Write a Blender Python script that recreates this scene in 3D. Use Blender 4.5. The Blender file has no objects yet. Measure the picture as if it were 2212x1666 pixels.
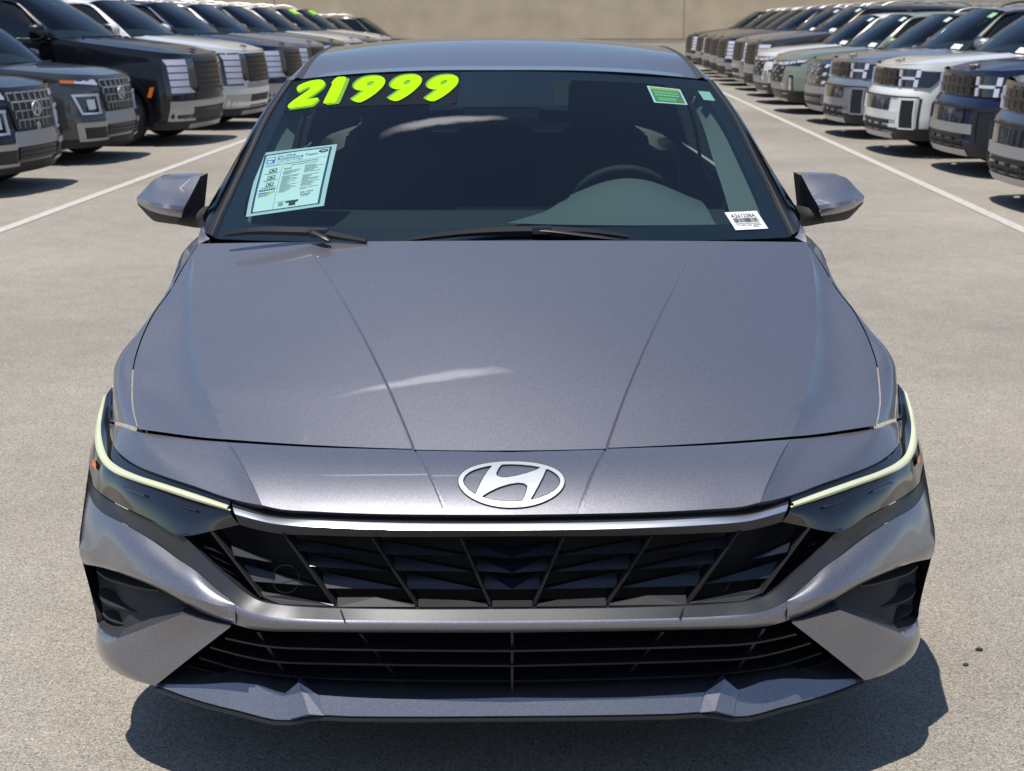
import bpy, bmesh, math, random
import numpy as np
from mathutils import Vector, Matrix
R = math.radians
sc = bpy.context.scene
COL = sc.collection

# ------------------------------------------------------------------ camera
cam_d = bpy.data.cameras.new('camera')
cam = bpy.data.objects.new('camera', cam_d)
COL.objects.link(cam)
cam.location = (-0.047, -2.60, 1.50)
cam.rotation_euler = (R(90 - 13.7463), 0, R(-1.0096))
cam_d.sensor_width = 36.0
cam_d.lens = 3213.0 / 2212.0 * 36.0
cam_d.clip_start = 0.05
cam_d.clip_end = 3000
cam_d.dof.use_dof = True
cam_d.dof.focus_distance = 3.3
cam_d.dof.aperture_fstop = 11.0
sc.camera = cam

# ------------------------------------------------------------------ light
SUN_EL, SUN_AZ = R(77.2), math.atan2(-0.18, -0.14)       # azimuth measured from +Y towards +X
world = bpy.data.worlds.new('World')
sc.world = world
world.use_nodes = True
wn, wl = world.node_tree.nodes, world.node_tree.links
wn.clear()
sky = wn.new('ShaderNodeTexSky')
sky.sky_type = 'NISHITA'
sky.sun_disc = False
sky.sun_elevation = SUN_EL
sky.sun_rotation = SUN_AZ
sky.altitude = 800
sky.air_density = 1.0
sky.dust_density = 0.5
sky.ozone_density = 1.5
bg = wn.new('ShaderNodeBackground')
bg.inputs[1].default_value = 0.105
wo = wn.new('ShaderNodeOutputWorld')
# a few thin fair-weather clouds, as the photograph's windscreen mirrors one
tc = wn.new('ShaderNodeTexCoord')
sx = wn.new('ShaderNodeSeparateXYZ')
wl.new(tc.outputs['Generated'], sx.inputs[0])
zc = wn.new('ShaderNodeMath'); zc.operation = 'MAXIMUM'; zc.inputs[1].default_value = 0.05
wl.new(sx.outputs[2], zc.inputs[0])
dv = wn.new('ShaderNodeVectorMath'); dv.operation = 'DIVIDE'
cz = wn.new('ShaderNodeCombineXYZ')
for k in range(3):
    wl.new(zc.outputs[0], cz.inputs[k])
wl.new(tc.outputs['Generated'], dv.inputs[0]); wl.new(cz.outputs[0], dv.inputs[1])
# one small wisp: an uneven blob in the flat cloud layer (x/z, y/z)
cl = wn.new('ShaderNodeVectorMath'); cl.operation = 'SUBTRACT'
cl.inputs[1].default_value = (-0.125, 0.725, 1.0)
wl.new(dv.outputs[0], cl.inputs[0])
wrp = wn.new('ShaderNodeTexNoise'); wrp.inputs['Scale'].default_value = 9; wrp.inputs['Detail'].default_value = 7; wrp.inputs['Roughness'].default_value = .62
wl.new(dv.outputs[0], wrp.inputs['Vector'])
wv = wn.new('ShaderNodeVectorMath'); wv.operation = 'SUBTRACT'; wv.inputs[1].default_value = (0.5, 0.5, 0.5)
wl.new(wrp.outputs['Color'], wv.inputs[0])
wsc = wn.new('ShaderNodeVectorMath'); wsc.operation = 'MULTIPLY'; wsc.inputs[1].default_value = (0.08, 0.030, 0)
wl.new(wv.outputs[0], wsc.inputs[0])
cad = wn.new('ShaderNodeVectorMath'); cad.operation = 'ADD'
wl.new(cl.outputs[0], cad.inputs[0]); wl.new(wsc.outputs[0], cad.inputs[1])
cst = wn.new('ShaderNodeVectorMath'); cst.operation = 'MULTIPLY'; cst.inputs[1].default_value = (1 / 0.165, 1 / 0.024, 0)
wl.new(cad.outputs[0], cst.inputs[0])
cln = wn.new('ShaderNodeVectorMath'); cln.operation = 'LENGTH'
wl.new(cst.outputs[0], cln.inputs[0])
cmr = wn.new('ShaderNodeMapRange')
cmr.inputs['From Min'].default_value = 0.95; cmr.inputs['From Max'].default_value = 0.45
cmr.inputs['To Min'].default_value = 0.0; cmr.inputs['To Max'].default_value = 0.75
wl.new(cln.outputs['Value'], cmr.inputs[0])
cmx = wn.new('ShaderNodeMix'); cmx.data_type = 'RGBA'
wl.new(cmr.outputs[0], cmx.inputs['Factor'])
wl.new(sky.outputs[0], cmx.inputs['A'])
cmx.inputs['B'].default_value = (36, 36, 37, 1)
wl.new(cmx.outputs['Result'], bg.inputs[0])
wl.new(bg.outputs[0], wo.inputs[0])

sd = bpy.data.lights.new('sun', 'SUN')
sd.energy = 4.3
sd.angle = R(0.53)
sd.color = (1.0, 0.93, 0.83)
sun = bpy.data.objects.new('sun', sd)
COL.objects.link(sun)
sdir = Vector((math.sin(SUN_AZ) * math.cos(SUN_EL), math.cos(SUN_AZ) * math.cos(SUN_EL), math.sin(SUN_EL)))
sun.rotation_euler = sdir.to_track_quat('Z', 'Y').to_euler()
sun.location = (0, 0, 30)

sc.view_settings.view_transform = 'Standard'
sc.view_settings.look = 'None'
sc.view_settings.exposure = 0.22
sc.view_settings.gamma = 1.0
sc.view_settings.use_curve_mapping = False

# ------------------------------------------------------------------ mesh helpers
def hseg(P, m):
    """sample a keyed polyline: m steps per segment, smooth through the keys"""
    P = np.asarray(P, float)
    k = len(P)
    if k == 2:
        t = np.linspace(0, 1, m + 1)[:, None]
        return P[0] * (1 - t) + P[1] * t
    sh = P.shape[1:]
    Q = P.reshape(k, -1)
    h = np.linalg.norm(np.diff(P, axis=0).reshape(k - 1, -1), axis=1) + 1e-9
    s = np.diff(Q, axis=0) / h[:, None]
    d = np.zeros_like(Q)
    d[0], d[-1] = s[0], s[-1]
    for i in range(1, k - 1):
        d[i] = (s[i] * h[i - 1] + s[i - 1] * h[i]) / (h[i] + h[i - 1])
    d[0] = 1.5 * s[0] - 0.5 * d[1]
    d[-1] = 1.5 * s[-1] - 0.5 * d[-2]
    out = [Q[0]]
    for i in range(k - 1):
        for j in range(1, m + 1):
            t = j / m
            a, b = 2 * t**3 - 3 * t**2 + 1, t**3 - 2 * t**2 + t
            c, e = -2 * t**3 + 3 * t**2, t**3 - t**2
            out.append(a * Q[i] + b * h[i] * d[i] + c * Q[i + 1] + e * h[i] * d[i + 1])
    return np.array(out).reshape((-1,) + sh)

def surf(rows, mu=4, mv=4):
    rows = [hseg(r, mu) for r in rows]
    A = np.array(rows)                       # r x n x 3
    B = np.array([hseg(A[:, j], mv) for j in range(A.shape[1])])
    return np.transpose(B, (1, 0, 2))

class MB:
    def __init__(s):
        s.v, s.f, s.m = [], [], []
    def add(s, V, F, m=0):
        o = len(s.v)
        s.v += [tuple(float(c) for c in p) for p in V]
        s.f += [tuple(i + o for i in f) for f in F]
        s.m += [m] * len(F)
        return s
    def grid(s, G, ref=(0, 2.2, 0.4), m=0, close=False):
        G = np.asarray(G, float)
        r, n = G.shape[:2]
        F = []
        for i in range(r - 1):
            for j in range(n if close else n - 1):
                k = (j + 1) % n
                F.append((i * n + j, i * n + k, (i + 1) * n + k, (i + 1) * n + j))
        V = G.reshape(-1, 3)
        if ref is not None:
            q = np.array(F)
            nn = np.cross(V[q[:, 2]] - V[q[:, 0]], V[q[:, 3]] - V[q[:, 1]])
            c = V[q].mean(axis=1)
            if (nn * (c - np.array(ref))).sum() < 0:
                F = [f[::-1] for f in F]
        return s.add(V, F, m)
    def patch(s, rows, mu=4, mv=4, ref=(0, 2.2, 0.4), m=0):
        return s.grid(surf(rows, mu, mv), ref, m)
    def quad(s, a, b, c, d, m=0):
        return s.add([a, b, c, d], [(0, 1, 2, 3)], m)
    def box(s, c, d, m=0, rz=0.0, taper=1.0):
        x, y, z = [q / 2 for q in d]
        cr, sr = math.cos(rz), math.sin(rz)
        V = []
        for dz in (-z, z):
            t = taper if dz > 0 else 1
            for dx, dy in ((-x, -y), (x, -y), (x, y), (-x, y)):
                dx *= t; dy *= t
                V.append((c[0] + dx * cr - dy * sr, c[1] + dx * sr + dy * cr, c[2] + dz))
        return s.add(V, [(3, 2, 1, 0), (4, 5, 6, 7), (0, 1, 5, 4), (1, 2, 6, 5), (2, 3, 7, 6), (3, 0, 4, 7)], m)
    def tube(s, P, r, n=8, m=0, flat=1.0):
        P = [Vector(p) for p in P]
        rr = r if isinstance(r, (list, tuple)) else [r] * len(P)
        V = []
        for i, p in enumerate(P):
            t = (P[min(i + 1, len(P) - 1)] - P[max(i - 1, 0)]).normalized()
            u = t.cross(Vector((0, 0, 1)))
            if u.length < 1e-3:
                u = t.cross(Vector((0, 1, 0)))
            u.normalize(); w = u.cross(t)
            for k in range(n):
                a = 2 * math.pi * k / n
                V.append(p + (u * math.cos(a) + w * math.sin(a) * flat) * rr[i])
        F = []
        for i in range(len(P) - 1):
            for k in range(n):
                F.append((i * n + k, i * n + (k + 1) % n, (i + 1) * n + (k + 1) % n, (i + 1) * n + k))
        F.append(tuple(range(n))[::-1]); F.append(tuple((len(P) - 1) * n + k for k in range(n)))
        return s.add(V, F, m)
    def prism(s, poly, vec, m=0):
        n = len(poly)
        V = [Vector(p) for p in poly] + [Vector(p) + Vector(vec) for p in poly]
        F = [tuple(range(n)), tuple(range(2 * n - 1, n - 1, -1))]
        F += [(i, i + n, (i + 1) % n + n, (i + 1) % n) for i in range(n)]
        return s.add(V, F, m)
    def mirror(s):
        o = MB(); o.v, o.f, o.m = list(s.v), list(s.f), list(s.m)
        n = len(s.v)
        o.v += [(-x, y, z) for x, y, z in s.v]
        o.f += [tuple(i + n for i in f[::-1]) for f in s.f]
        o.m += s.m
        return o
    def flipped(s):
        o = MB()
        o.v = [(-x, y, z) for x, y, z in s.v]
        o.f = [f[::-1] for f in s.f]; o.m = list(s.m)
        return o
    def data(s, name, mats, sharp=25, weld=1e-4, crease=None):
        me = bpy.data.meshes.new(name)
        me.from_pydata(s.v, [], s.f)
        for mt in (mats if isinstance(mats, (list, tuple)) else [mats]):
            me.materials.append(mt)
        me.polygons.foreach_set('material_index', s.m)
        if weld:
            bm = bmesh.new(); bm.from_mesh(me)
            bmesh.ops.remove_doubles(bm, verts=bm.verts, dist=weld)
            bm.to_mesh(me); bm.free()
        me.polygons.foreach_set('use_smooth', [sharp > 0] * len(me.polygons))
        if sharp > 0:
            me.set_sharp_from_angle(angle=R(sharp))
        if crease is not None:
            ks = {(round(abs(p[0]), 3), round(p[1], 3), round(p[2], 3)) for p in crease}
            hit = [(round(abs(v.co.x), 3), round(v.co.y, 3), round(v.co.z, 3)) in ks for v in me.vertices]
            at = me.attributes.get('sharp_edge') or me.attributes.new('sharp_edge', 'BOOLEAN', 'EDGE')
            for e in me.edges:
                if hit[e.vertices[0]] and hit[e.vertices[1]]: at.data[e.index].value = True
        return me
    def build(s, name, mats, parent=None, sharp=25, weld=1e-4, solid=0.0, bevel=0.0, crease=None):
        return link(name, s.data(name, mats, sharp, weld, crease), parent, solid, bevel)

def link(name, me, parent=None, solid=0.0, bevel=0.0):
    o = bpy.data.objects.new(name, me)
    COL.objects.link(o)
    if parent is not None:
        o.parent = parent
    if solid:
        md = o.modifiers.new('thick', 'SOLIDIFY'); md.thickness = abs(solid); md.offset = -1 if solid > 0 else 1
    if bevel:
        md = o.modifiers.new('edge', 'BEVEL'); md.width = bevel; md.segments = 2; md.limit_method = 'ANGLE'; md.angle_limit = R(35)
    return o

def thing(name, label, cat, loc=(0, 0, 0), rz=0.0, group=None):
    o = bpy.data.objects.new(name, None)
    o.empty_display_size = 0.2
    COL.objects.link(o)
    o.location = loc; o.rotation_euler = (0, 0, rz)
    o['label'] = label; o['category'] = cat
    if group: o['group'] = group
    return o

def V3(p): return Vector(p)
def lerp(a, b, t): return tuple(x + (y - x) * t for x, y in zip(a, b))
def shift(p, dx=0, dy=0, dz=0): return (p[0] + dx, p[1] + dy, p[2] + dz)

# ------------------------------------------------------------------ materials
MATS = {}
def mat(name, col, rough=0.5, metal=0.0, coat=0.0, coat_r=0.03, spec=0.5, ior=1.5, noise=0.0, nscale=60, bump=0.0, bscale=300, flake=0.0, trans=0.0):
    if name in MATS: return MATS[name]
    m = bpy.data.materials.new(name); m.use_nodes = True
    n, l = m.node_tree.nodes, m.node_tree.links
    b = n['Principled BSDF']
    b.inputs['Base Color'].default_value = (*col, 1)
    b.inputs['Roughness'].default_value = rough
    b.inputs['Metallic'].default_value = metal
    b.inputs['IOR'].default_value = ior
    b.inputs['Specular IOR Level'].default_value = spec
    b.inputs['Coat Weight'].default_value = coat
    b.inputs['Coat Roughness'].default_value = coat_r
    if noise or bump or flake:
        tcn = n.new('ShaderNodeTexCoord')
    if noise or flake:
        nz = n.new('ShaderNodeTexNoise')
        nz.inputs['Scale'].default_value = 650 if flake else nscale
        nz.inputs['Detail'].default_value = 2 if flake else 6
        l.new(tcn.outputs['Object'], nz.inputs['Vector'])
        mr = n.new('ShaderNodeMapRange')
        a = flake or noise
        mr.inputs['From Min'].default_value = 0.3; mr.inputs['From Max'].default_value = 0.7
        mr.inputs['To Min'].default_value = 1 - a; mr.inputs['To Max'].default_value = 1 + a
        l.new(nz.outputs['Fac'], mr.inputs['Value'])
        mx = n.new('ShaderNodeVectorMath'); mx.operation = 'SCALE'
        mx.inputs[0].default_value = col
        l.new(mr.outputs['Result'], mx.inputs['Scale'])
        l.new(mx.outputs[0], b.inputs['Base Color'])
    if bump:
        nb = n.new('ShaderNodeTexNoise'); nb.inputs['Scale'].default_value = bscale; nb.inputs['Detail'].default_value = 4
        l.new(tcn.outputs['Object'], nb.inputs['Vector'])
        bp = n.new('ShaderNodeBump'); bp.inputs['Strength'].default_value = bump; bp.inputs['Distance'].default_value = 0.002
        l.new(nb.outputs['Fac'], bp.inputs['Height'])
        l.new(bp.outputs[0], b.inputs['Normal'])
    MATS[name] = m
    return m

def glass(name, tint, ior=1.5):
    if name in MATS: return MATS[name]
    m = bpy.data.materials.new(name); m.use_nodes = True
    n, l = m.node_tree.nodes, m.node_tree.links
    n.clear()
    out = n.new('ShaderNodeOutputMaterial')
    tr = n.new('ShaderNodeBsdfTransparent'); tr.inputs[0].default_value = (*tint, 1)
    gl = n.new('ShaderNodeBsdfGlossy'); gl.inputs['Roughness'].default_value = 0.01
    lw = n.new('ShaderNodeLayerWeight'); lw.inputs[0].default_value = 0.5
    pw = n.new('ShaderNodeMath'); pw.operation = 'POWER'; pw.inputs[1].default_value = 5.0
    ma = n.new('ShaderNodeMath'); ma.operation = 'MULTIPLY_ADD'
    f0 = 2 * ((ior - 1) / (ior + 1))**2              # two faces of the pane
    ma.inputs[1].default_value = 1 - f0; ma.inputs[2].default_value = f0
    mx = n.new('ShaderNodeMixShader')
    l.new(lw.outputs['Facing'], pw.inputs[0]); l.new(pw.outputs[0], ma.inputs[0])
    l.new(ma.outputs[0], mx.inputs[0]); l.new(tr.outputs[0], mx.inputs[1]); l.new(gl.outputs[0], mx.inputs[2])
    l.new(mx.outputs[0], out.inputs[0])
    MATS[name] = m
    return m

M_PAINT = mat('grey_metallic_paint', (0.236, 0.240, 0.276), 0.41, 0.80, 1.0, 0.02, flake=0.34)
M_SATIN = mat('satin_grey_trim', (0.060, 0.063, 0.070), 0.38, 0.60, noise=0.12, nscale=400)
M_CHROME = mat('chrome', (0.90, 0.91, 0.93), 0.30, 1.0)
M_BLACK = mat('black_plastic', (0.010, 0.011, 0.014), 0.42)
M_SLAT = mat('gloss_black_plastic', (0.012, 0.014, 0.022), 0.30, spec=0.6)
M_MATTE = mat('matte_black', (0.007, 0.007, 0.009), 0.85)
M_GRAIN = mat('grained_dark_plastic', (0.022, 0.022, 0.026), 0.65, bump=0.3, bscale=900)
M_RUBBER = mat('tyre_rubber', (0.016, 0.016, 0.017), 0.8)
M_LENS = mat('dark_lamp_lens', (0.005, 0.006, 0.011), 0.05, coat=1.0, coat_r=0.01)
M_FRIT = mat('black_glass_border', (0.006, 0.007, 0.011), 0.35)
M_GLASS = glass('windscreen_glass', (0.62, 0.80, 0.79), 1.52)
M_SIDEGL = glass('tinted_side_glass', (0.07, 0.095, 0.10), 1.52)
M_INT = mat('charcoal_interior', (0.016, 0.017, 0.019), 0.8)
M_DASH = mat('grey_dashboard', (0.115, 0.122, 0.122), 0.6, bump=0.2, bscale=1500)
M_LINER = mat('grey_headliner', (0.13, 0.135, 0.135), 0.9)
M_WHITE = mat('white_paper', (0.80, 0.82, 0.82), 0.6)
M_ALU = mat('brushed_aluminium', (0.62, 0.66, 0.70), 0.45, 0.6)
M_DITCH = mat('roof_ditch_trim', (0.040, 0.042, 0.048), 0.5)
M_ORANGE = mat('amber_reflector', (0.75, 0.17, 0.02), 0.25)
M_RED = mat('red_lamp', (0.35, 0.01, 0.01), 0.2)
M_RIM = mat('alloy_rim', (0.35, 0.35, 0.37), 0.35, 0.9)

# ================================================================== THE GREY SEDAN
car = thing('parked_car', 'grey sedan filling the foreground, neon green 21999 across its windshield', 'car')

# ---- hood: centre field, two shallow V lines, a ridge each side and a scooped wing beyond it
CREASE = [(-0.5816,0.3450,0.6687),(-0.6254,0.4600,0.6965),(-0.6592,0.5600,0.7214),(-0.6876,0.6500,0.7387),(-0.7179,0.7650,0.7629),(-0.7411,0.8650,0.7823),
          (-0.7690,1.0000,0.8165),(-0.7979,1.1700,0.8641),(-0.8070,1.2500,0.8893),(-0.8143,1.3600,0.9244)]
SHUT = [(-0.7839,0.4500,0.6623),(-0.8184,0.5600,0.6815),(-0.8441,0.6700,0.6982),(-0.8590,0.7500,0.7203),(-0.8675,0.8200,0.7375),(-0.8709,0.9000,0.7616),
        (-0.8668,1.0300,0.8000),(-0.8513,1.1700,0.8350),(-0.8408,1.2500,0.8685),(-0.8143,1.3600,0.9244)]
HC_Y = [.255,.36,.46,.555,.66,.755,.87,1.0,1.07,1.155]
HC_Z = [float(v) for v in np.interp(HC_Y, [.255,.38,.5,.625,.75,.875,1.0,1.155], [.6695,.7235,.7715,.8155,.8555,.8915,.9245,.960])]
VL = [(-0.1936,0.2620,0.6777),(-0.2405,0.4100,0.7178),(-0.3028,0.6000,0.7667),(-0.3671,0.7900,0.8246),(-0.4343,0.9700,0.8862),(-0.4711,1.0600,0.9242),(-0.5036,1.1500,0.9503)]
VLX, VLY = [-p[0] for p in VL], [p[1] for p in VL]

def hood_rows():
    ctr = [(0, y, z) for y, z in zip(HC_Y, HC_Z)]
    K = hseg([list(a) + list(b) for a, b in zip(ctr, CREASE)], 5)
    rows = []
    for row in K:
        c, e = row[:3], row[3:]
        xv = float(np.interp(c[1] + 0.004, VLY, VLX)) / abs(e[0])
        dl = 0.0034 / abs(e[0])
        fade = max(0.0, min(1.0, (1.12 - c[1]) / 0.6))
        ts = list(np.linspace(0, xv - dl, 9)) + [xv] + list(np.linspace(xv + dl, 1, 15))
        r = []
        for t in ts:
            p = np.array([e[0] * t, c[1] + (e[1] - c[1]) * t**2, c[2] + (e[2] - c[2]) * t**2])
            if t < xv: p[2] -= 0.0016 * fade
            if t == xv: p[2] -= 0.0050 * fade
            r.append(p)
        rows.append(r)
    return np.array(rows)

def wing_rows():
    K = hseg([list(a) + list(b) for a, b in zip(CREASE, SHUT)], 5)
    rows = []
    for row in K:
        c, s = row[:3], row[3:]
        w = np.linalg.norm(s - c)
        dip = min(0.017, 0.080 * w) * (.12 + .88 * min(1.0, (c[1] - .345) / .16))
        r = []
        for t in np.linspace(0, 1, 17):
            p = c + (s - c) * t
            p[2] -= dip * t * (1 - t)**2 * 6.75
            p[1] += 0.0
            r.append(p)
        rows.append(r)
    return np.array(rows)

wr_ = wing_rows()
b = MB().grid(hood_rows(), (0, .9, 0)).grid(wr_, (0, .9, 0))
# returned front and side edges, so that the shut lines read as gaps
hf = hood_rows()[0]
ws_ = [r[-1] for r in wr_]
b.grid([ws_, [shift(p, .004, 0, -.02) for p in ws_]], (0, .9, 0))
hood = b.mirror().build('hood', M_PAINT, car, sharp=40, crease=[r[0] for r in wr_] + [r[k] for r in hood_rows() for k in (8, 9, 10)])
gp = list(hf) + list(wr_[0][1:])
MB().grid([[shift(p, 0, .010, -.012) for p in gp], [shift(p, 0, -.014, -.014) for p in gp]], None).mirror().build('gap_shade_strip', M_MATTE, car, sharp=60)  # black strip added below the shut line so the gap stays dark

# ---- front bumper: painted nose panel, corner wings, bar, lower corners
def nose_center():
    T = hseg([(0.0050,0.2460,0.6684),(-0.1407,0.2520,0.6698),(-0.2736,0.2660,0.6693),(-0.3905,0.2860,0.6675),(-0.4836,0.3070,0.6668),(-0.5789,0.3390,0.6644)], 8)
    B = hseg([(0.0014,0.0500,0.6024),(-0.1270,0.0530,0.6024),(-0.2544,0.0600,0.6024),(-0.3693,0.0750,0.6026),(-0.4440,0.0930,0.6025),(-0.4754,0.1050,0.6061)], 8)
    T[0][0] = B[0][0] = 0
    rows = []
    for s in np.linspace(0, 1, 15):
        r = []
        ln = T + (B - T) * s
        xv = lerp(((-0.1897,0.2560,0.6746)[0],), ((-0.1235,0.0530,0.6076)[0],), s)[0]
        for t in list(np.linspace(0, 1, 9)):
            r.append((xv * t + .0034 * t, t))
        xs = [q[0] for q in r] + [xv - .0004] + list(np.linspace(xv - .004, ln[-1][0], 19))
        rr = []
        for i, x in enumerate(xs):
            y = np.interp(-x, -ln[:, 0], ln[:, 1]); z = np.interp(-x, -ln[:, 0], ln[:, 2])
            k = 4 * s * (1 - s)
            z += .014 * k; y -= .004 * k
            if i < 9: z -= .0014 * (1 - s)
            if i == 9: z -= .0046 * (1 - s)
            rr.append((x, y, z))
        rows.append(rr)
    return rows
NB2 = [(-0.4754,0.1050,0.6061),(-0.5107,0.1280,0.6043),(-0.5466,0.1550,0.6041),(-0.6220,0.2170,0.6082),(-0.6947,0.2820,0.6090),(-0.7751,0.3700,0.6082),(-0.8315,0.4550,0.6122),(-0.8746,0.5650,0.6173)]
NT2 = [(-0.5789,0.3390,0.6644),(-0.6320,0.3700,0.6594),(-0.6853,0.3980,0.6572),(-0.7346,0.4260,0.6556),(-0.7851,0.4520,0.6552),(-0.8273,0.5100,0.6496),(-0.8623,0.5700,0.6386),(-0.8896,0.6250,0.6275)]
NM2 = [shift(lerp(a, c, .5), dz=q) for a, c, q in zip(NT2, NB2, (.011, .004, .004, .005, .006, .006, .004, .003))]
nc_ = nose_center()
b = MB().grid(nc_).patch([NT2, NM2, NB2], 5, 6)
b.grid([hseg(NB2, 5), hseg([shift(p, 0, .012, -.012) for p in NB2], 5)])
b.grid([nc_[-1], [shift(p, 0, .012, -.010) for p in nc_[-1]]])
# corner wing above the air vent
WT = [(-0.9075,0.4780,0.5175),(-0.8774,0.4150,0.5057),(-0.8526,0.3770,0.5019),(-0.7995,0.3120,0.5025),(-0.7390,0.2470,0.4970),(-0.7018,0.2120,0.4888),(-0.6544,0.1660,0.4753),(-0.6121,0.1260,0.4652),(-0.5683,0.0900,0.4427),(-0.5279,0.0620,0.4219)]
WB = [(-0.9085,0.3850,0.4204),(-0.8744,0.3450,0.4275),(-0.8315,0.3000,0.4342),(-0.7747,0.2300,0.4395),(-0.7280,0.1820,0.4378),(-0.6860,0.1420,0.4346),(-0.6382,0.1000,0.4321),(-0.5978,0.0730,0.4284),(-0.5586,0.0580,0.4215),(-0.5264,0.0540,0.4173)]
WM = [shift(lerp(a, c, .5), dy=q, dz=.004) for a, c, q in zip(WT, WB, (-.002, -.004, -.006, -.008, -.008, -.007, -.006, -.004, -.002, 0))]
b.patch([WT, WM, WB], 4, 5)
# rolled edge under the wing, down to the vent
WR = [(-0.9094,0.4100,0.3747),(-0.8812,0.3650,0.3893),(-0.8407,0.3180,0.4007),(-0.7784,0.2500,0.4095),(-0.7254,0.2000,0.4103),(-0.6868,0.1650,0.4091),(-0.6402,0.1250,0.4025),(-0.6033,0.1020,0.3905),(-0.5654,0.0780,0.3859),(-0.5270,0.0620,0.3800)]
WC = [shift(lerp(a, c, .45), dy=-.006) for a, c in zip(WB, WR)]
b.patch([WB, WC, WR], 4, 3)
b.grid([hseg(WR, 4), hseg([shift(p, 0, .03, .006) for p in WR], 4)])
# bar between the two grilles
BT = [(0.0006,0.0000,0.4101),(-0.2547,0.0050,0.4104),(-0.3973,0.0200,0.4089),(-0.4645,0.0300,0.4103),(-0.4997,0.0450,0.4142),(-0.5275,0.0600,0.4227)]
BB = [(0.0008,0.0160,0.3795),(-0.2564,0.0200,0.3802),(-0.3978,0.0320,0.3776),(-0.4635,0.0440,0.3744),(-0.4954,0.0520,0.3754),(-0.5270,0.0620,0.3800)]
B1 = [shift(lerp(a, c, .19), dy=q) for a, c, q in zip(BT, BB, (-.007, -.007, -.007, -.007, -.0065, -.006))]
B2 = [shift(lerp(a, c, .62), dy=q) for a, c, q in zip(BT, BB, (-.008, -.008, -.008, -.008, -.007, -.004))]
for L in (BT, B1, B2, BB): L[0] = (0,) + tuple(L[0][1:])
b.patch([BT, B1, B2, BB], 4, 3)
b.grid([hseg(BB, 4), hseg([shift(p, 0, .035, .004) for p in BB], 4)])
# bumper side, back to the wheel arch
CE = [(-0.9219,0.5550,0.5537),(-0.9128,0.4900,0.5294),(-0.9095,0.4350,0.4837),(-0.9085,0.3850,0.4204),(-0.9081,0.4050,0.3745),(-0.8931,0.4000,0.3006),(-0.8770,0.3650,0.2610),(-0.8732,0.3300,0.2297),(-0.8518,0.2900,0.2107),(-0.8137,0.2420,0.2052),(-0.7623,0.1950,0.2051),(-0.7111,0.1500,0.2142)]
CB = [(float(np.interp(p[2], [.16, .30, .45], [-.815, -.850, -.900])), .640, max(.16, p[2])) for p in CE]
CMID = [(min(p[0] - .002, -.898) if i < 6 else lerp(p, q, .4)[0], lerp(p, q, .4)[1], p[2]) for i, (p, q) in enumerate(zip(CE, CB))]
b.patch([CE, CMID, CB], 3, 4, (0, 1.0, .4))
# lower corner: flat inner face and rolled outer edge
def lin(P_, n):
    out = [tuple(P_[0])]
    for a, c, k in zip(P_, P_[1:], n):
        out += [lerp(a, c, q / k) for q in range(1, k + 1)]
    return out
RO = [tuple(p) for p in hseg(CE, 3)[18:]]
KL = [tuple(p) for p in hseg([(-0.8542,0.3250,0.2641),(-0.8130,0.2450,0.2805),(-0.7955,0.2150,0.2873),(-0.7801,0.1980,0.2604),(-0.7552,0.1800,0.2352),(-0.7111,0.1500,0.2142)], 3)]
b.patch([RO, [shift(lerp(a, c, .5), dy=-.16 * math.dist(a, c), dz=.12 * math.dist(a, c)) for a, c in zip(RO, KL)], KL], 1, 5)
FO = lin([(-0.6401,0.1000,0.3859),(-0.6017,0.0820,0.3835),(-0.5370,0.0500,0.3804),(-0.6223,0.0980,0.2998),(-0.7089,0.1490,0.2156)], [2, 2, 2, 3])
FK = KL[6:]
b.grid([[lerp(a, c, t) for a, c in zip(FK, FO)] for t in np.linspace(0, 1, 7)])
FT = [lerp(FK[0], FO[0], t) for t in np.linspace(0, 1, 7)] + FO[1:5]
b.grid([FT, [shift(p, 0, .05, 0) for p in FT]])
FR_ = FO[4:]
b.grid([FR_, [shift(p, .004, .05, 0) for p in FR_]])
bump = b.mirror().build('front_bumper', M_PAINT, car, sharp=14, crease=[r[k] for r in nc_ for k in (8, 9, 10, -1)])

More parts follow.
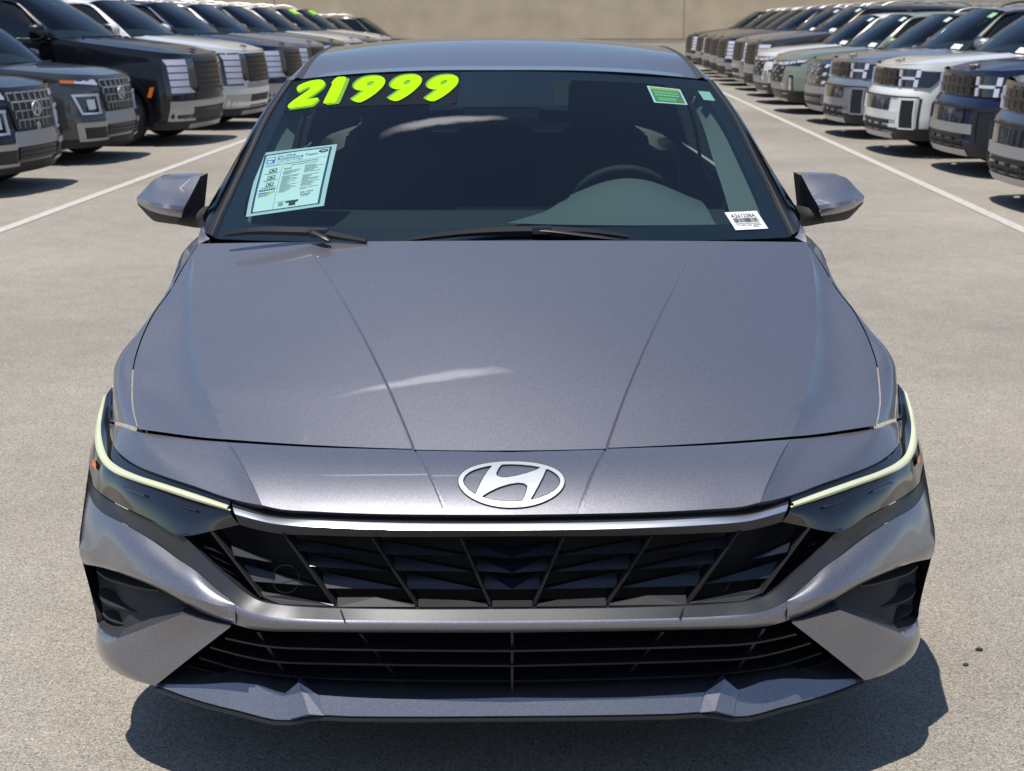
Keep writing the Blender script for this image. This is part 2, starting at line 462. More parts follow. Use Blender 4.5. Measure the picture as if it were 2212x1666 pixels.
# ---- emblem
def emblem():
    c = V3((0, .128, .642)); ex = V3((1, 0, 0)); ey = V3((0, .93, .37)).normalized()
    nrm = ex.cross(ey).normalized()
    def q(zx, zy): # zoom coordinates of the badge, centred
        x = (zx - 1088) * .1128 * .000917; y = (488 - zy) * .1128 * .00158
        yy = y
        return x, yy
    from mathutils.bvhtree import BVHTree
    full = [list(r) + [(-q[0], q[1], q[2]) for q in r[::-1]] for r in nc_]
    nn = len(full[0])
    tree = BVHTree.FromPolygons([tuple(float(k) for k in q) for r in full for q in r], [(i * nn + j, i * nn + j + 1, (i + 1) * nn + j + 1, (i + 1) * nn + j) for i in range(len(full) - 1) for j in range(nn - 1)])
    def p3(x, y, h):
        q = c + ex * x + ey * y
        loc, n_, _, _ = tree.ray_cast(q + V3((0, 0, .3)), V3((0, 0, -1)))
        return tuple((loc if loc is not None else q) + nrm * h)
    outer = [q(1088 + 990 * math.cos(a), 488 - 400 * math.sin(a)) for a in np.linspace(0, 2 * math.pi, 73)[:-1]]
    holes = [
        [(735,195),(600,222),(440,270),(310,330),(225,405),(192,480),(215,545),(290,625),(418,700),(450,640),(500,545),(570,420),(650,300)],
        [(915,172),(1100,165),(1300,178),(1480,203),(1640,238),(1540,295),(1380,350),(1180,402),(1000,432),(900,430),(830,405),(810,365),(850,270)],
        [(535,738),(680,668),(860,600),(1050,552),(1220,530),(1320,543),(1375,580),(1360,650),(1320,730),(1272,800),(1090,806),(880,797),(700,775)],
        [(1755,270),(1880,340),(1960,415),(1990,490),(1965,565),(1880,645),(1740,710),(1580,755),(1425,785),(1500,700),(1590,575),(1680,430)]]
    def soft(L):
        o = []
        for a, c in zip(L, L[1:] + L[:1]):
            o += [lerp(a, c, .12), lerp(a, c, .5), lerp(a, c, .88)]
        return o
    hs = [[q(*w) for w in soft(h)] for h in holes]
    bm = bmesh.new()
    def loop(pts):
        vs = [bm.verts.new((x, y, 0)) for x, y in pts]
        return [bm.edges.new((vs[i], vs[(i + 1) % len(vs)])) for i in range(len(vs))]
    es = loop(outer)
    for h in hs: es += loop(h)
    bmesh.ops.triangle_fill(bm, use_beauty=True, edges=es)
    V = [p3(v.co.x, v.co.y, .003) for v in bm.verts]
    bm.verts.index_update()
    F = [tuple(v.index for v in f.verts) for f in bm.faces]
    bm.free()
    e = MB().add(V, F)
    em = e.build('emblem', M_ALU, car, sharp=20)
    w = MB()
    for L in [outer] + hs:
        w.grid([[p3(x, y, .003) for x, y in L], [p3(x, y, -.006) for x, y in L]], None, close=True)
        w.tube([p3(x, y, .0026) for x, y in L] + [p3(*L[0], .0026)], .0009, 5)
    w.build('emblem_edge', M_SATIN, em, sharp=30)
emblem()

# ---- upper trim: satin strip, chrome strip, satin strip
def strip(name, T, B, mt, dy=0.0, mid=None, parent=None, mu=5):
    T = [tuple(p) for p in T]; B = [tuple(p) for p in B]
    for L in (T, B):
        if abs(L[0][0]) < .02: L[0] = (0,) + L[0][1:]
    rows = [T] + ([[shift(lerp(a, c, .5), dy=mid) for a, c in zip(T, B)]] if mid is not None else []) + [B]
    s = MB().patch(rows, mu, 3)
    s.grid([hseg(B, mu), hseg([shift(p, 0, .025, -.003) for p in B], mu)])
    s.grid([hseg(T, mu), hseg([shift(p, 0, .012, -.002) for p in T], mu)])
    return s.mirror().build(name, mt, parent or car, sharp=20)
T1 = [(0.0018,0.0680,0.5912),(-0.2558,0.0760,0.5919),(-0.3715,0.0920,0.5918),(-0.4599,0.1140,0.5909),(-0.4937,0.1300,0.5932),(-0.5435,0.1580,0.5965)]
T1 = [shift(p, 0, .005, -.003) for p in T1]
C1 = [(0.0013,0.0405,0.5880),(-0.2540,0.0500,0.5884),(-0.3690,0.0680,0.5875),(-0.4574,0.0940,0.5852),(-0.5030,0.1140,0.5893),(-0.5358,0.1320,0.5925)]
C2 = [(0.0010,0.0280,0.5795),(-0.2532,0.0360,0.5800),(-0.3677,0.0540,0.5789),(-0.4549,0.0750,0.5796),(-0.4932,0.0940,0.5821),(-0.5288,0.1140,0.5848)]
T2 = [(0.0013,0.0400,0.5632),(-0.2544,0.0470,0.5613),(-0.3693,0.0630,0.5593),(-0.4512,0.0820,0.5576),(-0.4877,0.0980,0.5597),(-0.5214,0.1140,0.5633)]
g_trim = strip('upper_trim', T1, C1, M_SATIN)
strip('chrome_strip', C1, C2, M_CHROME, mid=-.0015)
strip('lower_trim', C2, T2, M_SATIN)

# ---- grille surround
SO = [(-0.9081,0.4800,0.5169),(-0.8782,0.4180,0.5058),(-0.8533,0.3800,0.5019),(-0.8002,0.3150,0.5025),(-0.7397,0.2500,0.4970),(-0.7024,0.2150,0.4887),(-0.6548,0.1680,0.4755),(-0.6124,0.1280,0.4653),(-0.5687,0.0920,0.4429),(-0.5280,0.0630,0.4225),(-0.4999,0.0460,0.4138),(-0.4646,0.0310,0.4099),(-0.3974,0.0210,0.4084),(-0.2548,0.0060,0.4099),(0.0006,0.0010,0.4097)]
SI = [(-0.9238,0.5580,0.5518),(-0.9013,0.4900,0.5315),(-0.8752,0.4370,0.5279),(-0.8425,0.3930,0.5251),(-0.7818,0.3100,0.5290),(-0.7219,0.2450,0.5280),(-0.6388,0.1660,0.5212),(-0.5950,0.1350,0.4902),(-0.5492,0.0980,0.4641),(-0.5122,0.0760,0.4416),(-0.4818,0.0620,0.4288),(-0.4488,0.0500,0.4259),(-0.3989,0.0380,0.4257),(-0.2556,0.0230,0.4261),(0.0009,0.0180,0.4263)]
SO[-1] = (0,) + tuple(SO[-1][1:]); SI[-1] = (0,) + tuple(SI[-1][1:])
s = MB().patch([SI, SO], 4, 3)
s.grid([hseg(SI[6:], 4), hseg([shift(p, 0, .05, -.004) for p in SI[6:]], 4)])
sur = s.mirror().build('grille_surround', M_SATIN, car, sharp=20)
# joints in the surround
for mir in (0, 1):
    s = MB().tube([(-0.3234,0.0260,0.4235),(-0.3139,0.0040,0.4112)], .0016, 6)
    (s.flipped() if mir else s).build('joint_line', M_MATTE, sur)

M_RIB = mat('grille_rib_plastic', (0.013, 0.013, 0.015), 0.7, spec=.25)
# ---- upper grille: ribs and wedge slats over a dark back
GT = [(-0.6402,0.1700,0.5198),(-0.5788,0.1450,0.5397),(-0.5238,0.1250,0.5577),(-0.4528,0.0920,0.5529),(-0.3706,0.0730,0.5544),(-0.2557,0.0580,0.5563),(0.0015,0.0520,0.5577)]
GBm = [(-0.6393,0.1700,0.5189),(-0.5960,0.1400,0.4884),(-0.5524,0.1150,0.4575),(-0.4853,0.0850,0.4185),(-0.4026,0.0660,0.4143),(-0.2579,0.0520,0.4143),(0.0014,0.0460,0.4149)]
g = MB()
g.grid([hseg([shift(p, 0, .075, .01) for p in GT], 4), hseg([shift(p, 0, .075, -.01) for p in GBm], 4)])
grille = g.mirror().build('upper_grille', M_MATTE, car)
RB = [((-0.0969,0.0502,0.5572),(-0.0413,0.0309,0.4279)),((-0.2643,0.0560,0.5561),(-0.1804,0.0350,0.4272)),((-0.4331,0.0740,0.5600),(-0.3366,0.0455,0.4250)),((-0.5794,0.1331,0.5429),(-0.4780,0.0693,0.4333))]
for mir in (1, -1):
    for (a, c) in RB:
        a2 = (a[0] * mir, a[1], a[2]); c2 = (c[0] * mir, c[1], c[2])
        w = .0024
        V = [shift(a2, -w), shift(a2, w), shift(c2, w), shift(c2, -w)]
        V += [shift(q, 0, .05) for q in V]
        MB().add(V, [(0, 1, 2, 3), (1, 5, 6, 2), (5, 4, 7, 6), (4, 0, 3, 7)]).build('rib', M_RIB, grille, sharp=0)
SL = [[(-0.4164,0.0958,0.5413),(-0.4124,0.0736,0.5252),(-0.2472,0.0594,0.5200)],
 [(-0.3911,0.0931,0.5130),(-0.3852,0.0706,0.4948),(-0.2257,0.0586,0.4868)],
 [(-0.3633,0.0900,0.4763),(-0.3570,0.0675,0.4512),(-0.2046,0.0578,0.4523)],
 [(-0.2460,0.0793,0.5428),(-0.2449,0.0573,0.5230),(-0.0876,0.0539,0.5205)],
 [(-0.2259,0.0786,0.5114),(-0.2224,0.0565,0.4909),(-0.0734,0.0536,0.4877)],
 [(-0.2018,0.0777,0.4777),(-0.1992,0.0557,0.4537),(-0.0570,0.0532,0.4520)],
 [(-0.5401,0.1202,0.5189),(-0.5333,0.1064,0.5045),(-0.4602,0.0855,0.4975)],
 [(-0.5218,0.1235,0.4814),(-0.5093,0.0983,0.4552),(-0.3660,0.0705,0.4535)],
 [(-0.6217,0.1813,0.5119),(-0.5965,0.1451,0.5067),(-0.5454,0.1141,0.4991)],
 [(-0.5757,0.1502,0.4759),(-0.5585,0.1198,0.4720),(-0.5149,0.1020,0.4553)],
 [(-0.6036,0.1688,0.4939),(-0.5822,0.1352,0.4920),(-0.5345,0.1083,0.4797)],
 [(-0.0830,0.0738,0.5397),(-0.0829,0.0518,0.5218),(0.0008,0.0460,0.5184),(0.0012,0.0680,0.5256)],
 [(-0.0682,0.0735,0.5104),(-0.0682,0.0515,0.4901),(0.0008,0.0460,0.4879),(0.0012,0.0680,0.4955)],
 [(-0.0536,0.0732,0.4785),(-0.0524,0.0512,0.4534),(0.0008,0.0460,0.4545),(0.0012,0.0680,0.4671)]]
for mir in (1, -1):
    for quad in SL:
        q = [(x * mir, y, z) for x, y, z in quad]
        if len(q) == 3:   # wedge: tall end, tapering to a point
            a, c, d = q
            back = [shift(a, 0, .034, -.010), shift(c, 0, .030, -.004), shift(d, 0, .018, 0)]
            MB().add(q + back, [(0, 1, 2), (3, 5, 4), (0, 3, 4, 1), (1, 4, 5, 2), (2, 5, 3, 0)]).build('slat', M_SLAT, grille, sharp=0)
        else:
            back = [shift(p, 0, .03, -.006) for p in q]
            MB().add(q + back, [(0, 1, 2, 3), (7, 6, 5, 4), (0, 4, 5, 1), (1, 5, 6, 2), (2, 6, 7, 3), (3, 7, 4, 0)]).build('slat', M_SLAT, grille, sharp=0)
LG = [[(-0.3322,0.0582,0.4360),(-0.2579,0.0517,0.4386),(-0.1835,0.0306,0.4317),(-0.1832,0.0251,0.4296),(-0.3302,0.0349,0.4266)],
 [(-0.1778,0.0489,0.4358),(-0.0860,0.0410,0.4351),(-0.0486,0.0299,0.4322),(-0.0448,0.0218,0.4300),(-0.1768,0.0249,0.4291)],
 [(-0.4809,0.0836,0.4394),(-0.4361,0.0639,0.4394),(-0.3644,0.0446,0.4320),(-0.3381,0.0380,0.4298),(-0.3379,0.0358,0.4280),(-0.4400,0.0503,0.4261),(-0.4789,0.0750,0.4325)],
 [(-0.0377,0.0439,0.4336),(0.0008,0.0440,0.4338),(0.0003,0.0205,0.4301),(-0.0379,0.0208,0.4300)]]
for mir in (1, -1):
    for quad in LG:  # pieces of the surround's ledge, cut to the outline of its sunlit patches
        q = [(x * mir, y, z) for x, y, z in quad]
        back = [shift(p, 0, .004, -.006) for p in q]
        n = len(q)
        MB().add(q + back, [tuple(range(n)), tuple(range(2 * n - 1, n - 1, -1))] + [(i, i + n, (i + 1) % n + n, (i + 1) % n) for i in range(n)]).build('sunlit_ledge', M_SATIN, grille, sharp=0)
# tow-eye cover outline on the viewer's left
cc = V3((-0.4317,0.0750,0.4674))
MB().tube([tuple(cc + V3((.026 * math.cos(a), .006 * math.sin(a), .026 * math.sin(a)))) for a in np.linspace(0, 2 * math.pi, 33)], .0006, 5).build('tow_cover', M_MATTE, grille)
cc = V3((0.4036,0.0750,0.4513))
MB().tube([tuple(cc + V3((.012 * math.cos(a), .003 * math.sin(a), .012 * math.sin(a)))) for a in np.linspace(0, 2 * math.pi, 25)], .0006, 5).build('tow_cover', M_MATTE, grille)

# ---- lower grille
LT = [(0.0011,0.0300,0.3745),(-0.2575,0.0340,0.3747),(-0.3997,0.0460,0.3725),(-0.4656,0.0580,0.3698),(-0.5299,0.0750,0.3754)]
LB = [(0.0024,0.1000,0.2016),(-0.2663,0.1050,0.2014),(-0.4266,0.1250,0.2051),(-0.5788,0.1600,0.2078),(-0.7169,0.1900,0.1969)]
g = MB().grid([hseg([shift(p, 0, .16, .02) for p in LT], 4), hseg([shift(p, 0, .14, -.02) for p in LB], 4)])
lgr = g.mirror().build('lower_grille', M_MATTE, car)
LS = [
 [(0.0012,0.0350,0.3357),(-0.2592,0.0400,0.3376),(-0.3551,0.0470,0.3371),(-0.4737,0.0680,0.3348),(-0.5556,0.0920,0.3416)],
 [(0.0014,0.0450,0.3004),(-0.2606,0.0500,0.3031),(-0.3573,0.0580,0.3021),(-0.4724,0.0800,0.2989),(-0.5903,0.1180,0.3113)],
 [(0.0016,0.0580,0.2626),(-0.2625,0.0640,0.2649),(-0.3598,0.0720,0.2649),(-0.4305,0.0860,0.2638),(-0.5220,0.1080,0.2662),(-0.6189,0.1460,0.2774)],
 [(0.0021,0.0850,0.2216),(-0.2652,0.0900,0.2234),(-0.4052,0.1050,0.2273),(-0.5270,0.1320,0.2365),(-0.6479,0.1700,0.2489)]]
for L in LS:
    L[0] = (0,) + tuple(L[0][1:])
    s = MB()
    f = hseg(L, 5)
    lo = [shift(p, 0, .002, -.005) for p in f]
    bk = [shift(p, 0, .085, .012) for p in f]
    bk2 = [shift(p, 0, .085, .006) for p in f]
    s.grid([bk, f, lo, bk2], None)
    s.mirror().build('slat', M_BLACK, lgr, sharp=30)
for a, c in [((-0.4889,0.0750,0.3589),(-0.4284,0.1150,0.2228)),((-0.2907,0.0550,0.3622),(-0.1996,0.0980,0.2161))]:
    for mir in (1, -1):
        a2, c2 = (a[0] * mir, a[1], a[2]), (c[0] * mir, c[1], c[2])
        V = [shift(a2, -.003), shift(a2, .003), shift(c2, .003), shift(c2, -.003)]; V += [shift(q, 0, .04) for q in V]
        MB().add(V, [(0, 1, 2, 3), (1, 5, 6, 2), (4, 7, 6, 5), (4, 0, 3, 7)]).build('rib', M_BLACK, lgr, sharp=0)
MB().box((0, .075, .313), (.005, .05, .145)).build('rib', M_BLACK, lgr, sharp=0)
# radiator and beam seen between the slats
MB().box((0, .165, .345), (.72, .02, .06)).build('crash_beam', M_BLACK, lgr, sharp=0, bevel=.004)
rd = MB()
for i in range(14):
    rd.box((0, .185, .215 + i * .009), (.62, .006, .003))
rd.build('radiator', M_GRAIN, lgr, sharp=0)

# ---- lip under the lower grille, with its two fins
EU = [(0.0010,0.0240,0.2429),(-0.3073,0.0280,0.2436),(-0.3717,0.0360,0.2452),(-0.4377,0.0520,0.2419),(-0.4970,0.0760,0.2496),(-0.6328,0.1220,0.2291),(-0.7091,0.1580,0.2144)]
EL = [(0.0007,0.0060,0.2138),(-0.3065,0.0100,0.2139),(-0.3876,0.0180,0.2121),(-0.4280,0.0240,0.2003),(-0.5301,0.0560,0.2051),(-0.6314,0.1060,0.2086),(-0.7101,0.1540,0.2143)]
for L in (EU, EL): L[0] = (0,) + tuple(L[0][1:])
EB = [shift(p, 0, .006, -.008) for p in EL]
EB2 = [shift(p, 0, .10, -.004) for p in EL]
s = MB().patch([EU, EL], 4, 3).grid([hseg(EL, 4), hseg(EB, 4), hseg(EB2, 4)])
s.grid([hseg(EU, 4), hseg([shift(p, 0, .14, .0) for p in EU], 4)])
lip = s.mirror().build('lip_spoiler', M_PAINT, car, sharp=18)
s = MB()
rr = [shift(p, 0, .002, -.0085) for p in EL]
s.tube([tuple(q) for q in hseg(rr, 3)], .0045, 6)
s.mirror().build('lip_rail', M_BLACK, lip)
fa, fb, fl, frr = (-0.4111,0.0520,0.2649), (-0.3873,0.0100,0.2185), (-0.4374,0.0500,0.2429), (-0.3715,0.0340,0.2461)
fin = MB().add([fa, fb, fl, (-0.4253,0.0210,0.2037), frr, (-0.3597,0.0140,0.2134), shift(fa, 0, .03, -.004)], [(0, 1, 3, 2), (0, 4, 5, 1), (0, 2, 6), (0, 6, 4)])
for mir in (0, 1):
    (fin.flipped() if mir else fin).build('fin', M_PAINT, lip, sharp=0)

# ---- side air vents
for mir in (0, 1):
    v = MB()
    VT = [shift(p, .004, .02, .002) for p in WR]
    VB = [(-0.8760,0.3640,0.2582),(-0.8545,0.3260,0.2632),(-0.8133,0.2460,0.2796),(-0.7958,0.2160,0.2863),(-0.7745,0.2000,0.2996),(-0.7197,0.1600,0.3332),(-0.6570,0.1160,0.3726),(-0.6419,0.1080,0.3816),(-0.5949,0.0920,0.3774),(-0.5392,0.0620,0.3763)]
    bk = [[shift(p, .01, .05 if i else .02, 0) for i, p in enumerate(VT)], [shift(p, .01, .05 if i else .02, 0) for i, p in enumerate(VB)]]
    v.patch(bk, 3, 4)
    v.grid([hseg(VT, 3), hseg(bk[0], 3)]); v.grid([hseg(VB, 3), hseg(bk[1], 3)])
    o = (v.flipped() if mir else v).build('air_vent', M_GRAIN, car, sharp=25)
    for fn in ([(-0.8708,0.3700,0.3754),(-0.8443,0.3300,0.3767),(-0.7906,0.2750,0.3834),(-0.7393,0.2250,0.3921),(-0.7010,0.1950,0.3993)],
               [(-0.8746,0.3850,0.3170),(-0.8557,0.3450,0.3172),(-0.8239,0.3100,0.3188),(-0.7722,0.2700,0.3246),(-0.7271,0.2450,0.3275)],
               [(-0.8753,0.4000,0.2708),(-0.8592,0.3600,0.2756),(-0.8422,0.3350,0.2785),(-0.8154,0.3050,0.2826),(-0.7944,0.2950,0.2826)]):
        w = MB()
        a = hseg(fn, 4); n = len(a)
        w.grid([[shift(p, .0, .055, .004) for p in a], a, [shift(p, 0, .003, -.006) for p in a], [shift(p, 0, .055, -.004) for p in a]], None)
        (w.flipped() if mir else w).build('vent_fin', M_GRAIN, o, sharp=40)

# ---- headlights
HT = [(-0.5449,0.1520,0.6017),(-0.5837,0.1850,0.6030),(-0.6222,0.2170,0.6049),(-0.6948,0.2820,0.6056),(-0.7753,0.3700,0.6047),(-0.8203,0.4350,0.6057),(-0.8511,0.5000,0.6126),(-0.8755,0.5750,0.6251),(-0.8920,0.6400,0.6395),(-0.9019,0.6900,0.6589),(-0.9159,0.7620,0.6803)]
HT = [shift(p, 0, .005, -.004) for p in HT]
HB = [(-0.5223,0.1170,0.5625),(-0.5790,0.1370,0.5434),(-0.6378,0.1620,0.5246),(-0.7201,0.2380,0.5329),(-0.7799,0.3030,0.5337),(-0.8405,0.3860,0.5296),(-0.8737,0.4320,0.5316),(-0.9003,0.4870,0.5345),(-0.9246,0.5620,0.5559),(-0.9328,0.6570,0.5951),(-0.9279,0.7180,0.6321)]
DU = [(-0.5455,0.1460,0.5940),(-0.6208,0.2080,0.5989),(-0.6933,0.2730,0.5989),(-0.7718,0.3520,0.5957),(-0.8175,0.4120,0.5943),(-0.8518,0.4700,0.5969),(-0.8783,0.5400,0.6208),(-0.8935,0.6000,0.6385),(-0.9022,0.6500,0.6477),(-0.9135,0.7350,0.6738)]
DL = [(-0.5383,0.1340,0.5842),(-0.6188,0.1940,0.5848),(-0.6910,0.2580,0.5849),(-0.7688,0.3350,0.5815),(-0.8280,0.4000,0.5812),(-0.8589,0.4500,0.5830),(-0.8831,0.4980,0.5922),(-0.9027,0.5600,0.6052),(-0.9126,0.6120,0.6204),(-0.9158,0.6950,0.6490)]
M_DRL = mat('pale_light_guide', (0.60, 0.64, 0.44), 0.35, coat=.5)
for mir in (0, 1):
    HT_ = HT
    HM = [shift(lerp(a, c, .55), dx=-.004, dy=-.012) for a, c in zip(HT, HB)]
    s = MB().patch([HT, HM, HB], 5, 6)
    s.grid([hseg(HT, 5), hseg([shift(p, .004, .02, -.01) for p in HT], 5)])
    s.grid([hseg(HB[:3], 5), hseg([shift(p, .0, .03, -.0) for p in HB[:3]], 5)])
    hl = (s.flipped() if mir else s).build('headlight', M_LENS, car, sharp=30)
    DL2 = [lerp(a, c, .78) for a, c in zip(DU, DL)]
    off = [(-.002, -.012, .002)] * 4 + [(-.005, -.009, .002)] * 2 + [(-.008, -.005, .001)] * 4
    U2 = [shift(p, *o) for p, o in zip(DU, off)]; U2 = [shift(lerp(a, c, .20), *o) for a, c, o in zip(DU, DL, off)]; L2 = [shift(p, *o) for p, o in zip(DL2, off)]
    s = MB().patch([[shift(p, .002, .008, .0) for p in U2], U2, [shift(lerp(a, c, .5), -.001, -.003, .001) for a, c in zip(U2, L2)], L2, [shift(p, .002, .008, 0) for p in L2]], 6, 2)
    (s.flipped() if mir else s).build('light_strip', M_DRL, hl, sharp=40)
    # short raised ribs on the lens
    for s in (MB().tube([shift((-0.7896,0.3450,0.5725), -.002, -.014), shift((-0.7346,0.2850,0.5726), -.001, -.014)], .0022, 6),
              MB().tube([shift((-0.6652,0.2280,0.5732), 0, -.013), shift((-0.6122,0.1800,0.5744), 0, -.013)], .0022, 6)):
        (s.flipped() if mir else s).build('lens_rib', M_LENS, hl)
    s = MB().patch([[shift((-0.9013,0.5350,0.5734), -.004, -.004), shift((-0.8856,0.5000,0.5722), -.005, -.006)], [shift((-0.9063,0.5350,0.5597), -.004, -.004), shift((-0.8839,0.4870,0.5626), -.005, -.006)]], 3, 2)
    (s.flipped() if mir else s).build('turn_signal', M_ORANGE, hl)

# ---- fenders and the rest of the body
FS = [(-0.7882,0.4570,0.6630),(-0.8229,0.5650,0.6802),(-0.8487,0.6750,0.6970),(-0.8634,0.7550,0.7192),(-0.8719,0.8250,0.7363),(-0.8754,0.9050,0.7605),(-0.8714,1.0350,0.7990),(-0.8559,1.1750,0.8341),(-0.8452,1.2550,0.8677),(-0.8172,1.3650,0.9237)]
FRr = [(-0.8896,0.6300,0.6304),(-0.9038,0.7000,0.6585),(-0.9172,0.7680,0.6833),(-0.9274,0.8300,0.7086),(-0.9223,0.8800,0.7288),(-0.9003,0.9900,0.7565),(-0.8765,1.0600,0.7884),(-0.8641,1.1900,0.8267),(-0.8486,1.2650,0.8636),(-0.8199,1.3720,0.9197)]
FMm = [shift(lerp(a, c, .5), -.004, 0, q) for a, c, q in zip(FS, FRr, (.004, .006, .008, .010, .010, .008, .001, .001, .001, 0))]
BELT = [(-.812, 1.46, .945), (-.815, 1.9, .955), (-.812, 2.5, .968), (-.80, 3.1, .985), (-.775, 3.6, 1.005), (-.73, 4.1, 1.035), (-.67, 4.45, 1.05), (-.60, 4.62, 1.04)]
def side_keys(p, w=1.0):
    x, y, z = p
    X = -.908 if y < 3.9 else float(np.interp(y, [3.9, 4.3, 4.55, 4.66], [-.905, -.885, -.82, -.70]))
    X0 = max(X, -.912)
    return [p, (lerp((x,), (X0,), .62)[0], y, z - .055), (X0 + .004, y, z - .17 if z > .8 else z - .10), (X0, y, min(.60, z - .14)), (X0 + .006, y, .47), (X0 + .030, y, .30), (X0 + .06, y, .20)]
def arch_cut(o, cy, cz, r):
    me = o.data
    bm = bmesh.new(); bm.from_mesh(me)
    dead = [f for f in bm.faces if math.hypot(f.calc_center_median().y - cy, f.calc_center_median().z - cz) < r]
    bmesh.ops.delete(bm, geom=dead, context='FACES')
    for v in bm.verts:
        if v.is_boundary:
            d = math.hypot(v.co.y - cy, v.co.z - cz)
            if 0 < d < r + .05:
                k = r / d
                v.co.y = cy + (v.co.y - cy) * k; v.co.z = cz + (v.co.z - cz) * k
    bm.to_mesh(me); bm.free()
for mir in (0, 1):
    s = MB().patch([FS, FMm, FRr], 4, 4, (0, 1.0, .3))
    cols = [side_keys(p) for p in FRr + [(-.815, 1.42, .94)]]
    cols = [list(c) for c in zip(*cols)]
    s.patch(cols, 3, 4, (0, 1.2, .4))
    o = (s.flipped() if mir else s).build('fender', M_PAINT, car, sharp=30)
    arch_cut(o, .90, .325, .355)
    for y0, y1, nm in ((1.425, 2.46, 'front_door'), (2.465, 3.32, 'rear_door'), (3.325, 4.62, 'rear_quarter')):
        ys = np.linspace(y0, y1, 6)
        bl = np.array(BELT)
        top = [(float(np.interp(y, bl[:, 1], bl[:, 0])), float(y), float(np.interp(y, bl[:, 1], bl[:, 2]))) for y in ys]
        cols = [list(c) for c in zip(*[side_keys(p) for p in top])]
        s = MB().patch(cols, 4, 4, (0, 2.2, .4))
        o = (s.flipped() if mir else s).build(nm, M_PAINT, car, sharp=30)
        if nm != 'front_door': arch_cut(o, 3.62, .325, .355)
        if nm != 'rear_quarter':
            hx = -.915 if not mir else .915
            MB().box((hx, y1 - .17, .80), (.022, .19, .028)).build('door_handle', M_PAINT, o, sharp=0, bevel=.006)

# greenhouse -------------------------------------------------------
WS = [[(-0.0000,1.2000,0.9488),(-0.2344,1.2156,0.9471),(-0.4297,1.2591,0.9432),(-0.6094,1.3274,0.9375),(-0.7813,1.4200,0.9302)],
 [(-0.0000,1.3850,1.0416),(-0.2295,1.4016,1.0393),(-0.4208,1.4481,1.0339),(-0.5968,1.5210,1.0261),(-0.7651,1.6200,1.0161)],
 [(-0.0000,1.6000,1.1501),(-0.2200,1.6177,1.1483),(-0.4032,1.6671,1.1441),(-0.5719,1.7447,1.1381),(-0.7332,1.8500,1.1304)],
 [(-0.0000,1.7750,1.2353),(-0.2115,1.7923,1.2341),(-0.3878,1.8408,1.2311),(-0.5499,1.9168,1.2268),(-0.7050,2.0200,1.2213)],
 [(-0.0000,2.0450,1.3536),(-0.1962,2.0553,1.3503),(-0.3596,2.0839,1.3426),(-0.5100,2.1289,1.3315),(-0.6539,2.1900,1.3173)]]
G_ = surf(WS, 6, 6)
wsm = MB().grid(G_)
shield = wsm.mirror().build('windshield', M_GLASS, car, sharp=60)
# black printed border, on the inner face of the glass
def gl(s, t, off=.0025):
    """point on the windscreen, s: 0 bottom..1 top, t: 0 centre..1 left edge (negative t: right)"""
    nr, nc = G_.shape[:2]
    a, c = s * (nr - 1), abs(t) * (nc - 1)
    i, j = min(int(a), nr - 2), min(int(c), nc - 2)
    fa, fc = a - i, c - j
    p = (G_[i, j] * (1 - fa) * (1 - fc) + G_[i + 1, j] * fa * (1 - fc) + G_[i, j + 1] * (1 - fa) * fc + G_[i + 1, j + 1] * fa * fc)
    n = np.cross(G_[i, j + 1] - G_[i, j], G_[i + 1, j] - G_[i, j]); n /= np.linalg.norm(n)
    if n[1] > 0: n = -n
    p = p - n * off
    return (p[0] if t >= 0 else -p[0], p[1], p[2])
fb = MB()
S0, S1, T0 = .085, .955, .925      # clear opening
def rounded(N=48):
    pts = []
    rc = .11
    for t in np.linspace(0, T0 - rc * .75, 14): pts.append((S0 + .012 * (t / T0)**2, t))
    for a in np.linspace(-90, 0, 10)[1:]:
        pts.append((S0 + .012 + rc * (1 + math.sin(R(a))), T0 - rc * .75 + rc * .75 * math.cos(R(a))))
    for s in np.linspace(S0 + rc + .03, S1 - .06, 12): pts.append((s, T0 + .012 * math.sin((s - S0) * 3)))
    for a in np.linspace(0, 90, 6)[1:]:
        pts.append((S1 - .05 + .05 * math.sin(R(a)), T0 - .04 + .04 * math.cos(R(a))))
    for t in np.linspace(T0 - .05, 0, 12): pts.append((S1, t))
    return pts
inner = rounded()
outer = []
for s, t in inner:
    if s <= S0 + .0125: outer.append((0, t / T0))
    elif s >= S1 - .001: outer.append((1, t / T0))
    else:
        # project outwards to the border
        ds, dt = s - .5, t - .45
        k = 1e9
        if dt > 0: k = min(k, (1 - .45) / dt)
        if ds < 0: k = min(k, -.5 / ds)
        if ds > 0: k = min(k, .5 / ds)
        outer.append((min(1, max(0, .5 + ds * k)), min(1, .45 + dt * k)))
rows = [[gl(*p) for p in inner], [gl((p[0] * 2 + q[0]) / 3, (p[1] * 2 + q[1]) / 3) for p, q in zip(inner, outer)], [gl((p[0] + q[0] * 2) / 3, (p[1] + q[1] * 2) / 3) for p, q in zip(inner, outer)], [gl(*q) for q in outer]]
frit = MB().grid(rows, None).mirror().build('glass_border', M_FRIT, shield, sharp=60)
# sensor patch behind the mirror
rows = [[gl(s, t) for t in np.linspace(-.17 - (.02 if s > .8 else 0), .17 + (.02 if s > .8 else 0), 9)] for s in np.linspace(.80, .96, 5)]
MB().grid(rows, None).build('sensor_patch', M_FRIT, shield, sharp=60)

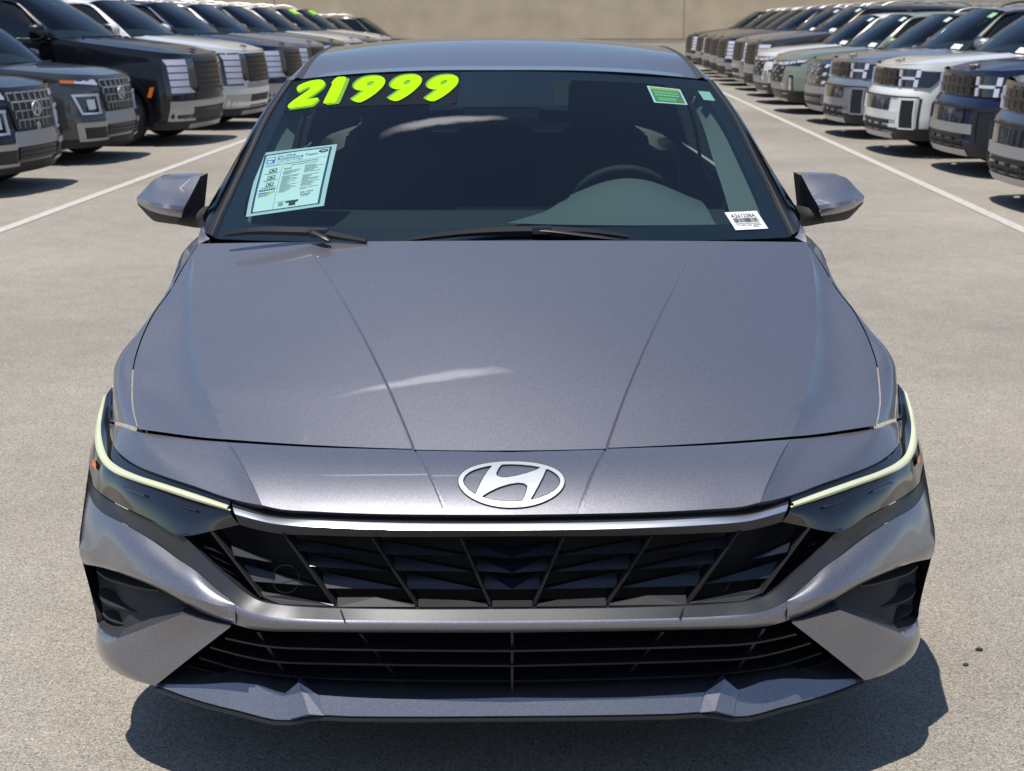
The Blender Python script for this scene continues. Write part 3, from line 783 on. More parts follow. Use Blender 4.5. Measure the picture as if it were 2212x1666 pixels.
# pillar mouldings
M_PILLAR_DARK = mat('darkened_pillar_paint', (0.020, 0.022, 0.030), 0.16, coat=1.0)  # body-colour pillar coloured dark, standing in for its dark sky reflection
GA = [(-0.7813,1.4200,0.9302),(-0.7651,1.6200,1.0161),(-0.7332,1.8500,1.1304),(-0.7050,2.0200,1.2213),(-0.6539,2.1900,1.3173)]
GBk = [(-0.8051,1.4250,0.9409),(-0.7938,1.6350,1.0144),(-0.7589,1.8700,1.1287),(-0.7284,2.0450,1.2198),(-0.6725,2.2100,1.3165)]
SLh = [(-0.8126,1.4550,0.9634),(-0.8167,1.6600,1.0116),(-0.7794,1.9000,1.1263),(-0.7421,2.0800,1.2177),(-0.6788,2.2300,1.3175)]
m1 = lambda a, c, t, up: [shift(lerp(p, q, t), -up * .5, -up * .3, up) for p, q in zip(a, c)]
for mir in (0, 1):
    s = MB().patch([m1(GA, GBk, -.05, -.006), m1(GA, GBk, .0, .003), m1(GA, GBk, .5, .005), m1(GA, GBk, .95, .003), m1(GA, GBk, 1.0, -.006)], 5, 2)
    o = (s.flipped() if mir else s).build('windshield_moulding', M_BLACK, car, sharp=40)
    s = MB().patch([m1(GA, GBk, .18, .0045), m1(GA, GBk, .30, .0062), m1(GA, GBk, .42, .0045)], 5, 2)
    (s.flipped() if mir else s).build('moulding_insert', M_DITCH, o, sharp=40)
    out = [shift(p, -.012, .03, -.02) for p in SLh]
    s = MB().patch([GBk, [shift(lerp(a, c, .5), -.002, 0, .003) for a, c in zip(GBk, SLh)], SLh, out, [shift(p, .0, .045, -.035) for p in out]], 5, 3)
    (s.flipped() if mir else s).build('front_pillar', M_PILLAR_DARK, car, sharp=50)
    # mirror foot panel
    s = MB().patch([[(-0.7911,1.4000,0.9312),(-0.8083,1.4300,0.9440),(-0.8146,1.4550,0.9596)], [(-0.8180,1.3750,0.9205),(-.822,1.42,.945),(-.826,1.47,.95)]], 4, 3)
    (s.flipped() if mir else s).build('pillar_foot', M_PAINT, car, sharp=50)

# roof
H0 = [(0.0024,2.0500,1.3565),(-0.2905,2.0750,1.3527),(-0.4611,2.1150,1.3425),(-0.5502,2.1500,1.3336),(-0.6220,2.1900,1.3253)]
H0[0] = (0,) + tuple(H0[0][1:])
def roof_row(y, zc, xe, ze):
    return [(-xe * t, y, zc + (ze - zc) * t**2.3) for t in (0, .42, .69, .84, 1)]
RR = [H0, roof_row(2.34, 1.408, .605, 1.372), roof_row(2.62, 1.438, .588, 1.404), roof_row(2.95, 1.446, .575, 1.412), roof_row(3.3, 1.425, .56, 1.385), roof_row(3.62, 1.372, .55, 1.33)]
s = MB().patch(RR, 5, 5, (0, 2.6, 0))
s.grid([hseg(H0, 5), hseg([shift(p, 0, .02, -.008) for p in H0], 5)])
roof = s.mirror().build('roof', M_PAINT, car, sharp=40)
E0 = [r[-1] for r in RR]
E1 = [(-0.6535,2.2000,1.3212), (-.632, 2.36, 1.366), (-.616, 2.63, 1.398), (-.603, 2.96, 1.406), (-.588, 3.31, 1.378), (-.578, 3.63, 1.322)]
E2 = [(-0.6773,2.2250,1.3174), (-.645, 2.38, 1.358), (-.632, 2.65, 1.388), (-.620, 2.97, 1.394), (-.606, 3.32, 1.366), (-.597, 3.64, 1.31)]
E3 = [shift(p, -.014, .01, -.03) for p in E2]
for mir in (0, 1):
    s = MB().patch([[shift(p, .003, 0, -.006) for p in E0], [shift(p, 0, 0, -.001) for p in E0], E1, [shift(p, 0, 0, -.008) for p in E1]], 5, 2, (0, 2.6, 0))
    (s.flipped() if mir else s).build('roof_moulding', M_DITCH, car, sharp=30)
    s = MB().patch([E1, E2, E3, [shift(p, .02, 0, -.03) for p in E3]], 5, 3, (0, 2.6, .8))
    (s.flipped() if mir else s).build('roof_rail', M_PAINT, car, sharp=50)
    # side glass and pillars
    lo = [(-.818, 1.50, .955), (-.82, 1.9, .963), (-.818, 2.5, .975), (-.806, 3.1, .99), (-.770, 3.70, 1.015)]
    hi = [(-.800, 1.56, 1.00), (-.742, 1.98, 1.19), (-.660, 2.44, 1.345), (-.635, 2.97, 1.37), (-.612, 3.62, 1.29)]
    mid = [shift(lerp(a, c, .5), -.022) for a, c in zip(lo, hi)]
    s = MB().patch([lo, mid, hi], 5, 4, (0, 2.6, .8))
    (s.flipped() if mir else s).build('side_window', M_SIDEGL, car, sharp=60)
    s = MB().patch([[(-.826, 2.44, .97), (-.826, 2.54, .972)], [(-.775, 2.47, 1.17), (-.775, 2.57, 1.17)], [(-.662, 2.52, 1.35), (-.655, 2.62, 1.36)]], 3, 4, (0, 2.6, .8))
    (s.flipped() if mir else s).build('door_pillar', M_BLACK, car, sharp=40)
    s = MB().patch([[(-.782, 3.52, 1.008), (-.76, 3.85, 1.02), (-.72, 4.12, 1.035), (-.64, 4.19, 1.055)], [(-.72, 3.50, 1.18), (-.69, 3.78, 1.17), (-.655, 3.98, 1.14), (-.595, 4.0, 1.165)], [(-.612, 3.42, 1.335), (-.605, 3.58, 1.325), (-.595, 3.66, 1.315), (-.55, 3.72, 1.305)]], 4, 4, (0, 3, .8))
    (s.flipped() if mir else s).build('rear_pillar', M_PAINT, car, sharp=40)
# rear glass, trunk, tail
RG = [[(0, 3.70, 1.352), (-.3, 3.70, 1.345), (-.555, 3.72, 1.305)], [(0, 4.02, 1.235), (-.32, 4.02, 1.225), (-.60, 4.0, 1.17)], [(0, 4.275, 1.108), (-.33, 4.265, 1.10), (-.64, 4.19, 1.05)]]
MB().patch(RG, 5, 5, (0, 3.6, .8)).mirror().build('rear_window', M_SIDEGL, car, sharp=60)
TK = [[(0, 4.24, 1.115), (-.35, 4.23, 1.105), (-.66, 4.16, 1.05)], [(0, 4.5, 1.10), (-.36, 4.49, 1.09), (-.655, 4.42, 1.05)], [(0, 4.69, 1.105), (-.36, 4.67, 1.095), (-.60, 4.6, 1.05)], [(0, 4.71, .90), (-.36, 4.69, .90), (-.68, 4.58, .90)]]
MB().patch(TK, 5, 5, (0, 3.8, .6)).mirror().build('trunk_lid', M_PAINT, car, sharp=30)
TB = [[(0, 4.70, .72), (-.4, 4.68, .72), (-.70, 4.60, .72), (-.85, 4.42, .72)], [(0, 4.72, .5), (-.4, 4.70, .5), (-.70, 4.62, .5), (-.87, 4.40, .5)], [(0, 4.64, .22), (-.4, 4.62, .22), (-.70, 4.52, .22), (-.83, 4.36, .22)]]
MB().patch(TB, 4, 4, (0, 3.8, .6)).mirror().build('rear_bumper', M_PAINT, car, sharp=30)
MB().patch([[(0, 4.712, .90), (-.4, 4.69, .90), (-.70, 4.585, .90), (-.86, 4.40, .92)], [(0, 4.705, .715), (-.4, 4.685, .715), (-.70, 4.605, .715), (-.86, 4.42, .715)]], 4, 3, (0, 3.8, .6)).mirror().build('tail_lamp', M_RED, car, sharp=30)

# hidden structure: engine bay, floor, firewall - dark
h = MB()
def sect(y, x, z0, z1): return [(-x, y, z0), (-x, y, z1), (x, y, z1), (x, y, z0)]
sc_ = [sect(.20, .58, .20, .40), sect(.30, .70, .19, .48), sect(.42, .79, .17, .50), sect(.57, .82, .17, .56), sect(.60, .70, .18, .62), sect(1.0, .66, .20, .78), sect(1.22, .66, .20, .84)]
h.grid(sc_, None); h.add(sc_[0], [(0, 1, 2, 3)]); h.add(sc_[-1], [(3, 2, 1, 0)])
h.grid([sect(y, x, .18, .30) for y, x in ((1.2, .62), (1.3, .80), (3.2, .80), (4.0, .62), (4.55, .60))], None)
h.box((0, 4.0, .55), (1.2, 1.0, .5))
h.build('underbody', M_MATTE, car, sharp=0)
# cowl and wipers
MB().patch([[(0, 1.175, .938), (-.35, 1.20, .934), (-.62, 1.29, .922), (-.76, 1.40, .915)], [(0, 1.30, .950), (-.35, 1.32, .945), (-.62, 1.41, .935), (-.76, 1.50, .925)]], 4, 2).mirror().build('cowl', M_MATTE, car)
def wiper(blade, arm, rb=.006):
    s = MB().tube([tuple(q) for q in hseg(blade, 5)], [.006 + .006 * math.sin(math.pi * i / (5 * (len(blade) - 1))) for i in range(5 * (len(blade) - 1) + 1)], 6, flat=1.0)
    o = s.build('wiper', M_BLACK, car, sharp=50)
    MB().tube([tuple(q) for q in hseg(arm, 4)], [.010] * (4 * (len(arm) - 1) - 1) + [.008, .004], 6, flat=.6).build('wiper_arm', M_BLACK, o, sharp=50)
    m = len(blade) // 2
    c = lerp(blade[m], arm[0], .25)
    MB().box(blade[m], (.05, .03, .022)).build('wiper_clip', M_SLAT, o, sharp=0, bevel=.004)
wiper([(-0.7246,1.2650,0.9612),(-0.6582,1.2500,0.9722),(-0.5604,1.2350,0.9746),(-0.4760,1.2250,0.9716),(-0.4148,1.2050,0.9635),(-0.3513,1.1800,0.9561)], [(-0.5020,1.2250,0.9764),(-0.4733,1.2000,0.9691),(-0.4451,1.1750,0.9583)])
wiper([(-0.2522,1.1800,0.9571),(-0.1239,1.2100,0.9698),(-0.0047,1.2250,0.9752),(0.0971,1.2300,0.9755),(0.2054,1.2350,0.9721),(0.3234,1.2350,0.9574)], [(0.0731,1.2280,0.9776),(0.1088,1.2220,0.9754),(0.2042,1.2150,0.9641),(0.3000,1.2150,0.9519)])

# door mirrors
for mir in (0, 1):
    t_ = [(-0.8782,1.7700,1.0617),(-0.9425,1.7700,1.0612),(-1.0075,1.7650,1.0564),(-1.0353,1.7500,1.0299),(-1.0588,1.7350,1.0048)]
    m_ = [(-0.8897,1.6940,1.0224),(-0.9443,1.6840,1.0276),(-1.0087,1.7000,1.0233),(-1.0337,1.7150,1.0150),(-1.0587,1.7310,1.0026)]
    l_ = [(-0.9028,1.6150,0.9810),(-0.9412,1.5950,0.9894),(-0.9951,1.6300,0.9958),(-1.0307,1.6850,0.9985),(-1.0566,1.7270,0.9997)]
    l2 = [(-0.9138,1.6450,0.9582),(-0.9523,1.6300,0.9668),(-1.0017,1.6550,0.9756),(-1.0325,1.6950,0.9827),(-1.0559,1.7300,0.9893)]
    s = MB().patch([t_, m_, l_, l2], 4, 4, (-.9, 1.8, 1.0))
    bkk = [shift(p, .004, .10 if i < 3 else .05, .0) for i, p in enumerate(t_)]
    s.grid([hseg(bkk, 4), hseg(t_, 4)], (-.9, 1.8, 1.0))
    o = (s.flipped() if mir else s).build('door_mirror', M_PAINT, car, sharp=24)
    l3 = [(-0.9408,1.7000,0.9311),(-0.9738,1.7000,0.9352),(-1.0076,1.7100,0.9407),(-1.0314,1.7200,0.9596),(-1.0535,1.7350,0.9820)]
    bk = [shift(p, .0, .09, .004) for p in l3]
    s = MB().patch([l2, [shift(lerp(a, c, .5), -.001, -.004) for a, c in zip(l2, l3)], l3, bk], 4, 3, (-.9, 1.8, 1.0))
    (s.flipped() if mir else s).build('mirror_housing', M_GRAIN, o, sharp=40)
    s = MB().add([(-0.8649,1.7000,1.0687), (-0.8685,1.7400,1.0333), (-0.8731,1.7500,0.9758), (-0.9109,1.6550,0.9761), (-0.9179,1.6650,0.9557), shift((-0.8649,1.7000,1.0687), .004, .10), (-0.8725,1.7600,0.9434)], [(0, 3, 2, 1), (3, 4, 6, 2), (0, 1, 5), (1, 2, 6, 5)])
    (s.flipped() if mir else s).build('mirror_inner_face', M_GRAIN, o, sharp=0)
    s = MB().patch([[(-0.9194,1.6750,0.9650),(-0.8798,1.7000,0.9778),(-0.8529,1.7000,0.9831),(-0.8231,1.6600,0.9865)], [(-0.9255,1.6750,0.9491),(-0.8787,1.6800,0.9510),(-0.8536,1.6600,0.9561),(-0.8226,1.6000,0.9664)], [(-0.9408,1.7000,0.9311),(-0.8959,1.7000,0.9230),(-0.8657,1.6600,0.9256),(-0.8297,1.5800,0.9338)]], 4, 4, (-.8, 1.8, 1.0))
    (s.flipped() if mir else s).build('mirror_arm', M_GRAIN, o, sharp=40)
    s = MB().grid([[shift(p, .006, .085, -.003) for p in hseg(t_, 3)], [shift(p, .0, .085, .005) for p in hseg(l2, 3)]], None)
    (s.flipped() if mir else s).build('mirror_glass', M_CHROME, o, sharp=60)

# wheels
def wheel(parent, cx, cy, r, w, side, rim=None, nsp=10):
    prof = [(.62, -.5), (.66, -.50), (.90, -.5), (.985, -.40), (1, -.2), (1, .2), (.985, .40), (.90, .5), (.66, .5), (.62, .5)]
    n = 28
    G = [[(cx + side * q * w, cy + r * a * math.cos(2 * math.pi * k / n), r + r * a * math.sin(2 * math.pi * k / n)) for k in range(n)] for a, q in prof]
    o = MB().grid(G, (cx, cy, r), close=True).build('wheel', M_RUBBER, parent, sharp=40)
    s = MB()
    for k in range(nsp):
        a = 2 * math.pi * k / nsp
        pts = []
        for rad, ww, xo in ((.12, .06, .30), (.64, .045, .36)):
            for sgn in (-1, 1):
                aa = a + sgn * ww / rad * .5
                pts.append((cx + side * w * xo, cy + r * rad * math.cos(aa), r + r * rad * math.sin(aa)))
        s.prism([pts[0], pts[1], pts[3], pts[2]], (-side * .02, 0, 0))
    G = [[(cx + side * q * w, cy + r * a * math.cos(2 * math.pi * k / n), r + r * a * math.sin(2 * math.pi * k / n)) for k in range(n)] for a, q in ((.0001, .36), (.16, .36), (.17, .2), (.60, -.1), (.62, .40), (.67, .44), (.68, .30))]
    s.grid(G, None, close=True)
    s.build('rim', rim or M_RIM, o, sharp=30)
    return o
for sd_ in (-1, 1):
    wheel(car, sd_ * .755, .905, .325, .215, sd_)
    wheel(car, sd_ * .765, 3.62, .325, .215, sd_)

# ---- cabin
def loft(secs, ref=None):
    return MB().grid(secs, ref, close=True)
M_DASHD = mat('dark_dashboard', (0.016, 0.018, 0.020), 0.7)  # one-colour dash made darker here; its lit parts get lighter materials
base = [gl(.06, t, .03) for t in np.linspace(-.93, .93, 25)]
row2 = [(p[0], 1.62 - .05 * abs(p[0]), .950) for p in base]
row3 = [(p[0] * .99, 1.90, .938) for p in base]
row4 = [(p[0] * .98, 1.97, .90) for p in base]
MB().patch([base, row2, row3, row4, [(p[0], 1.93, .60) for p in row4]], 1, 5, (0, 1.9, .5)).build('dashboard', M_DASHD, car, sharp=40)
MB().patch([[gl(.090, t, .012) for t in np.linspace(-.88, .88, 21)], [gl(.108, t, .022) for t in np.linspace(-.88, .88, 21)]], 1, 1).build('defroster_strip', M_DASH, car, sharp=60)
def cowl_z(x, y):
    dx = (x - .388) / .275
    H = .5 + .5 * math.cos(math.pi * min(1, abs(dx)))
    g_ = min(1.0, max(0.0, (y - 1.42) / .42)); g_ = g_ * g_ * (3 - 2 * g_)
    return .966 - .012 * (y - 1.36) / .6 + .082 * H**.8 * g_
rows = []
for y in np.linspace(1.40, 1.95, 12):
    f = (y - 1.37) / .58
    xl, xr = .0 + .205 * f, .575 + .04 * f
    rows.append([(x, y + .03 * (abs(x - .388) / .28)**2, cowl_z(x, y)) for x in np.linspace(xl, xr, 25)])
rows.append([(x, y + .02, z - .02) for x, y, z in rows[-1]])
rows.append([(x, y + .01, z - .06) for x, y, z in rows[-1]])
MB().grid(rows, (.385, 1.9, .7)).build('instrument_cowl', M_DASH, car, sharp=50)  # lighter than the dashboard: sheen put into the colour
M_DASH_LIT = mat('lit_dash_strip', (0.085, 0.095, 0.10), 0.6)  # lit strip of the dash, its light put into the colour
MB().patch([[(x, 1.90, .944) for x in np.linspace(-.14, .22, 6)], [(x, 1.96, .948) for x in np.linspace(-.14, .22, 6)], [(x, 1.98, .93) for x in np.linspace(-.14, .22, 6)]], 1, 3, (0, 1.9, .5)).build('lit_dash_strip', M_DASH_LIT, car, sharp=50)
sw = [(.385 + .185 * math.cos(a), 2.10 - .06 * math.sin(a), .880 + .175 * math.sin(a)) for a in np.linspace(0, 2 * math.pi, 41)]
swo = MB().tube(sw, .014, 8).build('steering_wheel', M_INT, car, sharp=60)
MB().box((.385, 2.08, .88), (.16, .05, .10)).box((.385, 2.09, .87), (.34, .025, .04)).build('wheel_hub', M_INT, swo, sharp=0, bevel=.012)
def seat(x, y, w, hgt, parent=car):
    o = MB()
    for (z, dy, ww, th) in ((.0, 0, .0, 0),): pass
    secs = []
    for z, yy, ww, th in ((.50, y, w * .9, .16), (.70, y + .05, w, .15), (.90, y + .11, w, .13), (1.05, y + .16, w * .86, .11), (1.09, y + .18, w * .55, .08)):
        secs.append([(x + ww * .5 * math.copysign(abs(math.cos(a))**.6, math.cos(a)), yy + th * .5 * math.copysign(abs(math.sin(a))**.6, math.sin(a)), z) for a in np.linspace(0, 2 * math.pi, 21)[:-1]])
    o.grid(secs, None, close=True)
    o.box((x, y - .25, .50), (w, .55, .16))
    s = o.build('seat', M_INT, parent, sharp=40)
    hs = []
    yh = y + .19
    for z, ww, th in ((1.12, .10, .05), (1.13, .21, .09), (1.20, .25, .11), (1.28, .24, .10), (1.315, .16, .06)):
        hs.append([(x + ww * .5 * math.copysign(abs(math.cos(a))**.7, math.cos(a)), yh + (z - 1.12) * .12 + th * .5 * math.sin(a), z) for a in np.linspace(0, 2 * math.pi, 21)[:-1]])
    hb = MB().grid(hs, None, close=True)
    hb.tube([(x - .05, yh, 1.05), (x - .05, yh, 1.14)], .008, 6).tube([(x + .05, yh, 1.05), (x + .05, yh, 1.14)], .008, 6)
    hb.add(hs[-1], [tuple(range(20))])
    hb.build('headrest', M_INT, s, sharp=50)
seat(-.37, 2.55, .50, 1)
seat(.37, 2.55, .50, 1)
for x in (-.42, 0, .42):
    seat(x, 3.32, .44, 1)
MB().patch([[(0, 2.12, 1.345), (-.3, 2.13, 1.340), (-.57, 2.2, 1.305)], [(0, 2.6, 1.41), (-.3, 2.6, 1.40), (-.56, 2.6, 1.36)], [(0, 3.0, 1.42), (-.3, 3.0, 1.41), (-.55, 3.0, 1.37)], [(0, 3.68, 1.345), (-.3, 3.68, 1.335), (-.53, 3.66, 1.29)]], 4, 4).mirror().build('headliner', M_LINER, car, sharp=60)
for mir in (0, 1):
    a = [gl(s_, .985, .012) for s_ in (.04, .25, .5, .75, .95)]
    c = [shift(gl(s_, .80 + .10 * s_, .012), .0, .10, -.02) for s_ in (.04, .25, .5, .75, .95)]
    s = MB().patch([a, [shift(lerp(p, q, .5), .01, -.01, -.01) for p, q in zip(a, c)], c], 4, 3)
    (s.flipped() if mir else s).build('pillar_trim', M_LINER, car, sharp=60)
    s = MB().patch([[(-.70, 2.52, 1.0), (-.70, 2.62, 1.0)], [(-.66, 2.55, 1.2), (-.66, 2.65, 1.2)], [(-.57, 2.58, 1.36), (-.57, 2.70, 1.36)]], 3, 3)
    (s.flipped() if mir else s).build('pillar_trim', M_INT, car, sharp=60)
    s = MB().patch([[shift(p, .022, 0, -.008) for p in r] for r in [[(-.782, 3.48, 1.0), (-.76, 3.85, 1.02), (-.72, 4.12, 1.035), (-.64, 4.19, 1.055)], [(-.72, 3.46, 1.18), (-.69, 3.78, 1.17), (-.655, 3.98, 1.14), (-.595, 4.0, 1.165)], [(-.612, 3.38, 1.335), (-.605, 3.58, 1.325), (-.595, 3.66, 1.315), (-.55, 3.72, 1.305)]]], 3, 3)
    (s.flipped() if mir else s).build('pillar_trim', M_INT, car, sharp=60)
    s = MB().patch([[(-.74, 1.5, .93), (-.75, 2.4, .95), (-.75, 3.3, .96)], [(-.76, 1.5, .35), (-.76, 2.4, .35), (-.76, 3.3, .35)]], 3, 3)
    (s.flipped() if mir else s).build('door_trim', M_INT, car, sharp=60)
MB().patch([[(-.62, 3.62, 1.05), (.62, 3.62, 1.05)], [(-.60, 4.2, 1.06), (.60, 4.2, 1.06)]], 8, 2).build('parcel_shelf', M_INT, car, sharp=60)
# inside mirror
mo = MB().box((0, 1.93, 1.235), (.23, .03, .062)).build('inside_mirror', M_BLACK, car, sharp=0, bevel=.02)
MB().tube([(0, 1.95, 1.25), (0, 2.0, 1.315)], .012, 8).build('mirror_stem', M_BLACK, mo)

# ---- prices and papers on the glass
def fillpoly(loops):
    bm = bmesh.new(); es = []
    for L in loops:
        vs = [bm.verts.new((x, y, 0)) for x, y in L]
        es += [bm.edges.new((vs[i], vs[(i + 1) % len(vs)])) for i in range(len(vs))]
    bmesh.ops.triangle_fill(bm, use_beauty=True, edges=es)
    bm.verts.index_update()
    V = [(v.co.x, v.co.y) for v in bm.verts]; F = [tuple(v.index for v in f.verts) for f in bm.faces]
    bm.free()
    return V, F
M_NEON = mat('neon_green_vinyl', (0.34, 0.84, 0.0), 0.7, spec=0.1)
M_NEON2 = mat('green_vinyl_shadow', (0.13, 0.33, 0.008), 0.5)
M_NEON3 = mat('dark_green_vinyl', (0.012, 0.075, 0.008), 0.5)
BAND = [[(-0.6533,2.1845,1.3149),(-0.5915,2.1607,1.3232),(-0.5305,2.1378,1.3302),(-0.4701,2.1143,1.3344),(-0.4106,2.0952,1.3384),(-0.3518,2.0803,1.3423),(-0.2935,2.0665,1.3447),(-0.2356,2.0543,1.3462),(-0.1780,2.0457,1.3476),(-0.1207,2.0411,1.3488)],
 [(-0.6556,2.1398,1.2936),(-0.5937,2.1142,1.3018),(-0.5327,2.0909,1.3090),(-0.4723,2.0664,1.3131),(-0.4128,2.0461,1.3169),(-0.3541,2.0302,1.3205),(-0.2959,2.0160,1.3229),(-0.2381,2.0040,1.3246),(-0.1808,1.9957,1.3262),(-0.1236,1.9912,1.3275)],
 [(-0.6579,2.0953,1.2726),(-0.5958,2.0683,1.2808),(-0.5349,2.0447,1.2882),(-0.4745,2.0194,1.2922),(-0.4150,1.9981,1.2957),(-0.3564,1.9812,1.2991),(-0.2983,1.9668,1.3015),(-0.2407,1.9551,1.3034),(-0.1834,1.9469,1.3051),(-0.1265,1.9426,1.3066)],
 [(-0.6601,2.0515,1.2519),(-0.5979,2.0233,1.2601),(-0.5371,1.9996,1.2677),(-0.4767,1.9738,1.2716),(-0.4172,1.9515,1.2749),(-0.3586,1.9337,1.2780),(-0.3007,1.9192,1.2805),(-0.2432,1.9076,1.2826),(-0.1861,1.8997,1.2844),(-0.1293,1.8955,1.2861)],
 [(-0.6623,2.0086,1.2316),(-0.6001,1.9794,1.2398),(-0.5392,1.9559,1.2475),(-0.4789,1.9295,1.2514),(-0.4194,1.9064,1.2545),(-0.3609,1.8878,1.2573),(-0.3031,1.8732,1.2598),(-0.2457,1.8619,1.2620),(-0.1888,1.8542,1.2641),(-0.1320,1.8501,1.2658)]]
GN = Vector((-0.0702,-0.4476,0.8915))
def up(p, h): return tuple(V3(p) + GN * h)
M_FILM = mat('clear_backing_film', (0.006, 0.007, 0.011), 0.35, spec=.2)
band = MB().grid([[up(p, .0010) for p in r] for r in BAND], None).build('price_banner', M_FILM, car, sharp=60)
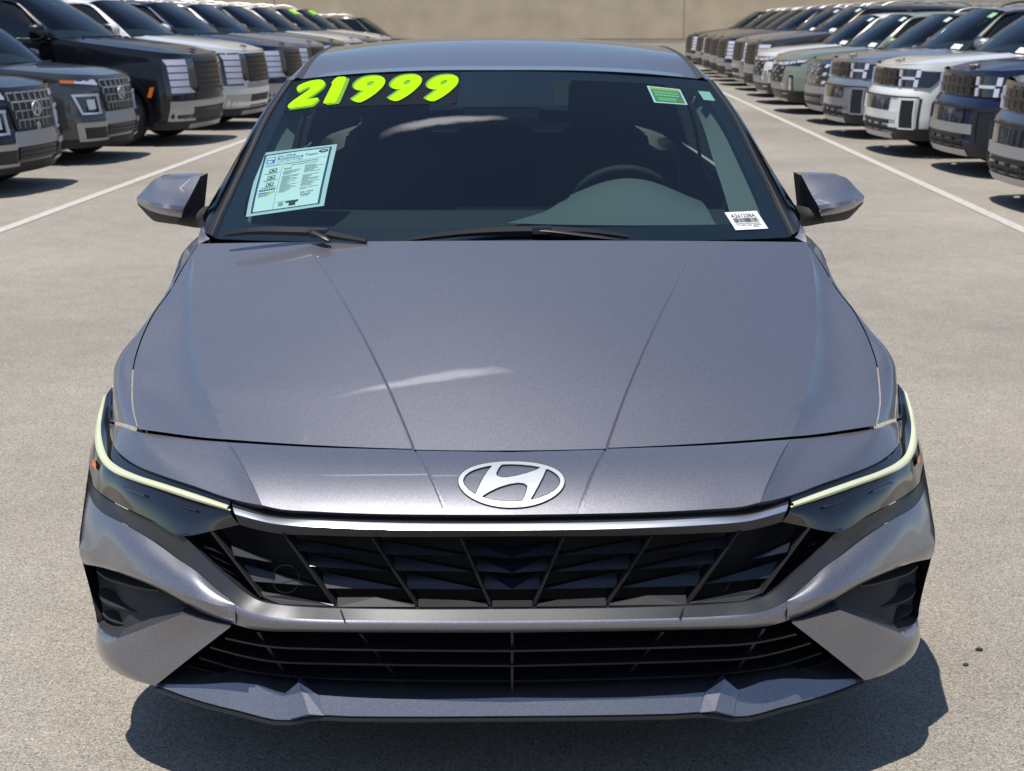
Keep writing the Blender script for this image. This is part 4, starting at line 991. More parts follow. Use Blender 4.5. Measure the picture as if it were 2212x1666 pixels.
DIG = [([[(-0.6325,2.1233,1.2937),(-0.6329,2.1311,1.2971),(-0.6323,2.1354,1.2992),(-0.6298,2.1406,1.3023),(-0.6268,2.1432,1.3045),(-0.6202,2.1457,1.3077),(-0.6144,2.1470,1.3101),(-0.6034,2.1486,1.3142),(-0.5956,2.1483,1.3165),(-0.5834,2.1459,1.3190),(-0.5761,2.1438,1.3202),(-0.5662,2.1396,1.3212),(-0.5608,2.1361,1.3212),(-0.5542,2.1296,1.3202),(-0.5506,2.1244,1.3189),(-0.5463,2.1149,1.3159),(-0.5445,2.1090,1.3138),(-0.5433,2.1005,1.3104),(-0.5436,2.0950,1.3079),(-0.5458,2.0868,1.3037),(-0.5485,2.0812,1.3005),(-0.5545,2.0727,1.2951),(-0.5593,2.0671,1.2913),(-0.5678,2.0587,1.2851),(-0.5732,2.0536,1.2812),(-0.5809,2.0465,1.2758),(-0.5859,2.0420,1.2723),(-0.5932,2.0354,1.2670),(-0.5929,2.0323,1.2658),(-0.5846,2.0298,1.2672),(-0.5790,2.0283,1.2682),(-0.5705,2.0264,1.2700),(-0.5659,2.0251,1.2708),(-0.5607,2.0231,1.2714),(-0.5580,2.0211,1.2713),(-0.5553,2.0170,1.2703),(-0.5546,2.0142,1.2692),(-0.5553,2.0096,1.2670),(-0.5568,2.0055,1.2648),(-0.5606,1.9979,1.2603),(-0.5634,1.9934,1.2575),(-0.5678,1.9877,1.2536),(-0.5733,1.9872,1.2517),(-0.5853,1.9914,1.2498),(-0.5940,1.9945,1.2485),(-0.6079,2.0000,1.2464),(-0.6166,2.0033,1.2451),(-0.6288,2.0081,1.2431),(-0.6348,2.0105,1.2421),(-0.6405,2.0128,1.2412),(-0.6436,2.0151,1.2412),(-0.6470,2.0199,1.2422),(-0.6487,2.0235,1.2432),(-0.6502,2.0294,1.2453),(-0.6503,2.0334,1.2472),(-0.6489,2.0398,1.2505),(-0.6463,2.0442,1.2534),(-0.6399,2.0512,1.2588),(-0.6347,2.0562,1.2628),(-0.6254,2.0640,1.2694),(-0.6187,2.0695,1.2740),(-0.6077,2.0782,1.2815),(-0.6017,2.0830,1.2855),(-0.5947,2.0886,1.2902),(-0.5912,2.0921,1.2928),(-0.5879,2.0968,1.2959),(-0.5871,2.1001,1.2976),(-0.5880,2.1053,1.2996),(-0.5898,2.1078,1.3002),(-0.5943,2.1103,1.2999),(-0.5978,2.1108,1.2991),(-0.6037,2.1097,1.2968),(-0.6078,2.1084,1.2949),(-0.6143,2.1056,1.2916),(-0.6178,2.1039,1.2897),(-0.6218,2.1018,1.2875),(-0.6243,2.1026,1.2870),(-0.6278,2.1071,1.2879),(-0.6296,2.1110,1.2891),(-0.6317,2.1182,1.2917)]],[[(-0.6283,2.1132,1.2905),(-0.6287,2.1210,1.2939),(-0.6280,2.1254,1.2961),(-0.6256,2.1306,1.2992),(-0.6226,2.1331,1.3013),(-0.6160,2.1356,1.3045),(-0.6102,2.1370,1.3069),(-0.5992,2.1386,1.3110),(-0.5915,2.1383,1.3132),(-0.5793,2.1360,1.3158),(-0.5720,2.1338,1.3170),(-0.5622,2.1297,1.3180),(-0.5567,2.1262,1.3180),(-0.5502,2.1198,1.3170),(-0.5466,2.1145,1.3157),(-0.5423,2.1051,1.3127),(-0.5405,2.0992,1.3106),(-0.5393,2.0908,1.3072),(-0.5396,2.0853,1.3047),(-0.5418,2.0771,1.3005),(-0.5446,2.0715,1.2974),(-0.5505,2.0630,1.2920),(-0.5553,2.0574,1.2881),(-0.5637,2.0490,1.2820),(-0.5691,2.0438,1.2781),(-0.5768,2.0369,1.2727),(-0.5818,2.0323,1.2692),(-0.5891,2.0256,1.2640),(-0.5888,2.0225,1.2627),(-0.5806,2.0201,1.2641),(-0.5750,2.0187,1.2652),(-0.5665,2.0168,1.2669),(-0.5619,2.0155,1.2677),(-0.5567,2.0136,1.2684),(-0.5541,2.0117,1.2682),(-0.5513,2.0076,1.2672),(-0.5507,2.0048,1.2661),(-0.5513,2.0002,1.2639),(-0.5528,1.9961,1.2617),(-0.5567,1.9886,1.2572),(-0.5594,1.9842,1.2545),(-0.5638,1.9784,1.2506),(-0.5693,1.9777,1.2487),(-0.5813,1.9819,1.2468),(-0.5899,1.9850,1.2455),(-0.6038,1.9903,1.2434),(-0.6125,1.9936,1.2421),(-0.6247,1.9983,1.2401),(-0.6307,2.0007,1.2392),(-0.6364,2.0030,1.2382),(-0.6394,2.0054,1.2382),(-0.6429,2.0101,1.2392),(-0.6445,2.0136,1.2402),(-0.6460,2.0194,1.2423),(-0.6461,2.0235,1.2442),(-0.6447,2.0298,1.2475),(-0.6421,2.0343,1.2504),(-0.6357,2.0413,1.2558),(-0.6305,2.0463,1.2597),(-0.6212,2.0541,1.2663),(-0.6145,2.0595,1.2710),(-0.6036,2.0682,1.2784),(-0.5976,2.0731,1.2824),(-0.5906,2.0787,1.2871),(-0.5871,2.0822,1.2896),(-0.5838,2.0868,1.2927),(-0.5830,2.0901,1.2944),(-0.5839,2.0953,1.2964),(-0.5857,2.0979,1.2970),(-0.5902,2.1003,1.2967),(-0.5937,2.1008,1.2959),(-0.5995,2.0997,1.2936),(-0.6036,2.0984,1.2918),(-0.6101,2.0955,1.2884),(-0.6136,2.0939,1.2866),(-0.6176,2.0918,1.2844),(-0.6201,2.0926,1.2839),(-0.6236,2.0971,1.2848),(-0.6254,2.1010,1.2859),(-0.6275,2.1082,1.2885)]],[[(-0.6308,2.1149,1.2905),(-0.6312,2.1238,1.2943),(-0.6304,2.1295,1.2972),(-0.6276,2.1352,1.3006),(-0.6243,2.1381,1.3030),(-0.6175,2.1407,1.3063),(-0.6116,2.1421,1.3088),(-0.6005,2.1437,1.3129),(-0.5925,2.1434,1.3152),(-0.5802,2.1410,1.3178),(-0.5727,2.1388,1.3190),(-0.5628,2.1346,1.3200),(-0.5569,2.1309,1.3200),(-0.5499,2.1240,1.3189),(-0.5455,2.1176,1.3173),(-0.5407,2.1071,1.3140),(-0.5383,2.0992,1.3112),(-0.5369,2.0892,1.3072),(-0.5373,2.0820,1.3039),(-0.5397,2.0732,1.2994),(-0.5426,2.0671,1.2960),(-0.5486,2.0585,1.2905),(-0.5535,2.0527,1.2866),(-0.5620,2.0442,1.2804),(-0.5674,2.0391,1.2766),(-0.5751,2.0322,1.2712),(-0.5801,2.0277,1.2677),(-0.5872,2.0211,1.2626),(-0.5892,2.0272,1.2647),(-0.5815,2.0250,1.2660),(-0.5759,2.0236,1.2671),(-0.5674,2.0216,1.2688),(-0.5627,2.0203,1.2696),(-0.5573,2.0183,1.2703),(-0.5538,2.0157,1.2701),(-0.5501,2.0102,1.2687),(-0.5483,2.0026,1.2659),(-0.5491,1.9967,1.2630),(-0.5507,1.9921,1.2605),(-0.5547,1.9845,1.2560),(-0.5575,1.9799,1.2531),(-0.5622,1.9738,1.2490),(-0.5684,1.9729,1.2468),(-0.5805,1.9772,1.2449),(-0.5892,1.9802,1.2436),(-0.6030,1.9855,1.2416),(-0.6117,1.9889,1.2402),(-0.6238,1.9935,1.2383),(-0.6298,1.9960,1.2373),(-0.6356,1.9983,1.2363),(-0.6395,2.0013,1.2363),(-0.6437,2.0070,1.2375),(-0.6464,2.0128,1.2392),(-0.6484,2.0207,1.2421),(-0.6485,2.0269,1.2448),(-0.6469,2.0340,1.2486),(-0.6441,2.0389,1.2518),(-0.6376,2.0460,1.2572),(-0.6323,2.0511,1.2613),(-0.6230,2.0589,1.2679),(-0.6163,2.0644,1.2725),(-0.6054,2.0731,1.2799),(-0.5994,2.0779,1.2840),(-0.5923,2.0835,1.2886),(-0.5890,2.0868,1.2911),(-0.5859,2.0912,1.2940),(-0.5854,2.0924,1.2947),(-0.5857,2.0939,1.2953),(-0.5855,2.0932,1.2950),(-0.5894,2.0953,1.2948),(-0.5924,2.0957,1.2940),(-0.5981,2.0946,1.2918),(-0.6021,2.0934,1.2900),(-0.6085,2.0906,1.2867),(-0.6120,2.0889,1.2849),(-0.6162,2.0868,1.2826),(-0.6199,2.0881,1.2819),(-0.6243,2.0937,1.2830),(-0.6272,2.0998,1.2848),(-0.6297,2.1084,1.2879)]]),
 ([[(-0.5205,2.0954,1.3142),(-0.5182,2.1029,1.3180),(-0.5162,2.1076,1.3206),(-0.5126,2.1144,1.3245),(-0.5099,2.1178,1.3266),(-0.5055,2.1211,1.3291),(-0.5019,2.1215,1.3302),(-0.4953,2.1192,1.3308),(-0.4907,2.1173,1.3310),(-0.4837,2.1138,1.3311),(-0.4805,2.1112,1.3307),(-0.4780,2.1069,1.3294),(-0.4772,2.1034,1.3280),(-0.4771,2.0972,1.3254),(-0.4780,2.0872,1.3208),(-0.4807,2.0634,1.3098),(-0.4830,2.0464,1.3019),(-0.4871,2.0196,1.2893),(-0.4897,2.0019,1.2809),(-0.4938,1.9758,1.2684),(-0.4958,1.9659,1.2635),(-0.4980,1.9622,1.2613),(-0.5020,1.9621,1.2602),(-0.5117,1.9655,1.2592),(-0.5184,1.9677,1.2585),(-0.5286,1.9708,1.2571),(-0.5329,1.9731,1.2570),(-0.5356,1.9769,1.2580),(-0.5363,1.9802,1.2593),(-0.5358,1.9864,1.2622),(-0.5342,1.9960,1.2669),(-0.5300,2.0184,1.2779),(-0.5271,2.0342,1.2856),(-0.5226,2.0588,1.2976),(-0.5203,2.0708,1.3035),(-0.5179,2.0819,1.3089),(-0.5178,2.0860,1.3108),(-0.5198,2.0874,1.3109),(-0.5206,2.0889,1.3113),(-0.5211,2.0920,1.3125)]],[[(-0.5093,2.0826,1.3114),(-0.5070,2.0901,1.3152),(-0.5050,2.0948,1.3178),(-0.5013,2.1017,1.3216),(-0.4986,2.1051,1.3238),(-0.4943,2.1084,1.3263),(-0.4906,2.1088,1.3273),(-0.4841,2.1066,1.3279),(-0.4796,2.1048,1.3281),(-0.4725,2.1014,1.3282),(-0.4694,2.0989,1.3278),(-0.4669,2.0945,1.3265),(-0.4661,2.0910,1.3252),(-0.4660,2.0848,1.3225),(-0.4669,2.0747,1.3180),(-0.4697,2.0511,1.3071),(-0.4720,2.0341,1.2992),(-0.4761,2.0074,1.2866),(-0.4788,1.9898,1.2782),(-0.4829,1.9637,1.2658),(-0.4849,1.9540,1.2609),(-0.4871,1.9502,1.2587),(-0.4911,1.9501,1.2576),(-0.5008,1.9535,1.2566),(-0.5078,1.9557,1.2559),(-0.5190,1.9591,1.2545),(-0.5236,1.9616,1.2543),(-0.5262,1.9655,1.2553),(-0.5270,1.9688,1.2566),(-0.5264,1.9750,1.2596),(-0.5249,1.9844,1.2642),(-0.5207,2.0068,1.2752),(-0.5174,2.0223,1.2829),(-0.5118,2.0463,1.2949),(-0.5091,2.0581,1.3007),(-0.5067,2.0692,1.3061),(-0.5066,2.0733,1.3080),(-0.5085,2.0747,1.3081),(-0.5094,2.0762,1.3085),(-0.5099,2.0792,1.3097)]],[[(-0.5115,2.0862,1.3124),(-0.5091,2.0940,1.3164),(-0.5070,2.0990,1.3191),(-0.5032,2.1061,1.3231),(-0.5003,2.1098,1.3254),(-0.4956,2.1134,1.3281),(-0.4914,2.1138,1.3293),(-0.4846,2.1115,1.3299),(-0.4800,2.1097,1.3301),(-0.4728,2.1062,1.3303),(-0.4689,2.1029,1.3297),(-0.4654,2.0969,1.3279),(-0.4638,2.0901,1.3253),(-0.4637,2.0826,1.3221),(-0.4646,2.0721,1.3173),(-0.4674,2.0483,1.3064),(-0.4697,2.0313,1.2985),(-0.4738,2.0045,1.2858),(-0.4765,1.9869,1.2775),(-0.4806,1.9608,1.2650),(-0.4828,1.9506,1.2599),(-0.4857,1.9458,1.2570),(-0.4904,1.9455,1.2557),(-0.5002,1.9489,1.2547),(-0.5071,1.9511,1.2540),(-0.5184,1.9545,1.2526),(-0.5236,1.9574,1.2524),(-0.5276,1.9632,1.2540),(-0.5293,1.9707,1.2568),(-0.5287,1.9778,1.2602),(-0.5271,1.9875,1.2650),(-0.5229,2.0101,1.2761),(-0.5196,2.0257,1.2838),(-0.5140,2.0497,1.2958),(-0.5114,2.0615,1.3016),(-0.5090,2.0723,1.3070),(-0.5084,2.0719,1.3069),(-0.5087,2.0704,1.3062),(-0.5113,2.0750,1.3076),(-0.5123,2.0813,1.3101)]]),
 ([[(-0.4464,2.0321,1.3040),(-0.4462,2.0407,1.3078),(-0.4449,2.0464,1.3105),(-0.4414,2.0552,1.3151),(-0.4382,2.0607,1.3181),(-0.4320,2.0686,1.3227),(-0.4270,2.0727,1.3255),(-0.4181,2.0773,1.3293),(-0.4117,2.0788,1.3312),(-0.4016,2.0786,1.3330),(-0.3948,2.0777,1.3338),(-0.3846,2.0751,1.3346),(-0.3783,2.0726,1.3346),(-0.3696,2.0676,1.3339),(-0.3647,2.0633,1.3329),(-0.3588,2.0554,1.3305),(-0.3558,2.0491,1.3283),(-0.3527,2.0384,1.3242),(-0.3517,2.0308,1.3211),(-0.3519,2.0187,1.3159),(-0.3530,2.0110,1.3124),(-0.3561,1.9999,1.3072),(-0.3591,1.9925,1.3035),(-0.3650,1.9810,1.2975),(-0.3695,1.9732,1.2934),(-0.3770,1.9616,1.2871),(-0.3820,1.9551,1.2833),(-0.3897,1.9464,1.2781),(-0.3951,1.9411,1.2747),(-0.4036,1.9337,1.2699),(-0.4088,1.9300,1.2672),(-0.4159,1.9262,1.2641),(-0.4205,1.9259,1.2630),(-0.4272,1.9288,1.2628),(-0.4315,1.9318,1.2633),(-0.4377,1.9380,1.2647),(-0.4413,1.9427,1.2660),(-0.4460,1.9505,1.2684),(-0.4461,1.9547,1.2702),(-0.4415,1.9592,1.2732),(-0.4377,1.9632,1.2758),(-0.4308,1.9709,1.2807),(-0.4265,1.9759,1.2838),(-0.4204,1.9834,1.2883),(-0.4171,1.9877,1.2908),(-0.4134,1.9929,1.2938),(-0.4144,1.9955,1.2947),(-0.4212,1.9980,1.2944),(-0.4257,2.0002,1.2945),(-0.4327,2.0044,1.2949),(-0.4365,2.0079,1.2956),(-0.4411,2.0142,1.2973),(-0.4434,2.0189,1.2989),(-0.4457,2.0267,1.3018)],[(-0.4078,2.0291,1.3105),(-0.4069,2.0348,1.3131),(-0.4055,2.0382,1.3149),(-0.4021,2.0429,1.3176),(-0.3994,2.0447,1.3189),(-0.3949,2.0455,1.3200),(-0.3920,2.0448,1.3203),(-0.3881,2.0421,1.3198),(-0.3865,2.0395,1.3190),(-0.3858,2.0344,1.3169),(-0.3863,2.0309,1.3153),(-0.3884,2.0257,1.3127),(-0.3905,2.0227,1.3110),(-0.3944,2.0190,1.3088),(-0.3972,2.0180,1.3078),(-0.4018,2.0187,1.3072),(-0.4041,2.0194,1.3071),(-0.4061,2.0209,1.3074),(-0.4070,2.0226,1.3079),(-0.4078,2.0260,1.3092)]],[[(-0.4530,2.0433,1.3074),(-0.4529,2.0518,1.3111),(-0.4516,2.0576,1.3139),(-0.4481,2.0664,1.3185),(-0.4448,2.0719,1.3215),(-0.4387,2.0796,1.3262),(-0.4337,2.0838,1.3290),(-0.4247,2.0884,1.3327),(-0.4184,2.0898,1.3346),(-0.4082,2.0895,1.3364),(-0.4014,2.0885,1.3373),(-0.3912,2.0859,1.3380),(-0.3848,2.0833,1.3380),(-0.3761,2.0783,1.3374),(-0.3712,2.0739,1.3364),(-0.3653,2.0659,1.3339),(-0.3623,2.0596,1.3318),(-0.3592,2.0488,1.3277),(-0.3582,2.0411,1.3245),(-0.3583,2.0290,1.3193),(-0.3594,2.0213,1.3158),(-0.3625,2.0102,1.3106),(-0.3655,2.0026,1.3068),(-0.3714,1.9911,1.3009),(-0.3759,1.9835,1.2968),(-0.3834,1.9720,1.2904),(-0.3884,1.9652,1.2866),(-0.3961,1.9566,1.2814),(-0.4015,1.9513,1.2780),(-0.4100,1.9440,1.2731),(-0.4152,1.9403,1.2705),(-0.4223,1.9364,1.2673),(-0.4269,1.9361,1.2662),(-0.4337,1.9389,1.2661),(-0.4380,1.9421,1.2665),(-0.4442,1.9485,1.2679),(-0.4479,1.9533,1.2692),(-0.4526,1.9612,1.2716),(-0.4526,1.9653,1.2735),(-0.4480,1.9698,1.2765),(-0.4442,1.9739,1.2791),(-0.4374,1.9816,1.2840),(-0.4330,1.9866,1.2871),(-0.4270,1.9941,1.2916),(-0.4237,1.9983,1.2941),(-0.4199,2.0035,1.2971),(-0.4209,2.0061,1.2980),(-0.4277,2.0087,1.2978),(-0.4323,2.0110,1.2978),(-0.4393,2.0153,1.2982),(-0.4431,2.0188,1.2989),(-0.4478,2.0250,1.3007),(-0.4501,2.0298,1.3022),(-0.4523,2.0378,1.3052)]],[[(-0.4554,2.0448,1.3075),(-0.4552,2.0544,1.3117),(-0.4537,2.0613,1.3150),(-0.4500,2.0704,1.3198),(-0.4466,2.0763,1.3231),(-0.4403,2.0842,1.3278),(-0.4350,2.0886,1.3308),(-0.4259,2.0933,1.3346),(-0.4192,2.0948,1.3366),(-0.4089,2.0944,1.3384),(-0.4020,2.0934,1.3393),(-0.3916,2.0907,1.3400),(-0.3850,2.0880,1.3401),(-0.3761,2.0829,1.3394),(-0.3707,2.0781,1.3382),(-0.3643,2.0695,1.3356),(-0.3606,2.0618,1.3330),(-0.3571,2.0498,1.3284),(-0.3559,2.0402,1.3245),(-0.3560,2.0271,1.3189),(-0.3573,2.0183,1.3149),(-0.3605,2.0068,1.3095),(-0.3636,1.9989,1.3055),(-0.3696,1.9872,1.2995),(-0.3742,1.9794,1.2953),(-0.3817,1.9678,1.2889),(-0.3869,1.9610,1.2850),(-0.3946,1.9524,1.2798),(-0.4001,1.9470,1.2764),(-0.4086,1.9396,1.2715),(-0.4139,1.9359,1.2688),(-0.4212,1.9320,1.2655),(-0.4264,1.9316,1.2643),(-0.4335,1.9346,1.2641),(-0.4382,1.9380,1.2646),(-0.4447,1.9446,1.2661),(-0.4487,1.9499,1.2676),(-0.4542,1.9592,1.2704),(-0.4545,1.9692,1.2748),(-0.4496,1.9742,1.2780),(-0.4458,1.9782,1.2806),(-0.4390,1.9859,1.2855),(-0.4347,1.9910,1.2886),(-0.4286,1.9984,1.2931),(-0.4253,2.0026,1.2956),(-0.4219,2.0071,1.2983),(-0.4209,2.0016,1.2961),(-0.4274,2.0040,1.2958),(-0.4321,2.0064,1.2958),(-0.4393,2.0108,1.2962),(-0.4436,2.0148,1.2971),(-0.4487,2.0217,1.2990),(-0.4518,2.0280,1.3011),(-0.4544,2.0373,1.3045)]]),
 ([[(-0.3323,1.9960,1.3093),(-0.3319,2.0045,1.3130),(-0.3306,2.0104,1.3157),(-0.3269,2.0197,1.3202),(-0.3236,2.0256,1.3232),(-0.3174,2.0341,1.3278),(-0.3124,2.0389,1.3305),(-0.3035,2.0448,1.3342),(-0.2972,2.0472,1.3360),(-0.2873,2.0482,1.3378),(-0.2806,2.0481,1.3386),(-0.2705,2.0470,1.3393),(-0.2643,2.0453,1.3393),(-0.2559,2.0414,1.3386),(-0.2512,2.0377,1.3376),(-0.2455,2.0305,1.3351),(-0.2427,2.0247,1.3329),(-0.2398,2.0143,1.3289),(-0.2390,2.0069,1.3258),(-0.2394,1.9948,1.3206),(-0.2406,1.9870,1.3171),(-0.2439,1.9756,1.3119),(-0.2471,1.9678,1.3082),(-0.2532,1.9557,1.3023),(-0.2577,1.9474,1.2983),(-0.2654,1.9350,1.2920),(-0.2705,1.9278,1.2882),(-0.2783,1.9183,1.2831),(-0.2837,1.9123,1.2798),(-0.2923,1.9039,1.2750),(-0.2975,1.8996,1.2724),(-0.3045,1.8949,1.2693),(-0.3091,1.8940,1.2683),(-0.3156,1.8959,1.2682),(-0.3198,1.8983,1.2686),(-0.3258,1.9036,1.2701),(-0.3292,1.9078,1.2714),(-0.3337,1.9150,1.2739),(-0.3336,1.9191,1.2757),(-0.3290,1.9242,1.2786),(-0.3252,1.9287,1.2812),(-0.3183,1.9372,1.2860),(-0.3139,1.9428,1.2890),(-0.3078,1.9511,1.2935),(-0.3045,1.9558,1.2959),(-0.3006,1.9614,1.2989),(-0.3016,1.9638,1.2998),(-0.3082,1.9654,1.2996),(-0.3127,1.9670,1.2996),(-0.3194,1.9702,1.3001),(-0.3231,1.9732,1.3008),(-0.3275,1.9788,1.3026),(-0.3297,1.9832,1.3041),(-0.3317,1.9906,1.3071)],[(-0.2944,1.9981,1.3155),(-0.2934,2.0039,1.3181),(-0.2919,2.0075,1.3198),(-0.2884,2.0126,1.3225),(-0.2858,2.0147,1.3237),(-0.2813,2.0161,1.3249),(-0.2785,2.0159,1.3251),(-0.2747,2.0137,1.3246),(-0.2732,2.0113,1.3238),(-0.2726,2.0062,1.3217),(-0.2731,2.0027,1.3201),(-0.2754,1.9972,1.3175),(-0.2774,1.9940,1.3159),(-0.2814,1.9898,1.3137),(-0.2842,1.9884,1.3127),(-0.2887,1.9885,1.3122),(-0.2909,1.9889,1.3121),(-0.2929,1.9902,1.3123),(-0.2938,1.9917,1.3129),(-0.2945,1.9950,1.3142)]],[[(-0.3386,2.0061,1.3126),(-0.3383,2.0146,1.3163),(-0.3369,2.0205,1.3191),(-0.3333,2.0298,1.3236),(-0.3300,2.0357,1.3266),(-0.3237,2.0444,1.3312),(-0.3187,2.0492,1.3340),(-0.3098,2.0549,1.3377),(-0.3035,2.0572,1.3395),(-0.2935,2.0583,1.3412),(-0.2869,2.0582,1.3421),(-0.2768,2.0569,1.3428),(-0.2706,2.0552,1.3428),(-0.2621,2.0512,1.3421),(-0.2574,2.0475,1.3410),(-0.2517,2.0402,1.3386),(-0.2488,2.0344,1.3364),(-0.2459,2.0240,1.3323),(-0.2451,2.0164,1.3292),(-0.2455,2.0043,1.3240),(-0.2467,1.9965,1.3205),(-0.2500,1.9851,1.3153),(-0.2532,1.9771,1.3116),(-0.2592,1.9650,1.3057),(-0.2638,1.9568,1.3016),(-0.2715,1.9444,1.2953),(-0.2766,1.9370,1.2915),(-0.2844,1.9276,1.2864),(-0.2898,1.9216,1.2831),(-0.2984,1.9134,1.2783),(-0.3036,1.9090,1.2757),(-0.3107,1.9042,1.2726),(-0.3152,1.9032,1.2715),(-0.3218,1.9051,1.2714),(-0.3260,1.9077,1.2719),(-0.3320,1.9132,1.2734),(-0.3354,1.9175,1.2747),(-0.3399,1.9247,1.2771),(-0.3399,1.9288,1.2789),(-0.3352,1.9338,1.2819),(-0.3314,1.9384,1.2844),(-0.3245,1.9469,1.2893),(-0.3201,1.9525,1.2923),(-0.3140,1.9608,1.2968),(-0.3107,1.9655,1.2992),(-0.3069,1.9711,1.3022),(-0.3078,1.9735,1.3031),(-0.3145,1.9751,1.3029),(-0.3189,1.9768,1.3030),(-0.3257,1.9801,1.3034),(-0.3294,1.9831,1.3041),(-0.3338,1.9887,1.3059),(-0.3360,1.9931,1.3075),(-0.3380,2.0007,1.3104)]],[[(-0.3409,2.0072,1.3128),(-0.3405,2.0168,1.3170),(-0.3389,2.0239,1.3202),(-0.3351,2.0335,1.3249),(-0.3316,2.0399,1.3282),(-0.3252,2.0488,1.3328),(-0.3199,2.0538,1.3358),(-0.3108,2.0597,1.3395),(-0.3042,2.0620,1.3415),(-0.2941,2.0631,1.3432),(-0.2873,2.0630,1.3441),(-0.2771,2.0616,1.3448),(-0.2706,2.0599,1.3448),(-0.2619,2.0559,1.3441),(-0.2567,2.0517,1.3429),(-0.2506,2.0440,1.3403),(-0.2471,2.0368,1.3376),(-0.2439,2.0252,1.3330),(-0.2429,2.0158,1.3291),(-0.2433,2.0027,1.3235),(-0.2447,1.9938,1.3196),(-0.2481,1.9820,1.3142),(-0.2514,1.9736,1.3103),(-0.2576,1.9613,1.3043),(-0.2623,1.9530,1.3002),(-0.2700,1.9406,1.2939),(-0.2752,1.9331,1.2900),(-0.2830,1.9236,1.2848),(-0.2885,1.9175,1.2815),(-0.2971,1.9092,1.2767),(-0.3024,1.9047,1.2740),(-0.3097,1.8999,1.2708),(-0.3148,1.8989,1.2696),(-0.3217,1.9009,1.2695),(-0.3263,1.9036,1.2700),(-0.3325,1.9093,1.2716),(-0.3364,1.9140,1.2730),(-0.3415,1.9225,1.2759),(-0.3416,1.9324,1.2802),(-0.3367,1.9379,1.2834),(-0.3329,1.9424,1.2860),(-0.3260,1.9510,1.2908),(-0.3217,1.9566,1.2939),(-0.3155,1.9648,1.2983),(-0.3122,1.9694,1.3008),(-0.3088,1.9744,1.3034),(-0.3078,1.9691,1.3012),(-0.3142,1.9705,1.3010),(-0.3188,1.9722,1.3010),(-0.3258,1.9757,1.3015),(-0.3300,1.9791,1.3023),(-0.3348,1.9853,1.3043),(-0.3377,1.9910,1.3063),(-0.3401,1.9999,1.3098)]]),
